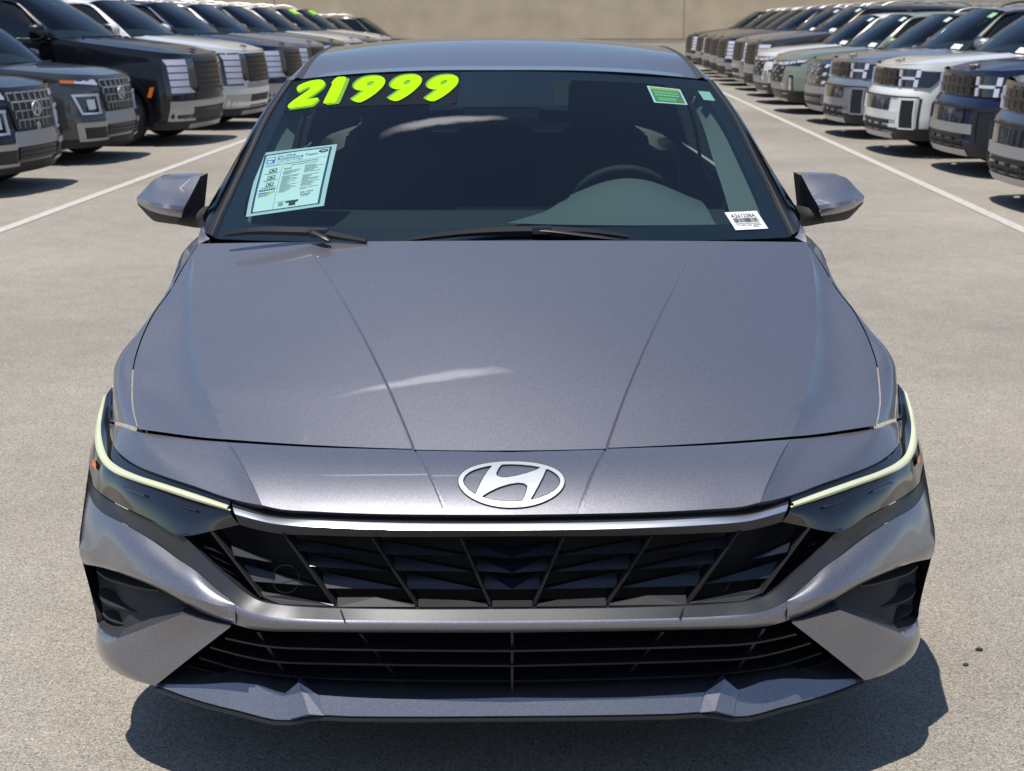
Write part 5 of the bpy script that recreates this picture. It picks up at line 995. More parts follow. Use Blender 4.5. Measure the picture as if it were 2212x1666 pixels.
 ([[(-0.2202,1.9653,1.3099),(-0.2196,1.9738,1.3136),(-0.2182,1.9798,1.3163),(-0.2144,1.9895,1.3208),(-0.2110,1.9958,1.3237),(-0.2046,2.0049,1.3282),(-0.1995,2.0102,1.3310),(-0.1906,2.0172,1.3346),(-0.1844,2.0203,1.3364),(-0.1745,2.0226,1.3381),(-0.1679,2.0233,1.3388),(-0.1579,2.0235,1.3395),(-0.1518,2.0226,1.3395),(-0.1435,2.0198,1.3387),(-0.1389,2.0167,1.3377),(-0.1334,2.0102,1.3352),(-0.1307,2.0047,1.3331),(-0.1281,1.9950,1.3290),(-0.1275,1.9877,1.3259),(-0.1281,1.9756,1.3207),(-0.1295,1.9676,1.3173),(-0.1330,1.9559,1.3121),(-0.1363,1.9478,1.3084),(-0.1426,1.9351,1.3026),(-0.1474,1.9264,1.2986),(-0.1552,1.9131,1.2924),(-0.1605,1.9053,1.2887),(-0.1684,1.8948,1.2836),(-0.1739,1.8882,1.2804),(-0.1825,1.8790,1.2757),(-0.1878,1.8741,1.2731),(-0.1949,1.8686,1.2701),(-0.1994,1.8672,1.2690),(-0.2058,1.8682,1.2690),(-0.2099,1.8702,1.2695),(-0.2157,1.8748,1.2710),(-0.2190,1.8785,1.2723),(-0.2233,1.8850,1.2747),(-0.2232,1.8890,1.2765),(-0.2185,1.8946,1.2794),(-0.2146,1.8996,1.2820),(-0.2076,1.9088,1.2867),(-0.2032,1.9148,1.2897),(-0.1969,1.9237,1.2941),(-0.1935,1.9287,1.2965),(-0.1896,1.9349,1.2994),(-0.1905,1.9371,1.3003),(-0.1970,1.9379,1.3002),(-0.2014,1.9389,1.3003),(-0.2080,1.9413,1.3007),(-0.2116,1.9438,1.3015),(-0.2158,1.9489,1.3032),(-0.2179,1.9530,1.3048),(-0.2197,1.9601,1.3077)],[(-0.1826,1.9719,1.3159),(-0.1815,1.9778,1.3185),(-0.1800,1.9816,1.3202),(-0.1764,1.9871,1.3228),(-0.1737,1.9896,1.3241),(-0.1692,1.9915,1.3252),(-0.1665,1.9915,1.3254),(-0.1628,1.9898,1.3249),(-0.1613,1.9876,1.3241),(-0.1608,1.9827,1.3220),(-0.1614,1.9792,1.3204),(-0.1638,1.9734,1.3179),(-0.1659,1.9699,1.3163),(-0.1699,1.9652,1.3140),(-0.1727,1.9635,1.3131),(-0.1772,1.9631,1.3126),(-0.1794,1.9633,1.3125),(-0.1813,1.9643,1.3128),(-0.1821,1.9657,1.3133),(-0.1828,1.9689,1.3146)]],[[(-0.2262,1.9745,1.3133),(-0.2257,1.9831,1.3170),(-0.2242,1.9892,1.3197),(-0.2204,1.9988,1.3242),(-0.2170,2.0051,1.3272),(-0.2107,2.0143,1.3317),(-0.2056,2.0197,1.3344),(-0.1967,2.0265,1.3381),(-0.1904,2.0296,1.3398),(-0.1805,2.0319,1.3415),(-0.1739,2.0326,1.3423),(-0.1639,2.0324,1.3430),(-0.1578,2.0316,1.3429),(-0.1494,2.0288,1.3422),(-0.1448,2.0257,1.3412),(-0.1393,2.0192,1.3387),(-0.1366,2.0137,1.3365),(-0.1340,2.0036,1.3324),(-0.1333,1.9963,1.3293),(-0.1340,1.9842,1.3241),(-0.1354,1.9763,1.3207),(-0.1389,1.9646,1.3155),(-0.1422,1.9564,1.3118),(-0.1485,1.9437,1.3060),(-0.1532,1.9350,1.3019),(-0.1611,1.9216,1.2957),(-0.1663,1.9136,1.2920),(-0.1742,1.9033,1.2869),(-0.1797,1.8968,1.2836),(-0.1884,1.8876,1.2789),(-0.1936,1.8826,1.2764),(-0.2007,1.8770,1.2733),(-0.2053,1.8755,1.2723),(-0.2117,1.8767,1.2722),(-0.2158,1.8787,1.2727),(-0.2216,1.8834,1.2742),(-0.2250,1.8872,1.2756),(-0.2292,1.8938,1.2780),(-0.2291,1.8979,1.2798),(-0.2244,1.9035,1.2827),(-0.2205,1.9084,1.2852),(-0.2135,1.9177,1.2900),(-0.2091,1.9236,1.2930),(-0.2028,1.9325,1.2974),(-0.1995,1.9376,1.2999),(-0.1955,1.9437,1.3028),(-0.1964,1.9460,1.3037),(-0.2030,1.9467,1.3035),(-0.2074,1.9479,1.3036),(-0.2140,1.9504,1.3041),(-0.2176,1.9529,1.3048),(-0.2219,1.9580,1.3066),(-0.2239,1.9621,1.3082),(-0.2258,1.9692,1.3111)]],[[(-0.2284,1.9753,1.3134),(-0.2278,1.9850,1.3176),(-0.2261,1.9922,1.3208),(-0.2221,2.0023,1.3255),(-0.2185,2.0090,1.3287),(-0.2120,2.0185,1.3333),(-0.2067,2.0241,1.3362),(-0.1976,2.0310,1.3399),(-0.1910,2.0343,1.3418),(-0.1810,2.0366,1.3435),(-0.1742,2.0374,1.3443),(-0.1641,2.0372,1.3450),(-0.1577,2.0363,1.3449),(-0.1492,2.0335,1.3442),(-0.1441,2.0300,1.3430),(-0.1382,2.0230,1.3404),(-0.1349,2.0162,1.3377),(-0.1320,2.0050,1.3331),(-0.1311,1.9960,1.3293),(-0.1318,1.9829,1.3237),(-0.1334,1.9739,1.3197),(-0.1371,1.9616,1.3144),(-0.1405,1.9531,1.3105),(-0.1469,1.9402,1.3046),(-0.1517,1.9314,1.3005),(-0.1596,1.9179,1.2943),(-0.1650,1.9100,1.2904),(-0.1729,1.8994,1.2853),(-0.1785,1.8929,1.2820),(-0.1872,1.8836,1.2773),(-0.1926,1.8785,1.2747),(-0.1999,1.8729,1.2716),(-0.2049,1.8712,1.2704),(-0.2117,1.8725,1.2703),(-0.2162,1.8747,1.2709),(-0.2222,1.8795,1.2724),(-0.2260,1.8837,1.2739),(-0.2309,1.8915,1.2768),(-0.2308,1.9013,1.2811),(-0.2258,1.9074,1.2843),(-0.2219,1.9123,1.2868),(-0.2149,1.9215,1.2915),(-0.2105,1.9275,1.2946),(-0.2043,1.9364,1.2989),(-0.2009,1.9414,1.3014),(-0.1974,1.9467,1.3040),(-0.1966,1.9415,1.3018),(-0.2028,1.9422,1.3016),(-0.2074,1.9434,1.3017),(-0.2142,1.9460,1.3021),(-0.2183,1.9489,1.3030),(-0.2229,1.9544,1.3050),(-0.2256,1.9599,1.3070),(-0.2278,1.9682,1.3105)]])]
for loops, shadow, edge in DIG:
    me = MB()
    def put(Ls, h, mi):
        # Ls: list of loops of 3-D points; triangulate in the glass plane
        ux = (Vector((1, 0, 0)) - GN * GN.x).normalized(); uy = GN.cross(ux).normalized()
        flat = [[(V3(p).dot(ux), V3(p).dot(uy)) for p in L] for L in Ls]
        bm = bmesh.new(); es = []
        for L, L3 in zip(flat, Ls):
            vs = [bm.verts.new((x, y, V3(p).dot(GN))) for (x, y), p in zip(L, L3)]
            es += [bm.edges.new((vs[i], vs[(i + 1) % len(vs)])) for i in range(len(vs))]
        bmesh.ops.triangle_fill(bm, use_beauty=True, edges=es)
        bm.verts.index_update()
        V = [tuple(ux * v.co.x + uy * v.co.y + GN * (v.co.z + h)) for v in bm.verts]
        F = [tuple(v.index for v in f.verts) for f in bm.faces]
        bm.free()
        me.add(V, F, mi)
    put(edge, .0018, 2)
    put(shadow, .0026, 1)
    put(loops, .0036, 0)
    me.build('digit', [M_NEON, M_NEON2, M_NEON3], band, sharp=60)

def text_mesh(txt, size, align='LEFT', bold=0.0):
    cu = bpy.data.curves.new('text', 'FONT')
    cu.body = txt; cu.size = size; cu.align_x = align; cu.offset = bold
    cu.resolution_u = 2
    ob = bpy.data.objects.new('text', cu)
    COL.objects.link(ob)
    bpy.context.view_layer.update()
    me = bpy.data.meshes.new_from_object(ob.evaluated_get(bpy.context.evaluated_depsgraph_get()))
    V = [(v.co.x, v.co.y) for v in me.vertices]; F = [tuple(p.vertices) for p in me.polygons]
    bpy.data.objects.remove(ob); bpy.data.curves.remove(cu); bpy.data.meshes.remove(me)
    return V, F

class Sheet:
    """a flat sheet given by 4 corners (tl, tr, br, bl); prints go on in its own (0..1, 0..h) coordinates"""
    def __init__(s, c, name, mt, parent, label=None, th=.0012, lift=0.0):
        s.c = [np.array(q) for q, _ in c]; s.parent = parent
        s.lift = lift
        w = [V3(p) for _, p in c]
        s.asp = ((w[3] - w[0]).length + (w[2] - w[1]).length) / ((w[1] - w[0]).length + (w[2] - w[3]).length)
        s.o = MB().grid([[s.p(x / 8, y / 8 * s.asp) for x in range(9)] for y in range(9)], None).build(name, mt, parent, sharp=60)
        if label: s.o['label'] = label
    def p(s, x, y, h=0.0):
        """x 0..1 from the left, y 0..asp downwards"""
        yy = y / s.asp
        q = (s.c[0] * (1 - x) + s.c[1] * x) * (1 - yy) + (s.c[3] * (1 - x) + s.c[2] * x) * yy
        return gl(q[0], q[1], -(s.lift + h))
    def rect(s, m, x0, y0, x1, y1, mi, h=.0005):
        n = 4
        m.grid([[s.p(x0 + (x1 - x0) * i / n, y0 + (y1 - y0) * j / n, h) for i in range(n + 1)] for j in range(n + 1)], None, mi)
    def text(s, m, txt, x, y, size, mi, align='LEFT', h=.0006, bold=0.0, sx=1.0):
        V, F = text_mesh(txt, size, align, bold * size)
        m.add([s.p(x + a * sx, y - c, h) for a, c in V], F, mi)

M_NAVY = mat('navy_ink', (0.012, 0.055, 0.16), 0.6)
M_BLUE = mat('blue_ink', (0.05, 0.18, 0.50), 0.6)
M_GREY = mat('grey_ink', (0.30, 0.33, 0.33), 0.6)
M_DKINK = mat('black_ink', (0.03, 0.035, 0.035), 0.6)
M_YEL = mat('yellow_ink', (0.60, 0.52, 0.06), 0.6)
M_GRN = mat('green_ink', (0.07, 0.32, 0.08), 0.6)
M_PALE = mat('pale_green_ink', (0.25, 0.50, 0.24), 0.6)
M_PAPER = mat('white_sheet', (0.84, 0.86, 0.85), 0.6)
M_SLEEVE = mat('plastic_sleeve', (0.66, 0.72, 0.72), 0.3)
M_LABEL = mat('white_label', (0.70, 0.72, 0.78), 0.5)
M_MINT = mat('mint_label', (0.50, 0.66, 0.60), 0.55)

S1_ = Sheet([((0.4909,0.9564),(-0.7068,1.8224,1.1275)),((0.5550,0.6112),(-0.4759,1.7365,1.1610)),((0.2154,0.5905),(-0.4874,1.4453,1.0186)),((0.1435,0.9036),(-0.7083,1.4962,0.9822))], 'sales_sheet', M_SLEEVE, car, 'white used car price sheet with navy border on the windshield', lift=-.0045)
m = MB()
a = S1_.asp
S1_.rect(m, .045, .05, .955, a - .05, 0, .0004)
for x0, y0, x1, y1 in ((.055, .06, .945, .085), (.055, a - .085, .945, a - .06), (.055, .06, .085, a - .06), (.915, .06, .945, a - .06)):
    S1_.rect(m, x0, y0, x1, y1, 1, .0009)
S1_.text(m, 'Jim Click', .255, .165, .065, 1, bold=.012)
S1_.text(m, 'Automotive Team', .245, .222, .072, 1, bold=.012)
S1_.text(m, 'Used Car Pledge', .25, .268, .050, 2)
S1_.rect(m, .11, .135, .225, .270, 2, .0009); S1_.rect(m, .12, .150, .215, .195, 0, .0012); S1_.rect(m, .125, .215, .19, .260, 0, .0012)
E_ = [(.845 + .062 * math.cos(t), .155 + .045 * math.sin(t)) for t in np.linspace(0, 2 * math.pi, 25)[:-1]]
m.add([S1_.p(x, y, .0009) for x, y in E_], [tuple(range(24))], 4)
S1_.rect(m, .815, .145, .875, .168, 0, .0013)
S1_.rect(m, .12, .300, .90, .304, 3, .0009)
S1_.rect(m, .345, .305, .350, a - .09, 3, .0009)
rnd = random.Random(4)
for i, (y, tx) in enumerate(((.40, 'X'), (.55, 'O'), (.70, 'H'))):
    S1_.rect(m, .185, y, .285, y + .075, 4, .0009); S1_.rect(m, .195, y + .015, .275, y + .06, 0, .0011); S1_.rect(m, .215, y + .025, .255, y + .052, 4, .0013)
    S1_.rect(m, .125, y + .090, .33, y + .096, 3, .0009); S1_.rect(m, .15, y + .104, .30, y + .110, 3, .0009)
S1_.rect(m, .115, .325, .32, .337, 3, .0009)
[S1_.rect(m, .115 + k * .031, .83, .137 + k * .031, .868, 4, .0009) for k in range(7)]
S1_.rect(m, .115, .90, .235, .925, 2, .0009); S1_.rect(m, .235, .90, .33, .925, 5, .0009)
for k in range(3): S1_.rect(m, .115, .945 + k * .016, .30 - .03 * k, .951 + k * .016, 3, .0009)
S1_.rect(m, .37, .330, .80, .345, 3, .0009)
S1_.rect(m, .46, .375, .80, .388, 3, .0009)
for col, x0, x1 in ((0, .38, .61), (1, .65, .88)):
    for k in range(26):
        y = .43 + k * .0215
        if rnd.random() < .16: continue
        S1_.rect(m, x0, y, x0 + (x1 - x0) * rnd.uniform(.35, 1), y + .0085, 3, .0009)
S1_.text(m, '$21,999', .665, 1.045, .050, 4, bold=.015)
S1_.rect(m, .67, 1.065, .80, 1.085, 3, .0009); S1_.rect(m, .69, 1.10, .78, 1.115, 3, .0009)
S1_.rect(m, .50, a - .255, .66, a - .205, 4, .0009); S1_.rect(m, .545, a - .205, .63, a - .125, 4, .0009)
S1_.rect(m, .41, a - .235, .47, a - .150, 3, .0009); S1_.rect(m, .38, a - .26, .49, a - .253, 3, .0009)
m.build('print', [M_PAPER, M_NAVY, M_BLUE, M_GREY, M_DKINK, M_YEL], S1_.o, sharp=0, weld=0)

S2_ = Sheet([((0.9428,-0.6352),(0.4503,2.0542,1.3127)),((0.9312,-0.8096),(0.5577,2.0866,1.3002)),((0.8258,-0.8017),(0.5714,1.9984,1.2573)),((0.8366,-0.6324),(0.4640,1.9567,1.2671))], 'notice_sticker', M_PAPER, car, 'small green and yellow notice card at the top of the windshield', lift=-.0045)
m = MB(); a = S2_.asp
S2_.rect(m, .06, .07, .94, a - .06, 0, .0004); S2_.rect(m, .06, .07, .94, .07 + .14 * a, 1, .0008)
S2_.text(m, 'SECURITY NOTICE', .50, .07 + .12 * a, .085, 3, 'CENTER', bold=.015)
S2_.rect(m, .12, .28 * a, .86, .45 * a, 2, .0008)
[S2_.rect(m, .12 + k * .125, .51 * a, .22 + k * .125, .555 * a, 4, .0009) for k in range(6)]
S2_.rect(m, .16, .66 * a, .72, .86 * a, 2, .0008)
S2_.rect(m, .80, .70 * a, .91, .88 * a, 5, .0010); S2_.rect(m, .82, .66 * a, .90, .74 * a, 6, .0012)
m.build('print', [M_GRN, M_YEL, M_PALE, M_DKINK, M_PAPER, M_ORANGE, M_BLUE], S2_.o, sharp=0, weld=0)
S3_ = Sheet([((0.9224,-0.9046),(0.6156,2.1077,1.2921)),((0.9206,-0.9722),(0.6555,2.1276,1.2880)),((0.8554,-0.9686),(0.6669,2.0808,1.2628)),((0.8597,-0.9043),(0.6278,2.0609,1.2672))], 'toll_tag', M_MINT, car, 'blank pale green tag in the top corner of the windshield', lift=-.0018)

S4_ = Sheet([((0.1569,-0.7538),(0.6049,1.4505,0.9924)),((0.1628,-0.8982),(0.7035,1.5093,0.9892)),((0.0530,-0.9173),(0.7226,1.4298,0.9507)),((0.0499,-0.7741),(0.6242,1.3744,0.9542))], 'barcode_label', M_LABEL, car, 'white stock label with barcode at the foot of the windshield', lift=.0015)
m = MB(); a = S4_.asp
S4_.text(m, 'A261238A', .48, .33 * a, .215, 0, 'CENTER', bold=.014, sx=.80)
x = .12
rnd = random.Random(7)
while x < .86:
    w = rnd.choice((.006, .006, .011, .016, .022))
    S4_.rect(m, x, .37 * a, min(x + w, .87), .60 * a, 0, .0008)
    x += w + rnd.choice((.007, .007, .012, .016))
for k in range(18): S4_.rect(m, .12 + k * .041, .635 * a, .152 + k * .041, .70 * a, 1, .0008)
for x0, x1 in ((.12, .14), (.17, .20), (.25, .40), (.44, .57), (.62, .87)): S4_.rect(m, x0, .74 * a, x1, .79 * a, 1, .0008)
for x0, x1 in ((.58, .68), (.70, .76)): S4_.rect(m, x0, .82 * a, x1, .87 * a, 1, .0008)
m.build('print', [M_DKINK, M_GREY], S4_.o, sharp=0, weld=0)

# ================================================================== SETTING
def structure(o):
    o['kind'] = 'structure'
    return o
gm = bpy.data.materials.new('parking_asphalt'); gm.use_nodes = True
n, l = gm.node_tree.nodes, gm.node_tree.links
gb = n['Principled BSDF']; gb.inputs['Roughness'].default_value = 0.85; gb.inputs['Specular IOR Level'].default_value = 0.25
tcn = n.new('ShaderNodeTexCoord')
def noise(scale, det=4, rough=.5):
    q = n.new('ShaderNodeTexNoise'); q.inputs['Scale'].default_value = scale; q.inputs['Detail'].default_value = det
    q.inputs['Roughness'].default_value = rough
    l.new(tcn.outputs['Object'], q.inputs['Vector']); return q
def mrange(src, a, b_, c, d):
    q = n.new('ShaderNodeMapRange')
    for k, v in zip(('From Min', 'From Max', 'To Min', 'To Max'), (a, b_, c, d)): q.inputs[k].default_value = v
    l.new(src, q.inputs['Value']); return q.outputs['Result']
def mul(a, b_):
    q = n.new('ShaderNodeMath'); q.operation = 'MULTIPLY'; l.new(a, q.inputs[0]); l.new(b_, q.inputs[1]); return q.outputs[0]
vor = n.new('ShaderNodeTexVoronoi'); vor.inputs['Scale'].default_value = 290
l.new(tcn.outputs['Object'], vor.inputs['Vector'])
sepc = n.new('ShaderNodeSeparateColor'); l.new(vor.outputs['Color'], sepc.inputs[0])
grain = mrange(sepc.outputs[0], 0, 1, .62, 1.38)
spk = mrange(sepc.outputs[1], .94, 1.0, 1.0, 1.5)
drk = mrange(sepc.outputs[2], .93, 1.0, 1.0, .35)
big = mrange(noise(.35, 6).outputs['Fac'], .3, .7, .80, 1.14)
med = mrange(noise(5, 5, .65).outputs['Fac'], .3, .7, .92, 1.08)
val = mul(mul(mul(grain, spk), drk), mul(big, med))
hue = n.new('ShaderNodeMix'); hue.data_type = 'RGBA'
hue.inputs['A'].default_value = (.335, .303, .258, 1); hue.inputs['B'].default_value = (.300, .280, .248, 1)
l.new(noise(1.3, 4).outputs['Fac'], hue.inputs['Factor'])
vs = n.new('ShaderNodeVectorMath'); vs.operation = 'SCALE'
l.new(hue.outputs['Result'], vs.inputs[0]); l.new(val, vs.inputs['Scale'])
l.new(vs.outputs[0], gb.inputs['Base Color'])
bp = n.new('ShaderNodeBump'); bp.inputs['Strength'].default_value = .55; bp.inputs['Distance'].default_value = .003
l.new(sepc.outputs[0], bp.inputs['Height']); l.new(bp.outputs[0], gb.inputs['Normal'])
g = MB(); g.quad((-900, -900, 0), (900, -900, 0), (900, 900, 0), (-900, 900, 0))
structure(g.build('ground', gm, None, sharp=0))

ROW = R(3.1)                                     # the lane runs a little to the right of the sedan's axis
def lane(u, w):                                  # w along the lane, u to its right -> ground point
    return (u * math.cos(ROW) + w * math.sin(ROW), w * math.cos(ROW) - u * math.sin(ROW))
M_LINE = mat('worn_white_paint', (.52, .51, .48), .85, noise=.10, nscale=25)
ln, ll = M_LINE.node_tree.nodes, M_LINE.node_tree.links
ltc = ln.new('ShaderNodeTexCoord')
lnz = ln.new('ShaderNodeTexNoise'); lnz.inputs['Scale'].default_value = 28; lnz.inputs['Detail'].default_value = 8; lnz.inputs['Roughness'].default_value = .75
ll.new(ltc.outputs['Object'], lnz.inputs['Vector'])
lmr = ln.new('ShaderNodeMapRange'); lmr.inputs['From Min'].default_value = .44; lmr.inputs['From Max'].default_value = .58
ll.new(lnz.outputs['Fac'], lmr.inputs['Value'])
lmx = ln.new('ShaderNodeMix'); lmx.data_type = 'RGBA'
lmx.inputs['A'].default_value = (.54, .53, .50, 1); lmx.inputs['B'].default_value = (.40, .375, .335, 1)
ll.new(lmr.outputs[0], lmx.inputs['Factor']); ll.new(lmx.outputs['Result'], ln['Principled BSDF'].inputs['Base Color'])
for u0 in (3.475, -4.085):
    a = [lane(u0 - .05, -12), lane(u0 + .05, -12), lane(u0 + .05, 56), lane(u0 - .05, 56)]
    structure(MB().quad(*[(x, y, .004) for x, y in a]).build('parking_line', M_LINE, None, sharp=0))

# ================================================================== PARKED SUVS AND PICKUPS
M_LAV = mat('day_lamp_lens', (0.62, 0.62, 0.74), 0.30, coat=.6)
M_SILV = mat('silver_trim', (0.42, 0.42, 0.42), 0.38, .55)
M_GRID = mat('grille_bar', (0.060, 0.054, 0.048), 0.30, .7)
M_CLAD = mat('cladding_plastic', (0.014, 0.014, 0.016), 0.6)
M_SUVGL = glass('suv_glass', (0.30, 0.40, 0.43), 1.50)
M_SUVSD = glass('suv_privacy_glass', (0.05, 0.065, 0.07), 1.55)
M_GLOSSB = mat('gloss_black_panel', (0.010, 0.011, 0.014), 0.12, coat=1.0)
PAINTS = {
 'black': mat('black_paint', (0.006, 0.006, 0.010), 0.30, 0.0, .6, .05, spec=.3),
 'grey': mat('warm_grey_paint', (0.075, 0.078, 0.078), 0.40, 0.6, 1.0, .05, flake=.15),
 'white': mat('pearl_white_paint', (0.74, 0.75, 0.74), 0.35, 0.0, 1.0, .05),
 'navy': mat('navy_paint', (0.008, 0.014, 0.050), 0.35, 0.3, .6, .05, spec=.3),
 'silver': mat('silver_paint', (0.36, 0.37, 0.40), 0.38, 0.75, 1.0, .05, flake=.12),
 'bluegrey': mat('blue_grey_paint', (0.045, 0.062, 0.105), 0.36, 0.5, 1.0, .05),
 'sage': mat('sage_green_paint', (0.235, 0.275, 0.215), 0.38, 0.15, 1.0, .05),
 'taupe': mat('taupe_paint', (0.075, 0.068, 0.058), 0.36, 0.5, 1.0, .05),
 'slate': mat('slate_paint', (0.060, 0.070, 0.100), 0.38, 0.6, 1.0, .05),
 'charcoal': mat('charcoal_paint', (0.040, 0.042, 0.048), 0.36, 0.5, 1.0, .05),
 'olive': mat('dark_olive_paint', (0.045, 0.045, 0.030), 0.36, 0.4, 1.0, .05),
}
SPEC = {
 'flagship': dict(L=5.06, W=1.98, H=1.84, zf=1.09, zc=1.285, cy=1.36, hy=2.16, ry=4.75, r=.385, oh=.93, wb=2.97, cl=.20, sq=1.0,
                  nose=[(.2, .10), (.34, .02), (.55, .0), (.75, .02), (1.0, .05), (1.1, .085)]),
 'boxy': dict(L=4.83, W=1.90, H=1.70, zf=1.00, zc=1.13, cy=1.24, hy=1.98, ry=4.6, r=.375, oh=.90, wb=2.815, cl=.20, sq=1.0,
              nose=[(.2, .06), (.3, .0), (.5, .01), (.67, .03), (.70, .035), (.78, .10), (.98, .115), (1.05, .14)]),
 'pickup': dict(L=4.97, W=1.905, H=1.66, zf=.93, zc=1.07, cy=1.24, hy=2.02, ry=3.55, r=.375, oh=.92, wb=3.0, cl=.20, sq=.8,
                nose=[(.2, .12), (.34, .03), (.55, .0), (.72, .02), (.86, .06), (.95, .12)]),
 'curvy': dict(L=4.64, W=1.865, H=1.65, zf=.93, zc=1.06, cy=1.16, hy=1.92, ry=4.25, r=.37, oh=.88, wb=2.755, cl=.19, sq=.7,
               nose=[(.2, .10), (.32, .01), (.5, .0), (.62, .03), (.8, .05), (.95, .13)]),
 'compact': dict(L=4.04, W=1.77, H=1.55, zf=.92, zc=1.03, cy=1.02, hy=1.66, ry=3.8, r=.335, oh=.80, wb=2.52, cl=.18, sq=.85,
                 nose=[(.18, .10), (.3, .01), (.48, .0), (.56, .03), (.8, .05), (.93, .10)]),
}
class Body:
    def __init__(s, kind):
        s.__dict__.update(SPEC[kind]); s.kind = kind
        s.hw = s.W / 2
        s.cache = {}
    def zt(s, y): return float(np.interp(y, [0, .25, s.cy + .2, s.L * .6, s.L], [s.zf, s.zf + .035, s.zc, s.zc + .02, s.zc + .05]))
    def y0(s, z):
        a = np.array(s.nose); return float(np.interp(z, a[:, 0], a[:, 1]))
    def keys(s, z):
        top = s.zf
        w = s.hw * (1 - .055 * max(0, (z - .62) / (top - .62))**1.6 - .035 * max(0, (.42 - z) / .22))
        a = s.y0(z); q = s.sq
        fx = [(0, 0), (.30, .012), (.55, .045), (.74 + .05 * q, .115), (.875 + .03 * q, .205), (.955 + .015 * q, .33), (.99, .48)]
        P_ = [(w * x, y + a * (1 - min(1, y / .5))) for x, y in fx]
        P_ += [(w, .80), (w * 1.0, s.L * .33), (w * 1.0, s.L * .6), (w * .995, s.L - .55), (w * .965, s.L - .16), (w * .84, s.L - .04), (w * .4, s.L - .005), (0, s.L)]
        return P_
    def dense(s, z):
        k = round(z, 3)
        if k not in s.cache:
            p = hseg(np.array(s.keys(z)), 6)
            d = np.concatenate([[0], np.cumsum(np.linalg.norm(np.diff(p, axis=0), axis=1))])
            s.cache[k] = (p, d)
        return s.cache[k]
    def F(s, d, z, off=0.0):
        p, dd = s.dense(z)
        a = abs(d); sg = 1 if d >= 0 else -1
        x, y = np.interp(a, dd, p[:, 0]), np.interp(a, dd, p[:, 1])
        e = .01
        x1, y1 = np.interp(a + e, dd, p[:, 0]), np.interp(a + e, dd, p[:, 1])
        x0, y0 = np.interp(max(0, a - e), dd, p[:, 0]), np.interp(max(0, a - e), dd, p[:, 1])
        tx, ty = x1 - x0, y1 - y0
        L_ = math.hypot(tx, ty) + 1e-9
        return (sg * (x + ty / L_ * off), y - tx / L_ * off, z)
    def half(s, y, z):
        p, dd = s.dense(z)
        n = 60
        return float(np.interp(y, p[:n, 1], p[:n, 0]))
    def plate(s, quad, off=.010, th=.02, m=0, mb=None, du=.09):
        """quad: four (d, z) corners, clockwise from lower-left; wraps the body, stands off proud of it"""
        (a, b_, c, d_) = quad
        nu = max(1, int(max(abs(b_[0] - a[0]), abs(c[0] - d_[0])) / du + .5)); nv = max(1, int(max(abs(d_[1] - a[1]), abs(c[1] - b_[1])) / .14 + .5))
        G = []
        for j in range(nv + 1):
            v = j / nv; row = []
            for i in range(nu + 1):
                u = i / nu
                dd = (a[0] * (1 - u) + b_[0] * u) * (1 - v) + (d_[0] * (1 - u) + c[0] * u) * v
                zz = (a[1] * (1 - u) + b_[1] * u) * (1 - v) + (d_[1] * (1 - u) + c[1] * u) * v
                row.append((dd, zz))
            G.append(row)
        o = mb or MB()
        Fr = [[s.F(dd, zz, off) for dd, zz in r] for r in G]
        Bk = [[s.F(dd, zz, off - th) for dd, zz in r] for r in G]
        o.grid(Fr, (0, 1.5, .5), m)
        ring = Fr[0] + [r[-1] for r in Fr[1:]] + Fr[-1][::-1][1:] + [r[0] for r in Fr[::-1][1:]]
        rb = Bk[0] + [r[-1] for r in Bk[1:]] + Bk[-1][::-1][1:] + [r[0] for r in Bk[::-1][1:]]
        o.grid([ring, rb], (0, 1.5, .5), m)
        return o

def R4(d0, d1, z0, z1): return [(d0, z0), (d1, z0), (d1, z1), (d0, z1)]
def mq(q): return [(-d, z) for d, z in q]

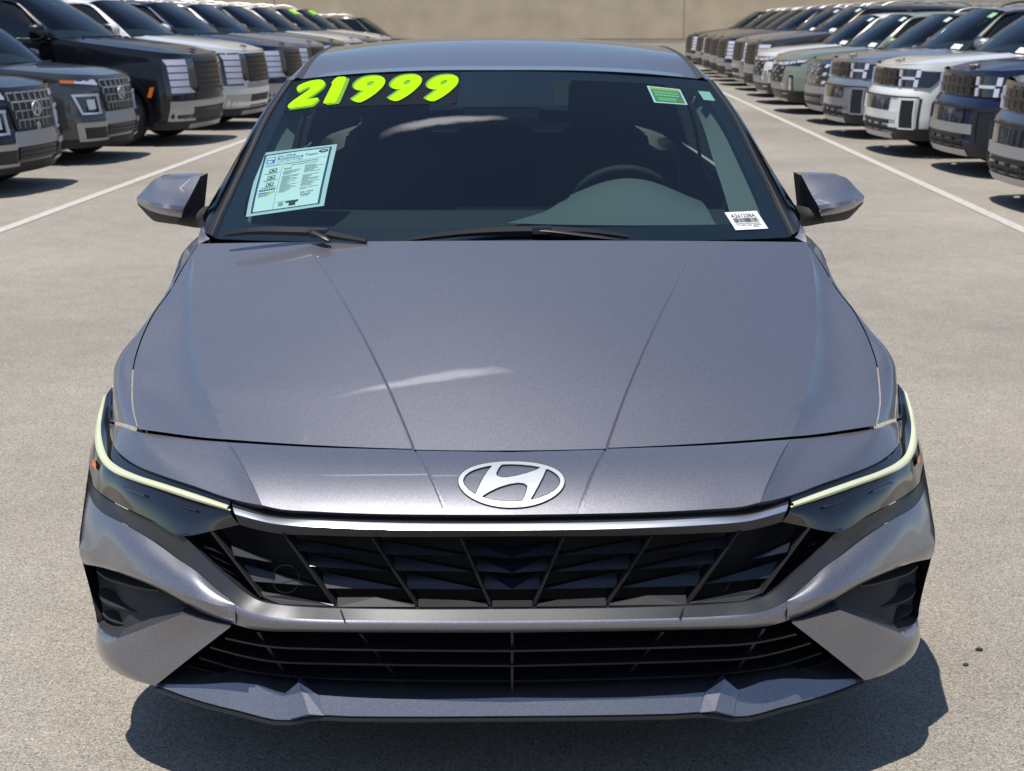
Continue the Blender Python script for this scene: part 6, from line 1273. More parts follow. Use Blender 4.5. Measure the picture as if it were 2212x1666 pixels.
def build_suv(kind, paint, root, opts=()):
    b = Body(kind); PM = PAINTS[paint]
    # shell
    zs = [b.cl, .30, .42, .54, .66, .76, .86]
    zs = sorted(set([z for z in zs if z < b.zf - .06] + [z for z, _ in b.nose if b.cl < z < b.zf - .06]))
    nk = len(b.keys(.5))
    rows = [[(x, y, z) for x, y in b.keys(z)] for z in zs]
    kk = b.keys(b.zf - .05); rows.append([(x, y, b.zt(y) - .05) for x, y in kk])
    kk = b.keys(b.zf); rows.append([(x, y, b.zt(y)) for x, y in kk])
    body = MB().patch(rows, 4, 3, (0, b.L / 2, .4)).mirror().build('body', PM, root, sharp=32)
    arch_cut(body, b.oh, b.r, b.r + .055); arch_cut(body, b.oh + b.wb, b.r, b.r + .055)
    # sill and arch cladding
    for sg in (-1, 1):
        for cy in (b.oh, b.oh + b.wb):
            A = []
            for rr, of in ((b.r + .050, .0), (b.r + .055, .022), (b.r + .105, .020), (b.r + .112, -.004)):
                A.append([(sg * (b.half(min(max(cy + rr * math.cos(t), .3), 3.2), .6) + of), cy + rr * math.cos(t), max(b.cl + .02, b.r + rr * math.sin(t))) for t in np.linspace(-.35, math.pi + .35, 25)])
            MB().grid(A, (0, cy, .3)).build('wheel_arch_trim', M_CLAD if 'dark_arch' in opts or kind in ('pickup', 'boxy') else (PM if kind == 'flagship' else M_CLAD), root, sharp=50)
        MB().box((sg * (b.hw - .02), b.oh + b.wb / 2, b.cl + .06), (.05, b.wb - 2 * b.r - .16, .13)).build('sill', M_CLAD, root, sharp=0, bevel=.015)
        wheel(root, sg * (b.hw - .13), b.oh, b.r, .23, sg, nsp=5); wheel(root, sg * (b.hw - .13), b.oh + b.wb, b.r, .23, sg, nsp=5)
    # hidden dark tub
    t = MB(); t.box((0, b.oh - .10, .52), (b.W - .56, 1.2, .46)).box((0, b.L / 2, .36), (b.W - .58, b.L - .5, .24)).box((0, b.oh - .05, .9 - .1), (b.W - .56, .9, .1))
    t.build('underbody', M_MATTE, root, sharp=0)
    # hood
    rows = []
    for sv in np.linspace(0, 1, 9):
        ye = .13 + (b.cy + .20 - .13) * sv
        xe, ze = b.half(ye, b.zf) + .001, b.zt(ye) + .001
        yc = .006 + b.y0(b.zf) + (b.cy - .02 - b.y0(b.zf)) * sv; cr = .012 + .035 * min(1, sv * 3)
        zc_ = b.zt(yc) + cr * min(1, sv * 4 + .05)
        p = 4 - 2 * sv
        row = []
        for tt in np.linspace(0, 1, 11):
            z = zc_ + (ze - zc_) * tt**3
            if .62 < tt < .78 and kind in ('boxy', 'flagship', 'pickup'): z += .010 * min(1, sv * 5)
            row.append((xe * tt, yc + (ye - yc) * tt**p, z))
        rows.append(row)
    lead = [(x, y + .012, z - .03) for x, y, z in rows[0]]
    MB().grid([lead] + rows, (0, .8, 0)).mirror().build('hood', PM, root, sharp=30)
    # greenhouse
    w = b.hw; hz = b.H - .035
    base = [(0, b.cy, b.zc + .012), (.40 * w, b.cy + .03, b.zc + .010), (.70 * w, b.cy + .11, b.zc), (.875 * w, b.cy + .24, b.zc - .012)]
    head = [(0, b.hy, hz), (.36 * w, b.hy + .015, hz - .004), (.58 * w, b.hy + .055, hz - .018), (.70 * w, b.hy + .12, hz - .045)]
    mid = [tuple(np.array(lerp(p, q, .5)) + np.array((0, -.02, .018))) for p, q in zip(base, head)]
    ws = MB().patch([base, mid, head], 5, 5, (0, 3, .8)).mirror().build('windshield', M_SUVGL, root, sharp=60)
    # dark border strip at the foot of the glass
    lo2 = [lerp(p, q, .10) for p, q in zip(base, mid)]
    MB().patch([[shift(p, 0, -.004, .003) for p in base], [shift(p, 0, -.004, .004) for p in lo2]], 5, 1, (0, 3, .8)).mirror().build('glass_border', M_FRIT, ws)
    rz = [hz - .045, b.H - .06, b.H - .06, b.H - .09]
    yr = b.ry
    rail = [head[-1], (.725 * w, b.hy + .55, b.H - .055), (.725 * w, (b.hy + yr) / 2 + .2, b.H - .055), (.70 * w, yr - .15, b.H - .10)]
    roofrows = [head, [(0, b.hy + .55, b.H), (.38 * w, b.hy + .55, b.H - .006), (.60 * w, b.hy + .55, b.H - .025), rail[1]],
                [(0, (b.hy + yr) / 2 + .2, b.H), (.38 * w, (b.hy + yr) / 2 + .2, b.H - .006), (.60 * w, (b.hy + yr) / 2 + .2, b.H - .025), rail[2]],
                [(0, yr, b.H - .05), (.38 * w, yr, b.H - .055), (.60 * w, yr - .06, b.H - .075), rail[3]]]
    MB().patch(roofrows, 4, 5, (0, 2.8, 0)).mirror().build('roof', PM, root, sharp=40)
    # sides
    yb = [b.cy + .36, b.hy + .1, b.hy + .95, (b.hy + yr) / 2 + .45, yr + (.05 if kind != 'pickup' else .0)]
    lo = [(b.half(min(y, 2.6), b.zf) - .025, y, b.zt(y) + .008) for y in yb]
    hi = [lerp(base[-1], head[-1], .22), lerp(base[-1], head[-1], .90), (.735 * w, b.hy + .95, b.H - .085), (.735 * w, yb[3], b.H - .085), (.71 * w, yr - .20, b.H - .13)]
    hi = [shift(p, .012, .05 if i < 2 else 0, -.01) for i, p in enumerate(hi)]
    for mir in (0, 1):
        s_ = MB().patch([lo, [shift(lerp(a, c, .5), .03) for a, c in zip(lo, hi)], hi], 4, 4, (0, 2.8, .6))
        sw_ = (s_.flipped() if mir else s_).build('side_window', M_SUVSD, root, sharp=60)
        # pillar between the glass panes, door frame and window line
        for yq in ((b.hy + .95),) + (((b.hy + yr) / 2 + .45,) if kind != 'pickup' else ()):
            i = yb.index(yq)
            a, c = lo[i], hi[i]; m_ = shift(lerp(a, c, .5), .03)
            s_ = MB().patch([[shift(a, .006, -.05), shift(a, .006, .05)], [shift(m_, .006, -.05), shift(m_, .006, .05)], [shift(c, .006, -.05), shift(c, .006, .05)]], 1, 3, (0, 2.8, .6))
            (s_.flipped() if mir else s_).build('door_pillar', M_BLACK, sw_)
        s_ = MB().tube([shift(p, .010, 0, -.004) for p in hseg(lo, 3)], .010, 6)
        (s_.flipped() if mir else s_).build('window_trim', M_SILV if kind == 'flagship' else M_BLACK, root, sharp=60)
        # front pillar from the hood corner to the roof and along it
        pa = [base[-1], mid[-1], head[-1], rail[1], rail[2], rail[3]]
        pb = [lo[0], shift(lerp(lo[0], hi[1], .52), .012, -.03, .02), shift(hi[1], .004, -.02, .025), shift(rail[1], .02, 0, -.045), shift(rail[2], .02, 0, -.045), shift(rail[3], .02, .0, -.05)]
        s_ = MB().patch([[shift(p, -.006, 0, -.006) for p in pa], [shift(p, .004, -.004, .006) for p in pa], pb, [shift(p, -.02, .01, -.01) for p in pb]], 4, 2, (0, 2.8, .8))
        (s_.flipped() if mir else s_).build('front_pillar', M_BLACK if ('black_pillar' in opts) else PM, root, sharp=50)
        # rear pillar
        s_ = MB().patch([[lo[-1], (lo[-1][0] - .03, b.L - .12 if kind != 'pickup' else yr + .1, b.zt(yr) + .01)], [hi[-1], (.66 * w, yr + .04, b.H - .12)]], 3, 3, (0, 2.8, .6))
        (s_.flipped() if mir else s_).build('rear_pillar', PM, root, sharp=50)
        # rails
        if kind != 'compact' and kind != 'pickup':
            sg = -1 if mir else 1
            rl = [(sg * .66 * w, b.hy + .42, b.H - .03), (sg * .67 * w, b.hy + .55, b.H + .028), (sg * .67 * w, (b.hy + yr) / 2, b.H + .034), (sg * .66 * w, yr - .45, b.H + .02), (sg * .655 * w, yr - .30, b.H - .05)]
            MB().tube([tuple(q) for q in hseg(rl, 4)], .017, 6).build('roof_rail', M_BLACK if kind == 'boxy' else M_SILV, root, sharp=60)
        # door mirror
        mx, my, mz = lo[0][0] + .13, b.cy + .46, b.zc + .085
        s_ = MB(); hgt = .085 if kind != 'flagship' else .10
        secs = []
        for yy, sc_m in ((my - .11, .45), (my - .085, .80), (my - .02, 1.0), (my + .06, .98), (my + .065, .5)):
            secs.append([(mx + .115 * sc_m * math.copysign(abs(math.cos(t))**.55, math.cos(t)), yy, mz + hgt * sc_m * math.copysign(abs(math.sin(t))**.6, math.sin(t))) for t in np.linspace(0, 2 * math.pi, 21)[:-1]])
        s_.grid(secs, (mx, my, mz), close=True); s_.add(secs[0], [tuple(range(20))]); s_.add(secs[-1], [tuple(range(20))[::-1]])
        mo_ = (s_.flipped() if mir else s_).build('door_mirror', PM, root, sharp=50)
        s_ = MB().box((mx - .02, my - .01, mz - hgt - .012), (.20, .13, .03)).tube([(mx - .16, my + .02, mz - hgt - .03), (mx - .06, my, mz - hgt - .01)], .028, 8)
        (s_.flipped() if mir else s_).build('mirror_foot', M_BLACK, mo_, sharp=0, bevel=.01)
        # door shut lines and handles
        for yq, nm in ((b.cy + .42, 0), (b.hy + .98, 1), ((b.hy + yr) / 2 + .50, 0)):
            pts = [(b.half(min(yq, 2.5), max(.3, z)) + .0015, yq, z) for z in np.linspace(.40, b.zc - .02, 8)]
            s_ = MB().tube(pts, .004, 5)
            (s_.flipped() if mir else s_).build('shut_line', M_MATTE, root, sharp=60)
            if yq > b.cy + .5:
                s_ = MB().box((b.hw - .008, yq - .16, b.zc - .14), (.028, .2, .032))
                (s_.flipped() if mir else s_).build('door_handle', PM, root, sharp=0, bevel=.01)
    # rear closure and cabin
    if kind == 'pickup':
        MB().quad((-.70 * w, yr - .02, b.H - .12), (.70 * w, yr - .02, b.H - .12), (.88 * w, yr + .08, b.zt(3.6)), (-.88 * w, yr + .08, b.zt(3.6))).build('rear_window', M_SUVSD, root, sharp=0)
        MB().box((0, (yr + b.L) / 2, .78), (b.W - .34, b.L - yr - .2, .04)).build('load_bed', M_CLAD, root, sharp=0)
    else:
        MB().patch([[(0, yr, b.H - .05), (.60 * w, yr - .04, b.H - .08), (.68 * w, yr - .02, b.H - .12)], [(0, b.L - .06, b.zc + .06), (.6 * w, b.L - .10, b.zc + .06), (.86 * w, b.L - .18, b.zc + .05)]], 4, 4, (0, 2.8, .6)).mirror().build('rear_window', M_SUVSD, root, sharp=50)
    MB().patch([[(-.86 * w, b.cy + .16, b.zc - .03), (0, b.cy + .06, b.zc - .01), (.86 * w, b.cy + .16, b.zc - .03)], [(-.84 * w, b.cy + .85, b.zc + .03), (0, b.cy + .85, b.zc + .04), (.84 * w, b.cy + .85, b.zc + .03)], [(-.84 * w, b.cy + .9, .8), (0, b.cy + .9, .8), (.84 * w, b.cy + .9, .8)]], 4, 4).build('dashboard', M_DASH, root, sharp=50)
    MB().box((0, b.hy + 1.15, .55), (b.W - .3, 2.0, .3)).build('cabin_floor', M_INT, root, sharp=0)
    for sx_ in (-.38, .38):
        s_ = MB().box((sx_, b.hy + .62, .95), (.50, .16, .62), taper=.85)
        st = s_.build('seat', M_INT, root, sharp=0, bevel=.04)
        MB().box((sx_, b.hy + .70, 1.36), (.27, .10, .17), taper=.85).build('headrest', M_INT, st, sharp=0, bevel=.03)
    MB().patch([[shift(p, 0, .03, -.03) for p in head], [(0, yr - .3, b.H - .05), (.36 * w, yr - .3, b.H - .05), (.58 * w, yr - .3, b.H - .07), (.68 * w, yr - .3, b.H - .1)]], 3, 3).mirror().build('headliner', M_INT, root)
    for sx_, ln in ((-.30, .36), (.32, .30)):
        MB().tube([(sx_ - ln, b.cy - .01 + .10 * abs(sx_ - ln), b.zc + .028), (sx_, b.cy - .005, b.zc + .034), (sx_ + ln, b.cy - .01 + .10 * abs(sx_ + ln), b.zc + .028)], .009, 5).build('wiper', M_BLACK, root, sharp=60)

    # ---------------- faces
    def P1(q, m, name, off=.012, th=.02, parent=root, both=False, du=.09):
        o = b.plate(q, off, th, du=du).build(name, m, parent, sharp=40)
        if both: b.plate(mq(q), off, th, du=du).build(name, m, parent, sharp=40)
        return o
    def badge(z, rx, rzv, off, m=M_SILV, tilt=None):
        ring = [(rx * math.cos(t), z + rzv * math.sin(t)) for t in np.linspace(0, 2 * math.pi, 25)]
        pts = [b.F(d, zz, off) for d, zz in ring]
        s_ = MB().tube(pts, rx * .09, 5)
        o = s_.build('emblem', m, root, sharp=60)
        for d0, d1 in ((-.55, -.35), (.35, .55)):
            MB().tube([b.F(rx * (d0 + .08), z - rzv * .7, off), b.F(rx * (d1 + .08) + 0, z + rzv * .7, off)], rx * .10, 5).build('badge_bar', m, o, sharp=60)
        MB().tube([b.F(-rx * .35, z - rzv * .1, off), b.F(rx * .35, z + rzv * .1, off)], rx * .09, 5).build('badge_bar', m, o, sharp=60)
        return o
    def hoodbadge(rx=.085):
        yb_ = .16 + b.y0(b.zf); zb = b.zt(yb_) + .035
        pts = [(rx * math.cos(t), yb_ + .55 * rx * math.sin(t), zb + .010 * math.sin(t)) for t in np.linspace(0, 2 * math.pi, 25)]
        o = MB().tube(pts, .007, 5).build('emblem', M_GRID, root, sharp=60)
        for q in ((-.45, -.25), (.25, .45)):
            MB().tube([(rx * q[0], yb_ - .035, zb - .006), (rx * q[1], yb_ + .035, zb + .006)], .008, 5).build('badge_bar', M_GRID, o, sharp=60)
        MB().tube([(-rx * .35, yb_ - .005, zb), (rx * .35, yb_ + .005, zb)], .007, 5).build('badge_bar', M_GRID, o, sharp=60)
    if kind == 'flagship':
        gr = P1(R4(-.46, .46, .66, 1.06), M_BLACK, 'grille', .012)
        for k in range(6):
            z = .70 + k * .064
            P1(R4(-.45, .45, z, z + .026), M_GRID, 'grille_bar', .020, .03, gr)
        for k in range(9):
            d = -.40 + k * .10
            P1(R4(d - .010, d + .010, .68, 1.04), M_GRID, 'grille_upright', .015, .02, gr)
        P1([(.46, .70), (.66, .66), (.66, 1.06), (.46, 1.06)], M_GLOSSB, 'headlight', .012, both=True)
        hp = [P1([(.64, .62), (1.02, .62), (1.02, 1.07), (.64, 1.07)], M_GLOSSB, 'headlight', .012)]
        hp.append(b.plate(mq([(.64, .62), (1.02, .62), (1.02, 1.07), (.64, 1.07)]), .012).build('headlight', M_GLOSSB, root, sharp=40))
        for k in range(5):
            z = .645 + k * .084; e = .0
            for pr, f in ((hp[0], lambda q: q), (hp[1], mq)):
                inn = .66 - (.12 if k == 0 else 0)
                b.plate(f([(inn, z), (.955, z), (.955 + (.03 if k == 4 else 0), z + .068), (.66, z + .068)]), .016, .03).build('light_bar', M_LAV, pr, sharp=40)
        P1(R4(-.52, .52, .56, .64), M_SILV if paint != 'black' else M_GRID, 'grille_trim', .010)
        if paint in ('black', 'navy', 'charcoal', 'taupe', 'olive'):
            P1([(-.98, .47), (.98, .47), (.98, .545), (-.98, .545)], M_SILV, 'bumper_trim', .012)
            P1([(.50, .30), (.98, .28), (.98, .47), (.60, .47)], M_SILV, 'bumper_trim', .012, both=True)
            P1(R4(-.58, .58, .24, .46), M_GRAIN, 'air_intake', .006)
            P1(R4(-.26, .26, .28, .44), M_BLACK, 'air_intake', .010)
        else:
            P1([(-.98, .50), (.98, .50), (.98, .58), (-.98, .58)], PM, 'bumper_trim', .014)
            P1([(.42, .30), (.98, .29), (.98, .485), (.42, .485)], M_SILV, 'bumper_trim', .012, both=True)
            P1(R4(-.42, .42, .32, .485), M_GRAIN, 'air_intake', .008)
        P1([(-1.15, .20), (1.15, .20), (1.15, .30), (-1.15, .30)], M_CLAD, 'lower_bumper', .014, .03, du=.05)
        P1([(-.62, .20), (.62, .20), (.60, .26), (-.60, .26)], M_SILV, 'skid_plate', .016)
        q = [(1.27, .70), (1.33, .64), (1.37, .68), (1.31, .74)]
        b.plate([(1.20, .60), (1.25, .60), (1.20, .72), (1.15, .72)], .022).build('side_marker', M_ORANGE, root, sharp=0)
        b.plate(mq([(1.20, .60), (1.25, .60), (1.20, .72), (1.15, .72)]), .022).build('side_marker', M_ORANGE, root, sharp=0)
        hoodbadge(.075)
    elif kind == 'boxy':
        up = P1([(-.86, .785), (.86, .785), (.86, .985), (-.86, .985)], M_GLOSSB, 'headlight_band', .014)
        P1([(.84, .785), (1.00, .785), (1.16, .955), (.84, .970)], M_GLOSSB, 'lamp_wrap', .022, .03, both=True, du=.05)
        for rz_ in (.80, .895):
            for k in range(6):
                d = -.46 + k * .155
                P1(R4(d, d + .13, rz_, rz_ + .065), M_GRID, 'grille_cell', .022, .02, up)
        P1(R4(-.5, .5, .868, .888), M_GRID, 'grille_bar', .027, .02, up)
        for f in (1, -1):
            for q in (R4(.55, .60, .79, .87), R4(.54, .59, .895, .975), R4(.82, .87, .79, .87), R4(.83, .88, .895, .975), R4(.60, .82, .868, .897)):
                b.plate(q if f > 0 else mq(q), .028, .03).build('light_bar', M_LAV, up, sharp=40)
        P1(R4(-.95, .95, .668, .684), M_CLAD, 'shelf_shadow_gap', .008, .01)
        P1(R4(-.47, .47, .52, .66), M_GLOSSB, 'upper_intake', .014)
        P1(R4(-.18, .22, .53, .65), M_BLACK, 'plate_holder', .012)
        if 'nudge' in opts:
            for d0, d1 in ((-.42, -.18), (-.10, .22)): P1(R4(d0, d1, .69, .725), M_MATTE, 'sensor_slot', .004)
        for f in (1, -1):
            q = R4(.66, .94, .335, .665)
            fr_ = b.plate(q if f > 0 else mq(q), .010).build('bumper_frame', PM if paint not in ('navy', 'slate') else M_CLAD, root, sharp=30)
            q = R4(.74, .90, .34, .64); b.plate(q if f > 0 else mq(q), .018).build('air_slot', M_BLACK, fr_, sharp=30)
            for q in (R4(.905, .925, .32, .66), R4(.72, .735, .32, .66), R4(.735, .905, .645, .66), R4(.735, .905, .32, .335)):
                b.plate(q if f > 0 else mq(q), .022, .02).build('slot_trim', PM, fr_, sharp=30)
            q = [(.945, .30), (.975, .30), (.985, .665), (.955, .665)]
            b.plate(q if f > 0 else mq(q), .006).build('bumper_joint', M_CLAD, root, sharp=30)
        P1(R4(-.66, .66, .42, .515), PM if 'nudge' not in opts else M_SILV, 'bumper_bar', .014)
        lg_ = P1(R4(-.50, .50, .275, .41), M_BLACK, 'lower_grille', .008)
        for k in range(3): P1(R4(-.49, .49, .292 + k * .042, .304 + k * .042), M_CLAD, 'grille_bar', .018, .02, lg_)
        for d in (-.28, 0, .28): P1(R4(d - .035, d + .035, .28, .37), M_CLAD, 'grille_upright', .017, .02, lg_)
        P1([(-1.2, .20), (1.2, .20), (1.2, .33), (-1.2, .33)], M_CLAD, 'lower_bumper', .014, .03, du=.05)
        P1(R4(-.55, .55, .20, .265), M_SILV, 'skid_plate', .022)
        hoodbadge(.085)
    elif kind == 'pickup':
        ub = P1([(-.88, .80), (.88, .80), (.92, .875), (-.92, .875)], M_GLOSSB, 'headlight_band', .012)
        for f in (1, -1):
            for q in ([(.42, .80), (.62, .82), (.62, .86), (.42, .85)], [(.65, .82), (.78, .835), (.78, .875), (.65, .862)], [(.81, .84), (.95, .86), (.97, .885), (.81, .878)], [(.1, .80), (.38, .80), (.38, .845), (.1, .84)]):
                b.plate(q if f > 0 else mq(q), .014).build('light_bar', M_LAV, ub, sharp=40)
        gr = P1([(-.40, .52), (.40, .52), (.50, .80), (-.50, .80)], M_BLACK, 'grille', .012)
        for r_ in range(4):
            for k in range(5):
                d = -.36 + k * .18 + (.05 if r_ % 2 else -.0) ; z = .54 + r_ * .065
                P1([(d - .06, z), (d + .05, z + .01), (d + .07, z + .045), (d - .05, z + .035)], M_SILV if (r_ + k) % 2 else M_GRID, 'grille_cell', .018, .02, gr)
        badge(.70, .075, .038, .030)
        P1([(-.50, .40), (.50, .40), (.42, .50), (-.42, .50)], M_SILV, 'bumper_bar', .014)
        for f in (1, -1):
            q = [(.46, .40), (.62, .40), (.64, .62), (.52, .62)]; b.plate(q if f > 0 else mq(q), .010).build('bumper_cheek', M_SILV, root, sharp=30)
            q = [(.66, .36), (.80, .36), (.80, .64), (.70, .64)]; la = b.plate(q if f > 0 else mq(q), .012).build('lamp_slot', M_GLOSSB, root, sharp=30)
            q = [(.69, .40), (.76, .40), (.77, .60), (.72, .60)]; b.plate(q if f > 0 else mq(q), .018).build('headlight', M_CHROME, la, sharp=30)
            q = [(1.10, .50), (1.16, .50), (1.21, .70), (1.16, .70)]; b.plate(q if f > 0 else mq(q), .020).build('side_marker', M_ORANGE, root, sharp=0)
        P1([(-1.25, .20), (1.25, .20), (1.22, .385), (-1.22, .385)], M_CLAD, 'lower_bumper', .014, .03, du=.05)
        P1(R4(-.40, .40, .27, .37), M_BLACK, 'lower_grille', .012)
        P1(R4(-.50, .50, .20, .25), M_SILV, 'skid_plate', .016)
    elif kind == 'curvy':
        gr = P1([(-.80, .58), (.80, .58), (1.02, .90), (-1.02, .90)], M_GLOSSB, 'grille', .012)
        for r_ in range(5):
            n_ = 9
            for k in range(n_):
                d = (k - (n_ - 1) / 2) * .19 + (.09 if r_ % 2 else 0); z = .60 + r_ * .060
                if abs(d) > .80 + (z - .58) * .5: continue
                P1([(d - .075, z + .004), (d + .02, z), (d + .085, z + .040), (d - .02, z + .050)], M_LAV if abs(d) > .52 and r_ in (0, 2, 4) else M_SILV if abs(d) < .3 else M_GRID, 'grille_cell', .018, .02, gr)
        badge(.76, .075, .038, .030)
        P1([(-.86, .46), (.86, .46), (.80, .56), (-.80, .56)], M_SILV, 'bumper_bar', .010)
        lg_ = P1(R4(-.52, .52, .30, .44), M_BLACK, 'lower_grille', .008)
        for k in range(3): P1(R4(-.50, .50, .315 + k * .042, .325 + k * .042), M_CLAD, 'grille_bar', .016, .02, lg_)
        P1([(-.70, .20), (.70, .20), (.74, .28), (-.74, .28)], M_SILV, 'skid_plate', .018)
        P1([(.60, .30), (.84, .30), (.92, .45), (.66, .45)], M_BLACK, 'air_slot', .008, both=True)
    elif kind == 'compact':
        gr = P1([(-.36, .56), (.36, .56), (.48, .90), (-.48, .90)], M_BLACK, 'grille', .012)
        for r_ in range(4):
            for k in range(7):
                d = (k - 3) * (.125 - .011 * (3 - r_)); z = .58 + r_ * .080
                P1(R4(d - .046, d - .034, z, z + .072), M_SILV, 'grille_upright', .016, .02, gr)
                P1(R4(d - .046, d + .06, z + .062, z + .075), M_SILV, 'grille_bar', .017, .02, gr)
        badge(.74, .085, .062, .034, M_ALU)
        for f in (1, -1):
            q = [(.46, .835), (.86, .87), (.86, .905), (.46, .895)]; la = b.plate(q if f > 0 else mq(q), .008).build('upper_lamp', M_LAV, root, sharp=30)
            q = [(.78, .862), (.92, .872), (.92, .896), (.78, .892)]; b.plate(q if f > 0 else mq(q), .014).build('turn_signal', M_ORANGE, la, sharp=30)
            q = [(.50, .545), (.76, .545), (.84, .74), (.52, .74)]; la = b.plate(q if f > 0 else mq(q), .008).build('headlight', M_LENS, root, sharp=30)
            q = [(.57, .585), (.68, .585), (.70, .69), (.58, .69)]; b.plate(q if f > 0 else mq(q), .014).build('lamp_reflector', M_CHROME, la, sharp=30)
            for q in ([(.49, .535), (.78, .535), (.78, .555), (.49, .555)], [(.50, .725), (.85, .725), (.86, .75), (.50, .75)], [(.49, .535), (.52, .535), (.54, .75), (.51, .75)], [(.755, .535), (.78, .535), (.86, .75), (.83, .75)]):
                b.plate(q if f > 0 else mq(q), .020, .02).build('light_ring', M_LAV, la, sharp=40)
            q = [(.40, .28), (.72, .28), (.76, .40), (.46, .40)]; b.plate(q if f > 0 else mq(q), .018).build('fog_recess', M_GRAIN, root, sharp=30)
            for q in ([(.36, .25), (.80, .25), (.78, .28), (.38, .28)], [(.44, .40), (.80, .40), (.86, .45), (.42, .45)], [(.72, .26), (.80, .26), (.86, .44), (.78, .42)]):
                b.plate(q if f > 0 else mq(q), .026).build('fog_trim', M_SILV, root, sharp=40)
        P1([(-.44, .42), (.44, .42), (.40, .55), (-.40, .55)], M_SILV, 'bumper_bar', .016)
        lg_ = P1(R4(-.38, .38, .30, .41), M_BLACK, 'lower_grille', .012)
        for k in range(2): P1(R4(-.36, .36, .325 + k * .04, .335 + k * .04), M_CLAD, 'grille_bar', .02, .02, lg_)
        P1([(-1.0, .18), (1.0, .18), (1.0, .27), (-1.0, .27)], M_CLAD, 'lower_bumper', .014, .03, du=.05)
        if 'tow' in opts: badge(.585, .03, .03, .03, M_CHROME)
    # stickers inside the windscreen
    def onglass(u0, u1, v0, v1, m, name):
        def g2(u, v):
            k = abs(u) * 3; i = min(int(k), 2); f = k - i
            lo_ = lerp(base[i], base[i + 1], f); hi_ = lerp(head[i], head[i + 1], f)
            p = np.array(lerp(lo_, hi_, v)) + np.array((0, -.02, .018)) * 4 * v * (1 - v) + np.array((0, -.005, .004))
            return (p[0] if u >= 0 else -p[0], p[1], p[2])
        return MB().grid([[g2(u, v) for u in np.linspace(u0, u1, 4)] for v in np.linspace(v0, v1, 3)], (0, 3, .5)).build(name, m, root, sharp=60)
    if 'label_r' in opts:
        onglass(.68, .90, .05, .15, M_WHITE, 'stock_label'); onglass(.62, .80, .80, .92, M_MINT if 'mint' in opts else M_PALE, 'tag_sticker')
    if 'price' in opts:
        onglass(-.15, .55, .72, .92, M_NEON, 'price_sticker')

def bbox_cache(): return {}
BUILT = {}
def copy_tree(src, name, label, cat, loc, rz, group):
    r = src.copy(); COL.objects.link(r)
    r.location = loc; r.rotation_euler = (0, 0, rz); r['label'] = label; r['category'] = cat; r['group'] = group
    for ch in src.children:
        c = ch.copy(); COL.objects.link(c); c.parent = r
        for gch in ch.children:
            d = gch.copy(); COL.objects.link(d); d.parent = c
    return r
def park(kind, paint, name, label, cat, x, y, rz, group, opts=()):
    x += .08 if rz < 0 else -.08
    y -= .14
    key = (kind, paint, tuple(sorted(opts)))
    if key in BUILT:
        return copy_tree(BUILT[key], name, label, cat, (x, y, 0), rz, group)
    t = thing(name, label, cat, (x, y, 0), rz, group)
    build_suv(kind, paint, t, opts)
    BUILT[key] = t
    return t
LEFT, RIGHT = R(82), R(-89)
GL, GR = 'cars parked nose-out along the left of the lane', 'cars parked nose-out along the right of the lane'
park('compact', 'black', 'parked_suv', 'black compact SUV cut off by the left edge of the photo', 'SUV', -4.02, 11.3, LEFT, GL, ('tow',))
park('compact', 'grey', 'parked_suv', 'warm grey compact SUV with square ringed headlights', 'SUV', -3.99, 14.4, LEFT, GL)
park('flagship', 'black', 'parked_suv', 'large black SUV behind the grey compact one, silver lower bumper', 'SUV', -3.46, 17.0, LEFT, GL)
park('flagship', 'white', 'parked_suv', 'large white SUV next to the black one on the left', 'SUV', -3.25, 19.8, LEFT, GL)
park('flagship', 'navy', 'parked_suv', 'navy SUV with blue door mirror behind the white one on the left', 'SUV', -3.05, 22.5, LEFT, GL)
park('flagship', 'silver', 'parked_suv', 'silver SUV behind the navy one on the left', 'SUV', -2.92, 25.2, LEFT, GL)
park('flagship', 'slate', 'parked_suv', 'slate grey SUV half hidden behind the silver one on the left', 'SUV', -2.78, 27.9, LEFT, GL)
park('flagship', 'white', 'parked_suv', 'white SUV far along the left row, beside the slate grey one', 'SUV', -2.63, 30.6, LEFT, GL)
park('flagship', 'silver', 'parked_suv', 'silver SUV with a green price on its windshield, nearer of the two', 'SUV', -2.48, 33.3, LEFT, GL, ('price',))
park('flagship', 'white', 'parked_suv', 'white SUV with a green price on its windshield, farther of the two', 'SUV', -2.33, 36.0, LEFT, GL, ('price',))
park('curvy', 'charcoal', 'parked_suv', 'charcoal SUV beyond the two with green prices', 'SUV', -2.18, 38.8, LEFT, GL)
park('curvy', 'olive', 'parked_suv', 'last dark olive SUV of the left row, by the post', 'SUV', -1.6, 42.0, LEFT, GL)
park('boxy', 'slate', 'parked_suv', 'slate boxy SUV cut off by the right edge of the photo', 'SUV', 4.15, 9.75, RIGHT, GR, ('nudge',))
park('boxy', 'navy', 'parked_suv', 'navy boxy SUV with dark grey bumper on the right', 'SUV', 4.56, 12.9, RIGHT, GR, ('nudge', 'label_r'))
park('boxy', 'white', 'parked_suv', 'white boxy SUV with H-shaped lamps and framed black slots', 'SUV', 4.43, 15.2, RIGHT, GR, ('label_r', 'black_pillar'))
park('boxy', 'silver', 'parked_suv', 'silver boxy SUV beside the white boxy one', 'SUV', 4.54, 17.95, RIGHT, GR, ('label_r', 'black_pillar'))
park('curvy', 'slate', 'parked_suv', 'slate SUV with jewelled black grille, next to the sage pickup', 'SUV', 4.80, 20.5, RIGHT, GR, ('label_r', 'mint'))
park('pickup', 'sage', 'parked_pickup', 'sage green pickup with amber side marker', 'pickup', 4.80, 23.3, RIGHT, GR, ('label_r', 'mint'))
park('pickup', 'white', 'parked_pickup', 'white pickup behind the sage green one', 'pickup', 5.0, 26.2, RIGHT, GR, ('label_r', 'mint'))
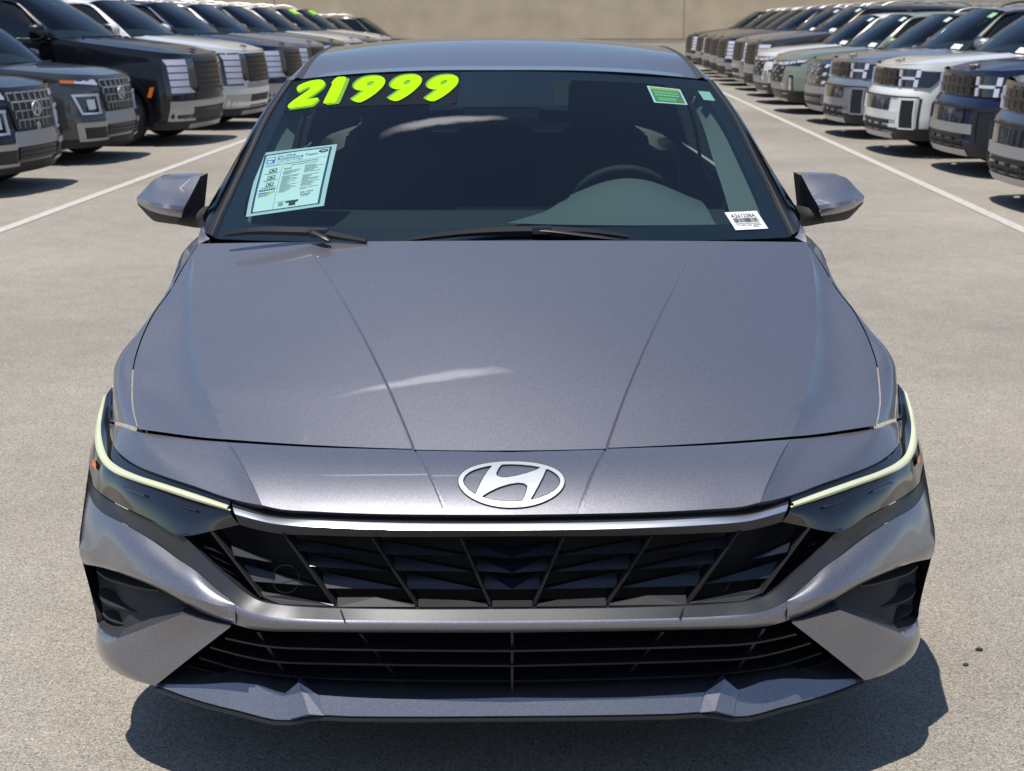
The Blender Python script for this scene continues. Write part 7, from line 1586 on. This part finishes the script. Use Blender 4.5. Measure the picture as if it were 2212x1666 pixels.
park('flagship', 'taupe', 'parked_suv', 'taupe SUV behind the white pickup', 'SUV', 5.30, 29.0, RIGHT, GR, ('label_r', 'mint'))
park('flagship', 'silver', 'parked_suv', 'silver SUV with black grille in the right row', 'SUV', 5.50, 31.8, RIGHT, GR, ('label_r', 'mint'))
park('flagship', 'navy', 'parked_suv', 'navy SUV on the right showing its five stacked light bars', 'SUV', 5.56, 34.5, RIGHT, GR)
park('flagship', 'charcoal', 'parked_suv', 'charcoal SUV just beyond the navy one on the right', 'SUV', 5.78, 37.2, RIGHT, GR)
park('flagship', 'olive', 'parked_suv', 'dark olive SUV in the far right row, before the last two', 'SUV', 6.0, 39.9, RIGHT, GR)
park('flagship', 'taupe', 'parked_suv', 'taupe SUV second from the far end on the right', 'SUV', 6.15, 42.6, RIGHT, GR)
park('flagship', 'black', 'parked_suv', 'black SUV at the far end of the right row, before the tan wall', 'SUV', 6.2, 45.3, RIGHT, GR)

# ================================================================== WALL, POST, DEBRIS
M_TAN = mat('tan_stucco', (0.56, 0.455, 0.325), .9, noise=.13, nscale=.9, bump=.4, bscale=60)
M_BASE = mat('pale_plinth', (0.58, 0.51, 0.40), .9, noise=.07, nscale=2)
M_CMU = mat('pale_block', (0.50, 0.45, 0.385), .92, noise=.08, nscale=2.5, bump=.4, bscale=40)
M_MORT = mat('mortar', (0.36, 0.325, 0.28), .95)
WY = 60.0
wall = thing('stucco_wall', 'long tan stucco wall with pale plinth closing off the far end of the lot', 'wall', (0, WY, 0))
WXS = [-60, -46.5, -33, -20.5, -8.6, 8.10, 17.35]
for x0, x1 in zip(WXS, WXS[1:]):
    MB().box(((x0 + x1) / 2, .1, 5.4), (x1 - x0 - .025, .25, 9.16)).build('panel', M_TAN, wall, sharp=0)
MB().box(((WXS[0] + WXS[-1]) / 2, .22, 5.0), (WXS[-1] - WXS[0], .30, 9.9)).build('backing', M_MORT, wall, sharp=0)
MB().box(((WXS[0] + WXS[-1]) / 2, .14, .40), (WXS[-1] - WXS[0], .28, .80)).build('plinth', M_BASE, wall, sharp=0)
MB().box(((WXS[0] + WXS[-1]) / 2, .1, 10.03), (WXS[-1] - WXS[0], .40, .10)).build('coping', M_BASE, wall, sharp=0)
cmu = thing('block_wall', 'pale concrete block wall adjoining the tan stucco wall on the right', 'wall', (17.36, WY, 0))
BH, BL = .1925, .515
MB().box((31.0, .20, 5.0), (62.0, .24, 10.0)).build('mortar_bed', M_MORT, cmu, sharp=0)
bd = MB().box((0, 0, 0), (BL - .014, .20, BH - .014)).data('block', M_CMU, sharp=0)
rest = MB()
for r_ in range(52):
    for k in range(121):
        x = k * BL + (BL / 2 if r_ % 2 else 0) + BL / 2
        z = (r_ + .5) * BH
        if x > 61.8: continue
        if 7 <= r_ <= 13 and k < 14:
            o = link('block', bd, cmu); o.location = (x, .10, z)
        else:
            rest.box((x, .10, z), (BL - .014, .20, BH - .014))
o = rest.build('block_courses', M_CMU, cmu, sharp=0, weld=0); o['kind'] = 'stuff'
po = thing('bollard', 'thin grey post with a white cap before the tan wall', 'post', (-3.55, 46.0, 0))
MB().tube([(0, 0, 0), (0, 0, 1.28)], .055, 12).build('post', mat('galvanised_steel', (.20, .20, .20), .5, .5), po)
MB().tube([(0, 0, 1.28), (0, 0, 1.40), (0, 0, 1.42)], [.066, .066, .03], 12).build('cap', M_WHITE, po)
# bits on the asphalt at the lower right
BITS = [(1.159, 0.771), (1.099, 0.685)]
M_BIT = mat('dark_clod', (.035, .030, .026), .9)
for (x, y, s_, lb) in ((*BITS[0], .0085, 'larger dark crumb on the asphalt at the lower right'), (*BITS[1], .0065, 'smaller curled dark crumb on the asphalt at the lower right')):
    t = MB(); rnd = random.Random(int(s_ * 10000))
    V = []
    secs = []
    for a in np.linspace(-1.3, 1.3, 6):
        rr = s_ * math.cos(a) * .7
        secs.append([(x + s_ * math.sin(a) * 1.1 + rnd.uniform(-.2, .2) * s_, y + rr * math.cos(t_) * rnd.uniform(.7, 1.1), max(.0, .5 * s_ + rr * .8 * math.sin(t_) * rnd.uniform(.7, 1.2))) for t_ in np.linspace(0, 2 * math.pi, 9)[:-1]])
    o = t.grid(secs, (x, y, s_ * .5), close=True).build('pebble', M_BIT, None, sharp=40)
    o['label'] = lb; o['category'] = 'pebble'; o['group'] = 'dark crumbs on the asphalt'
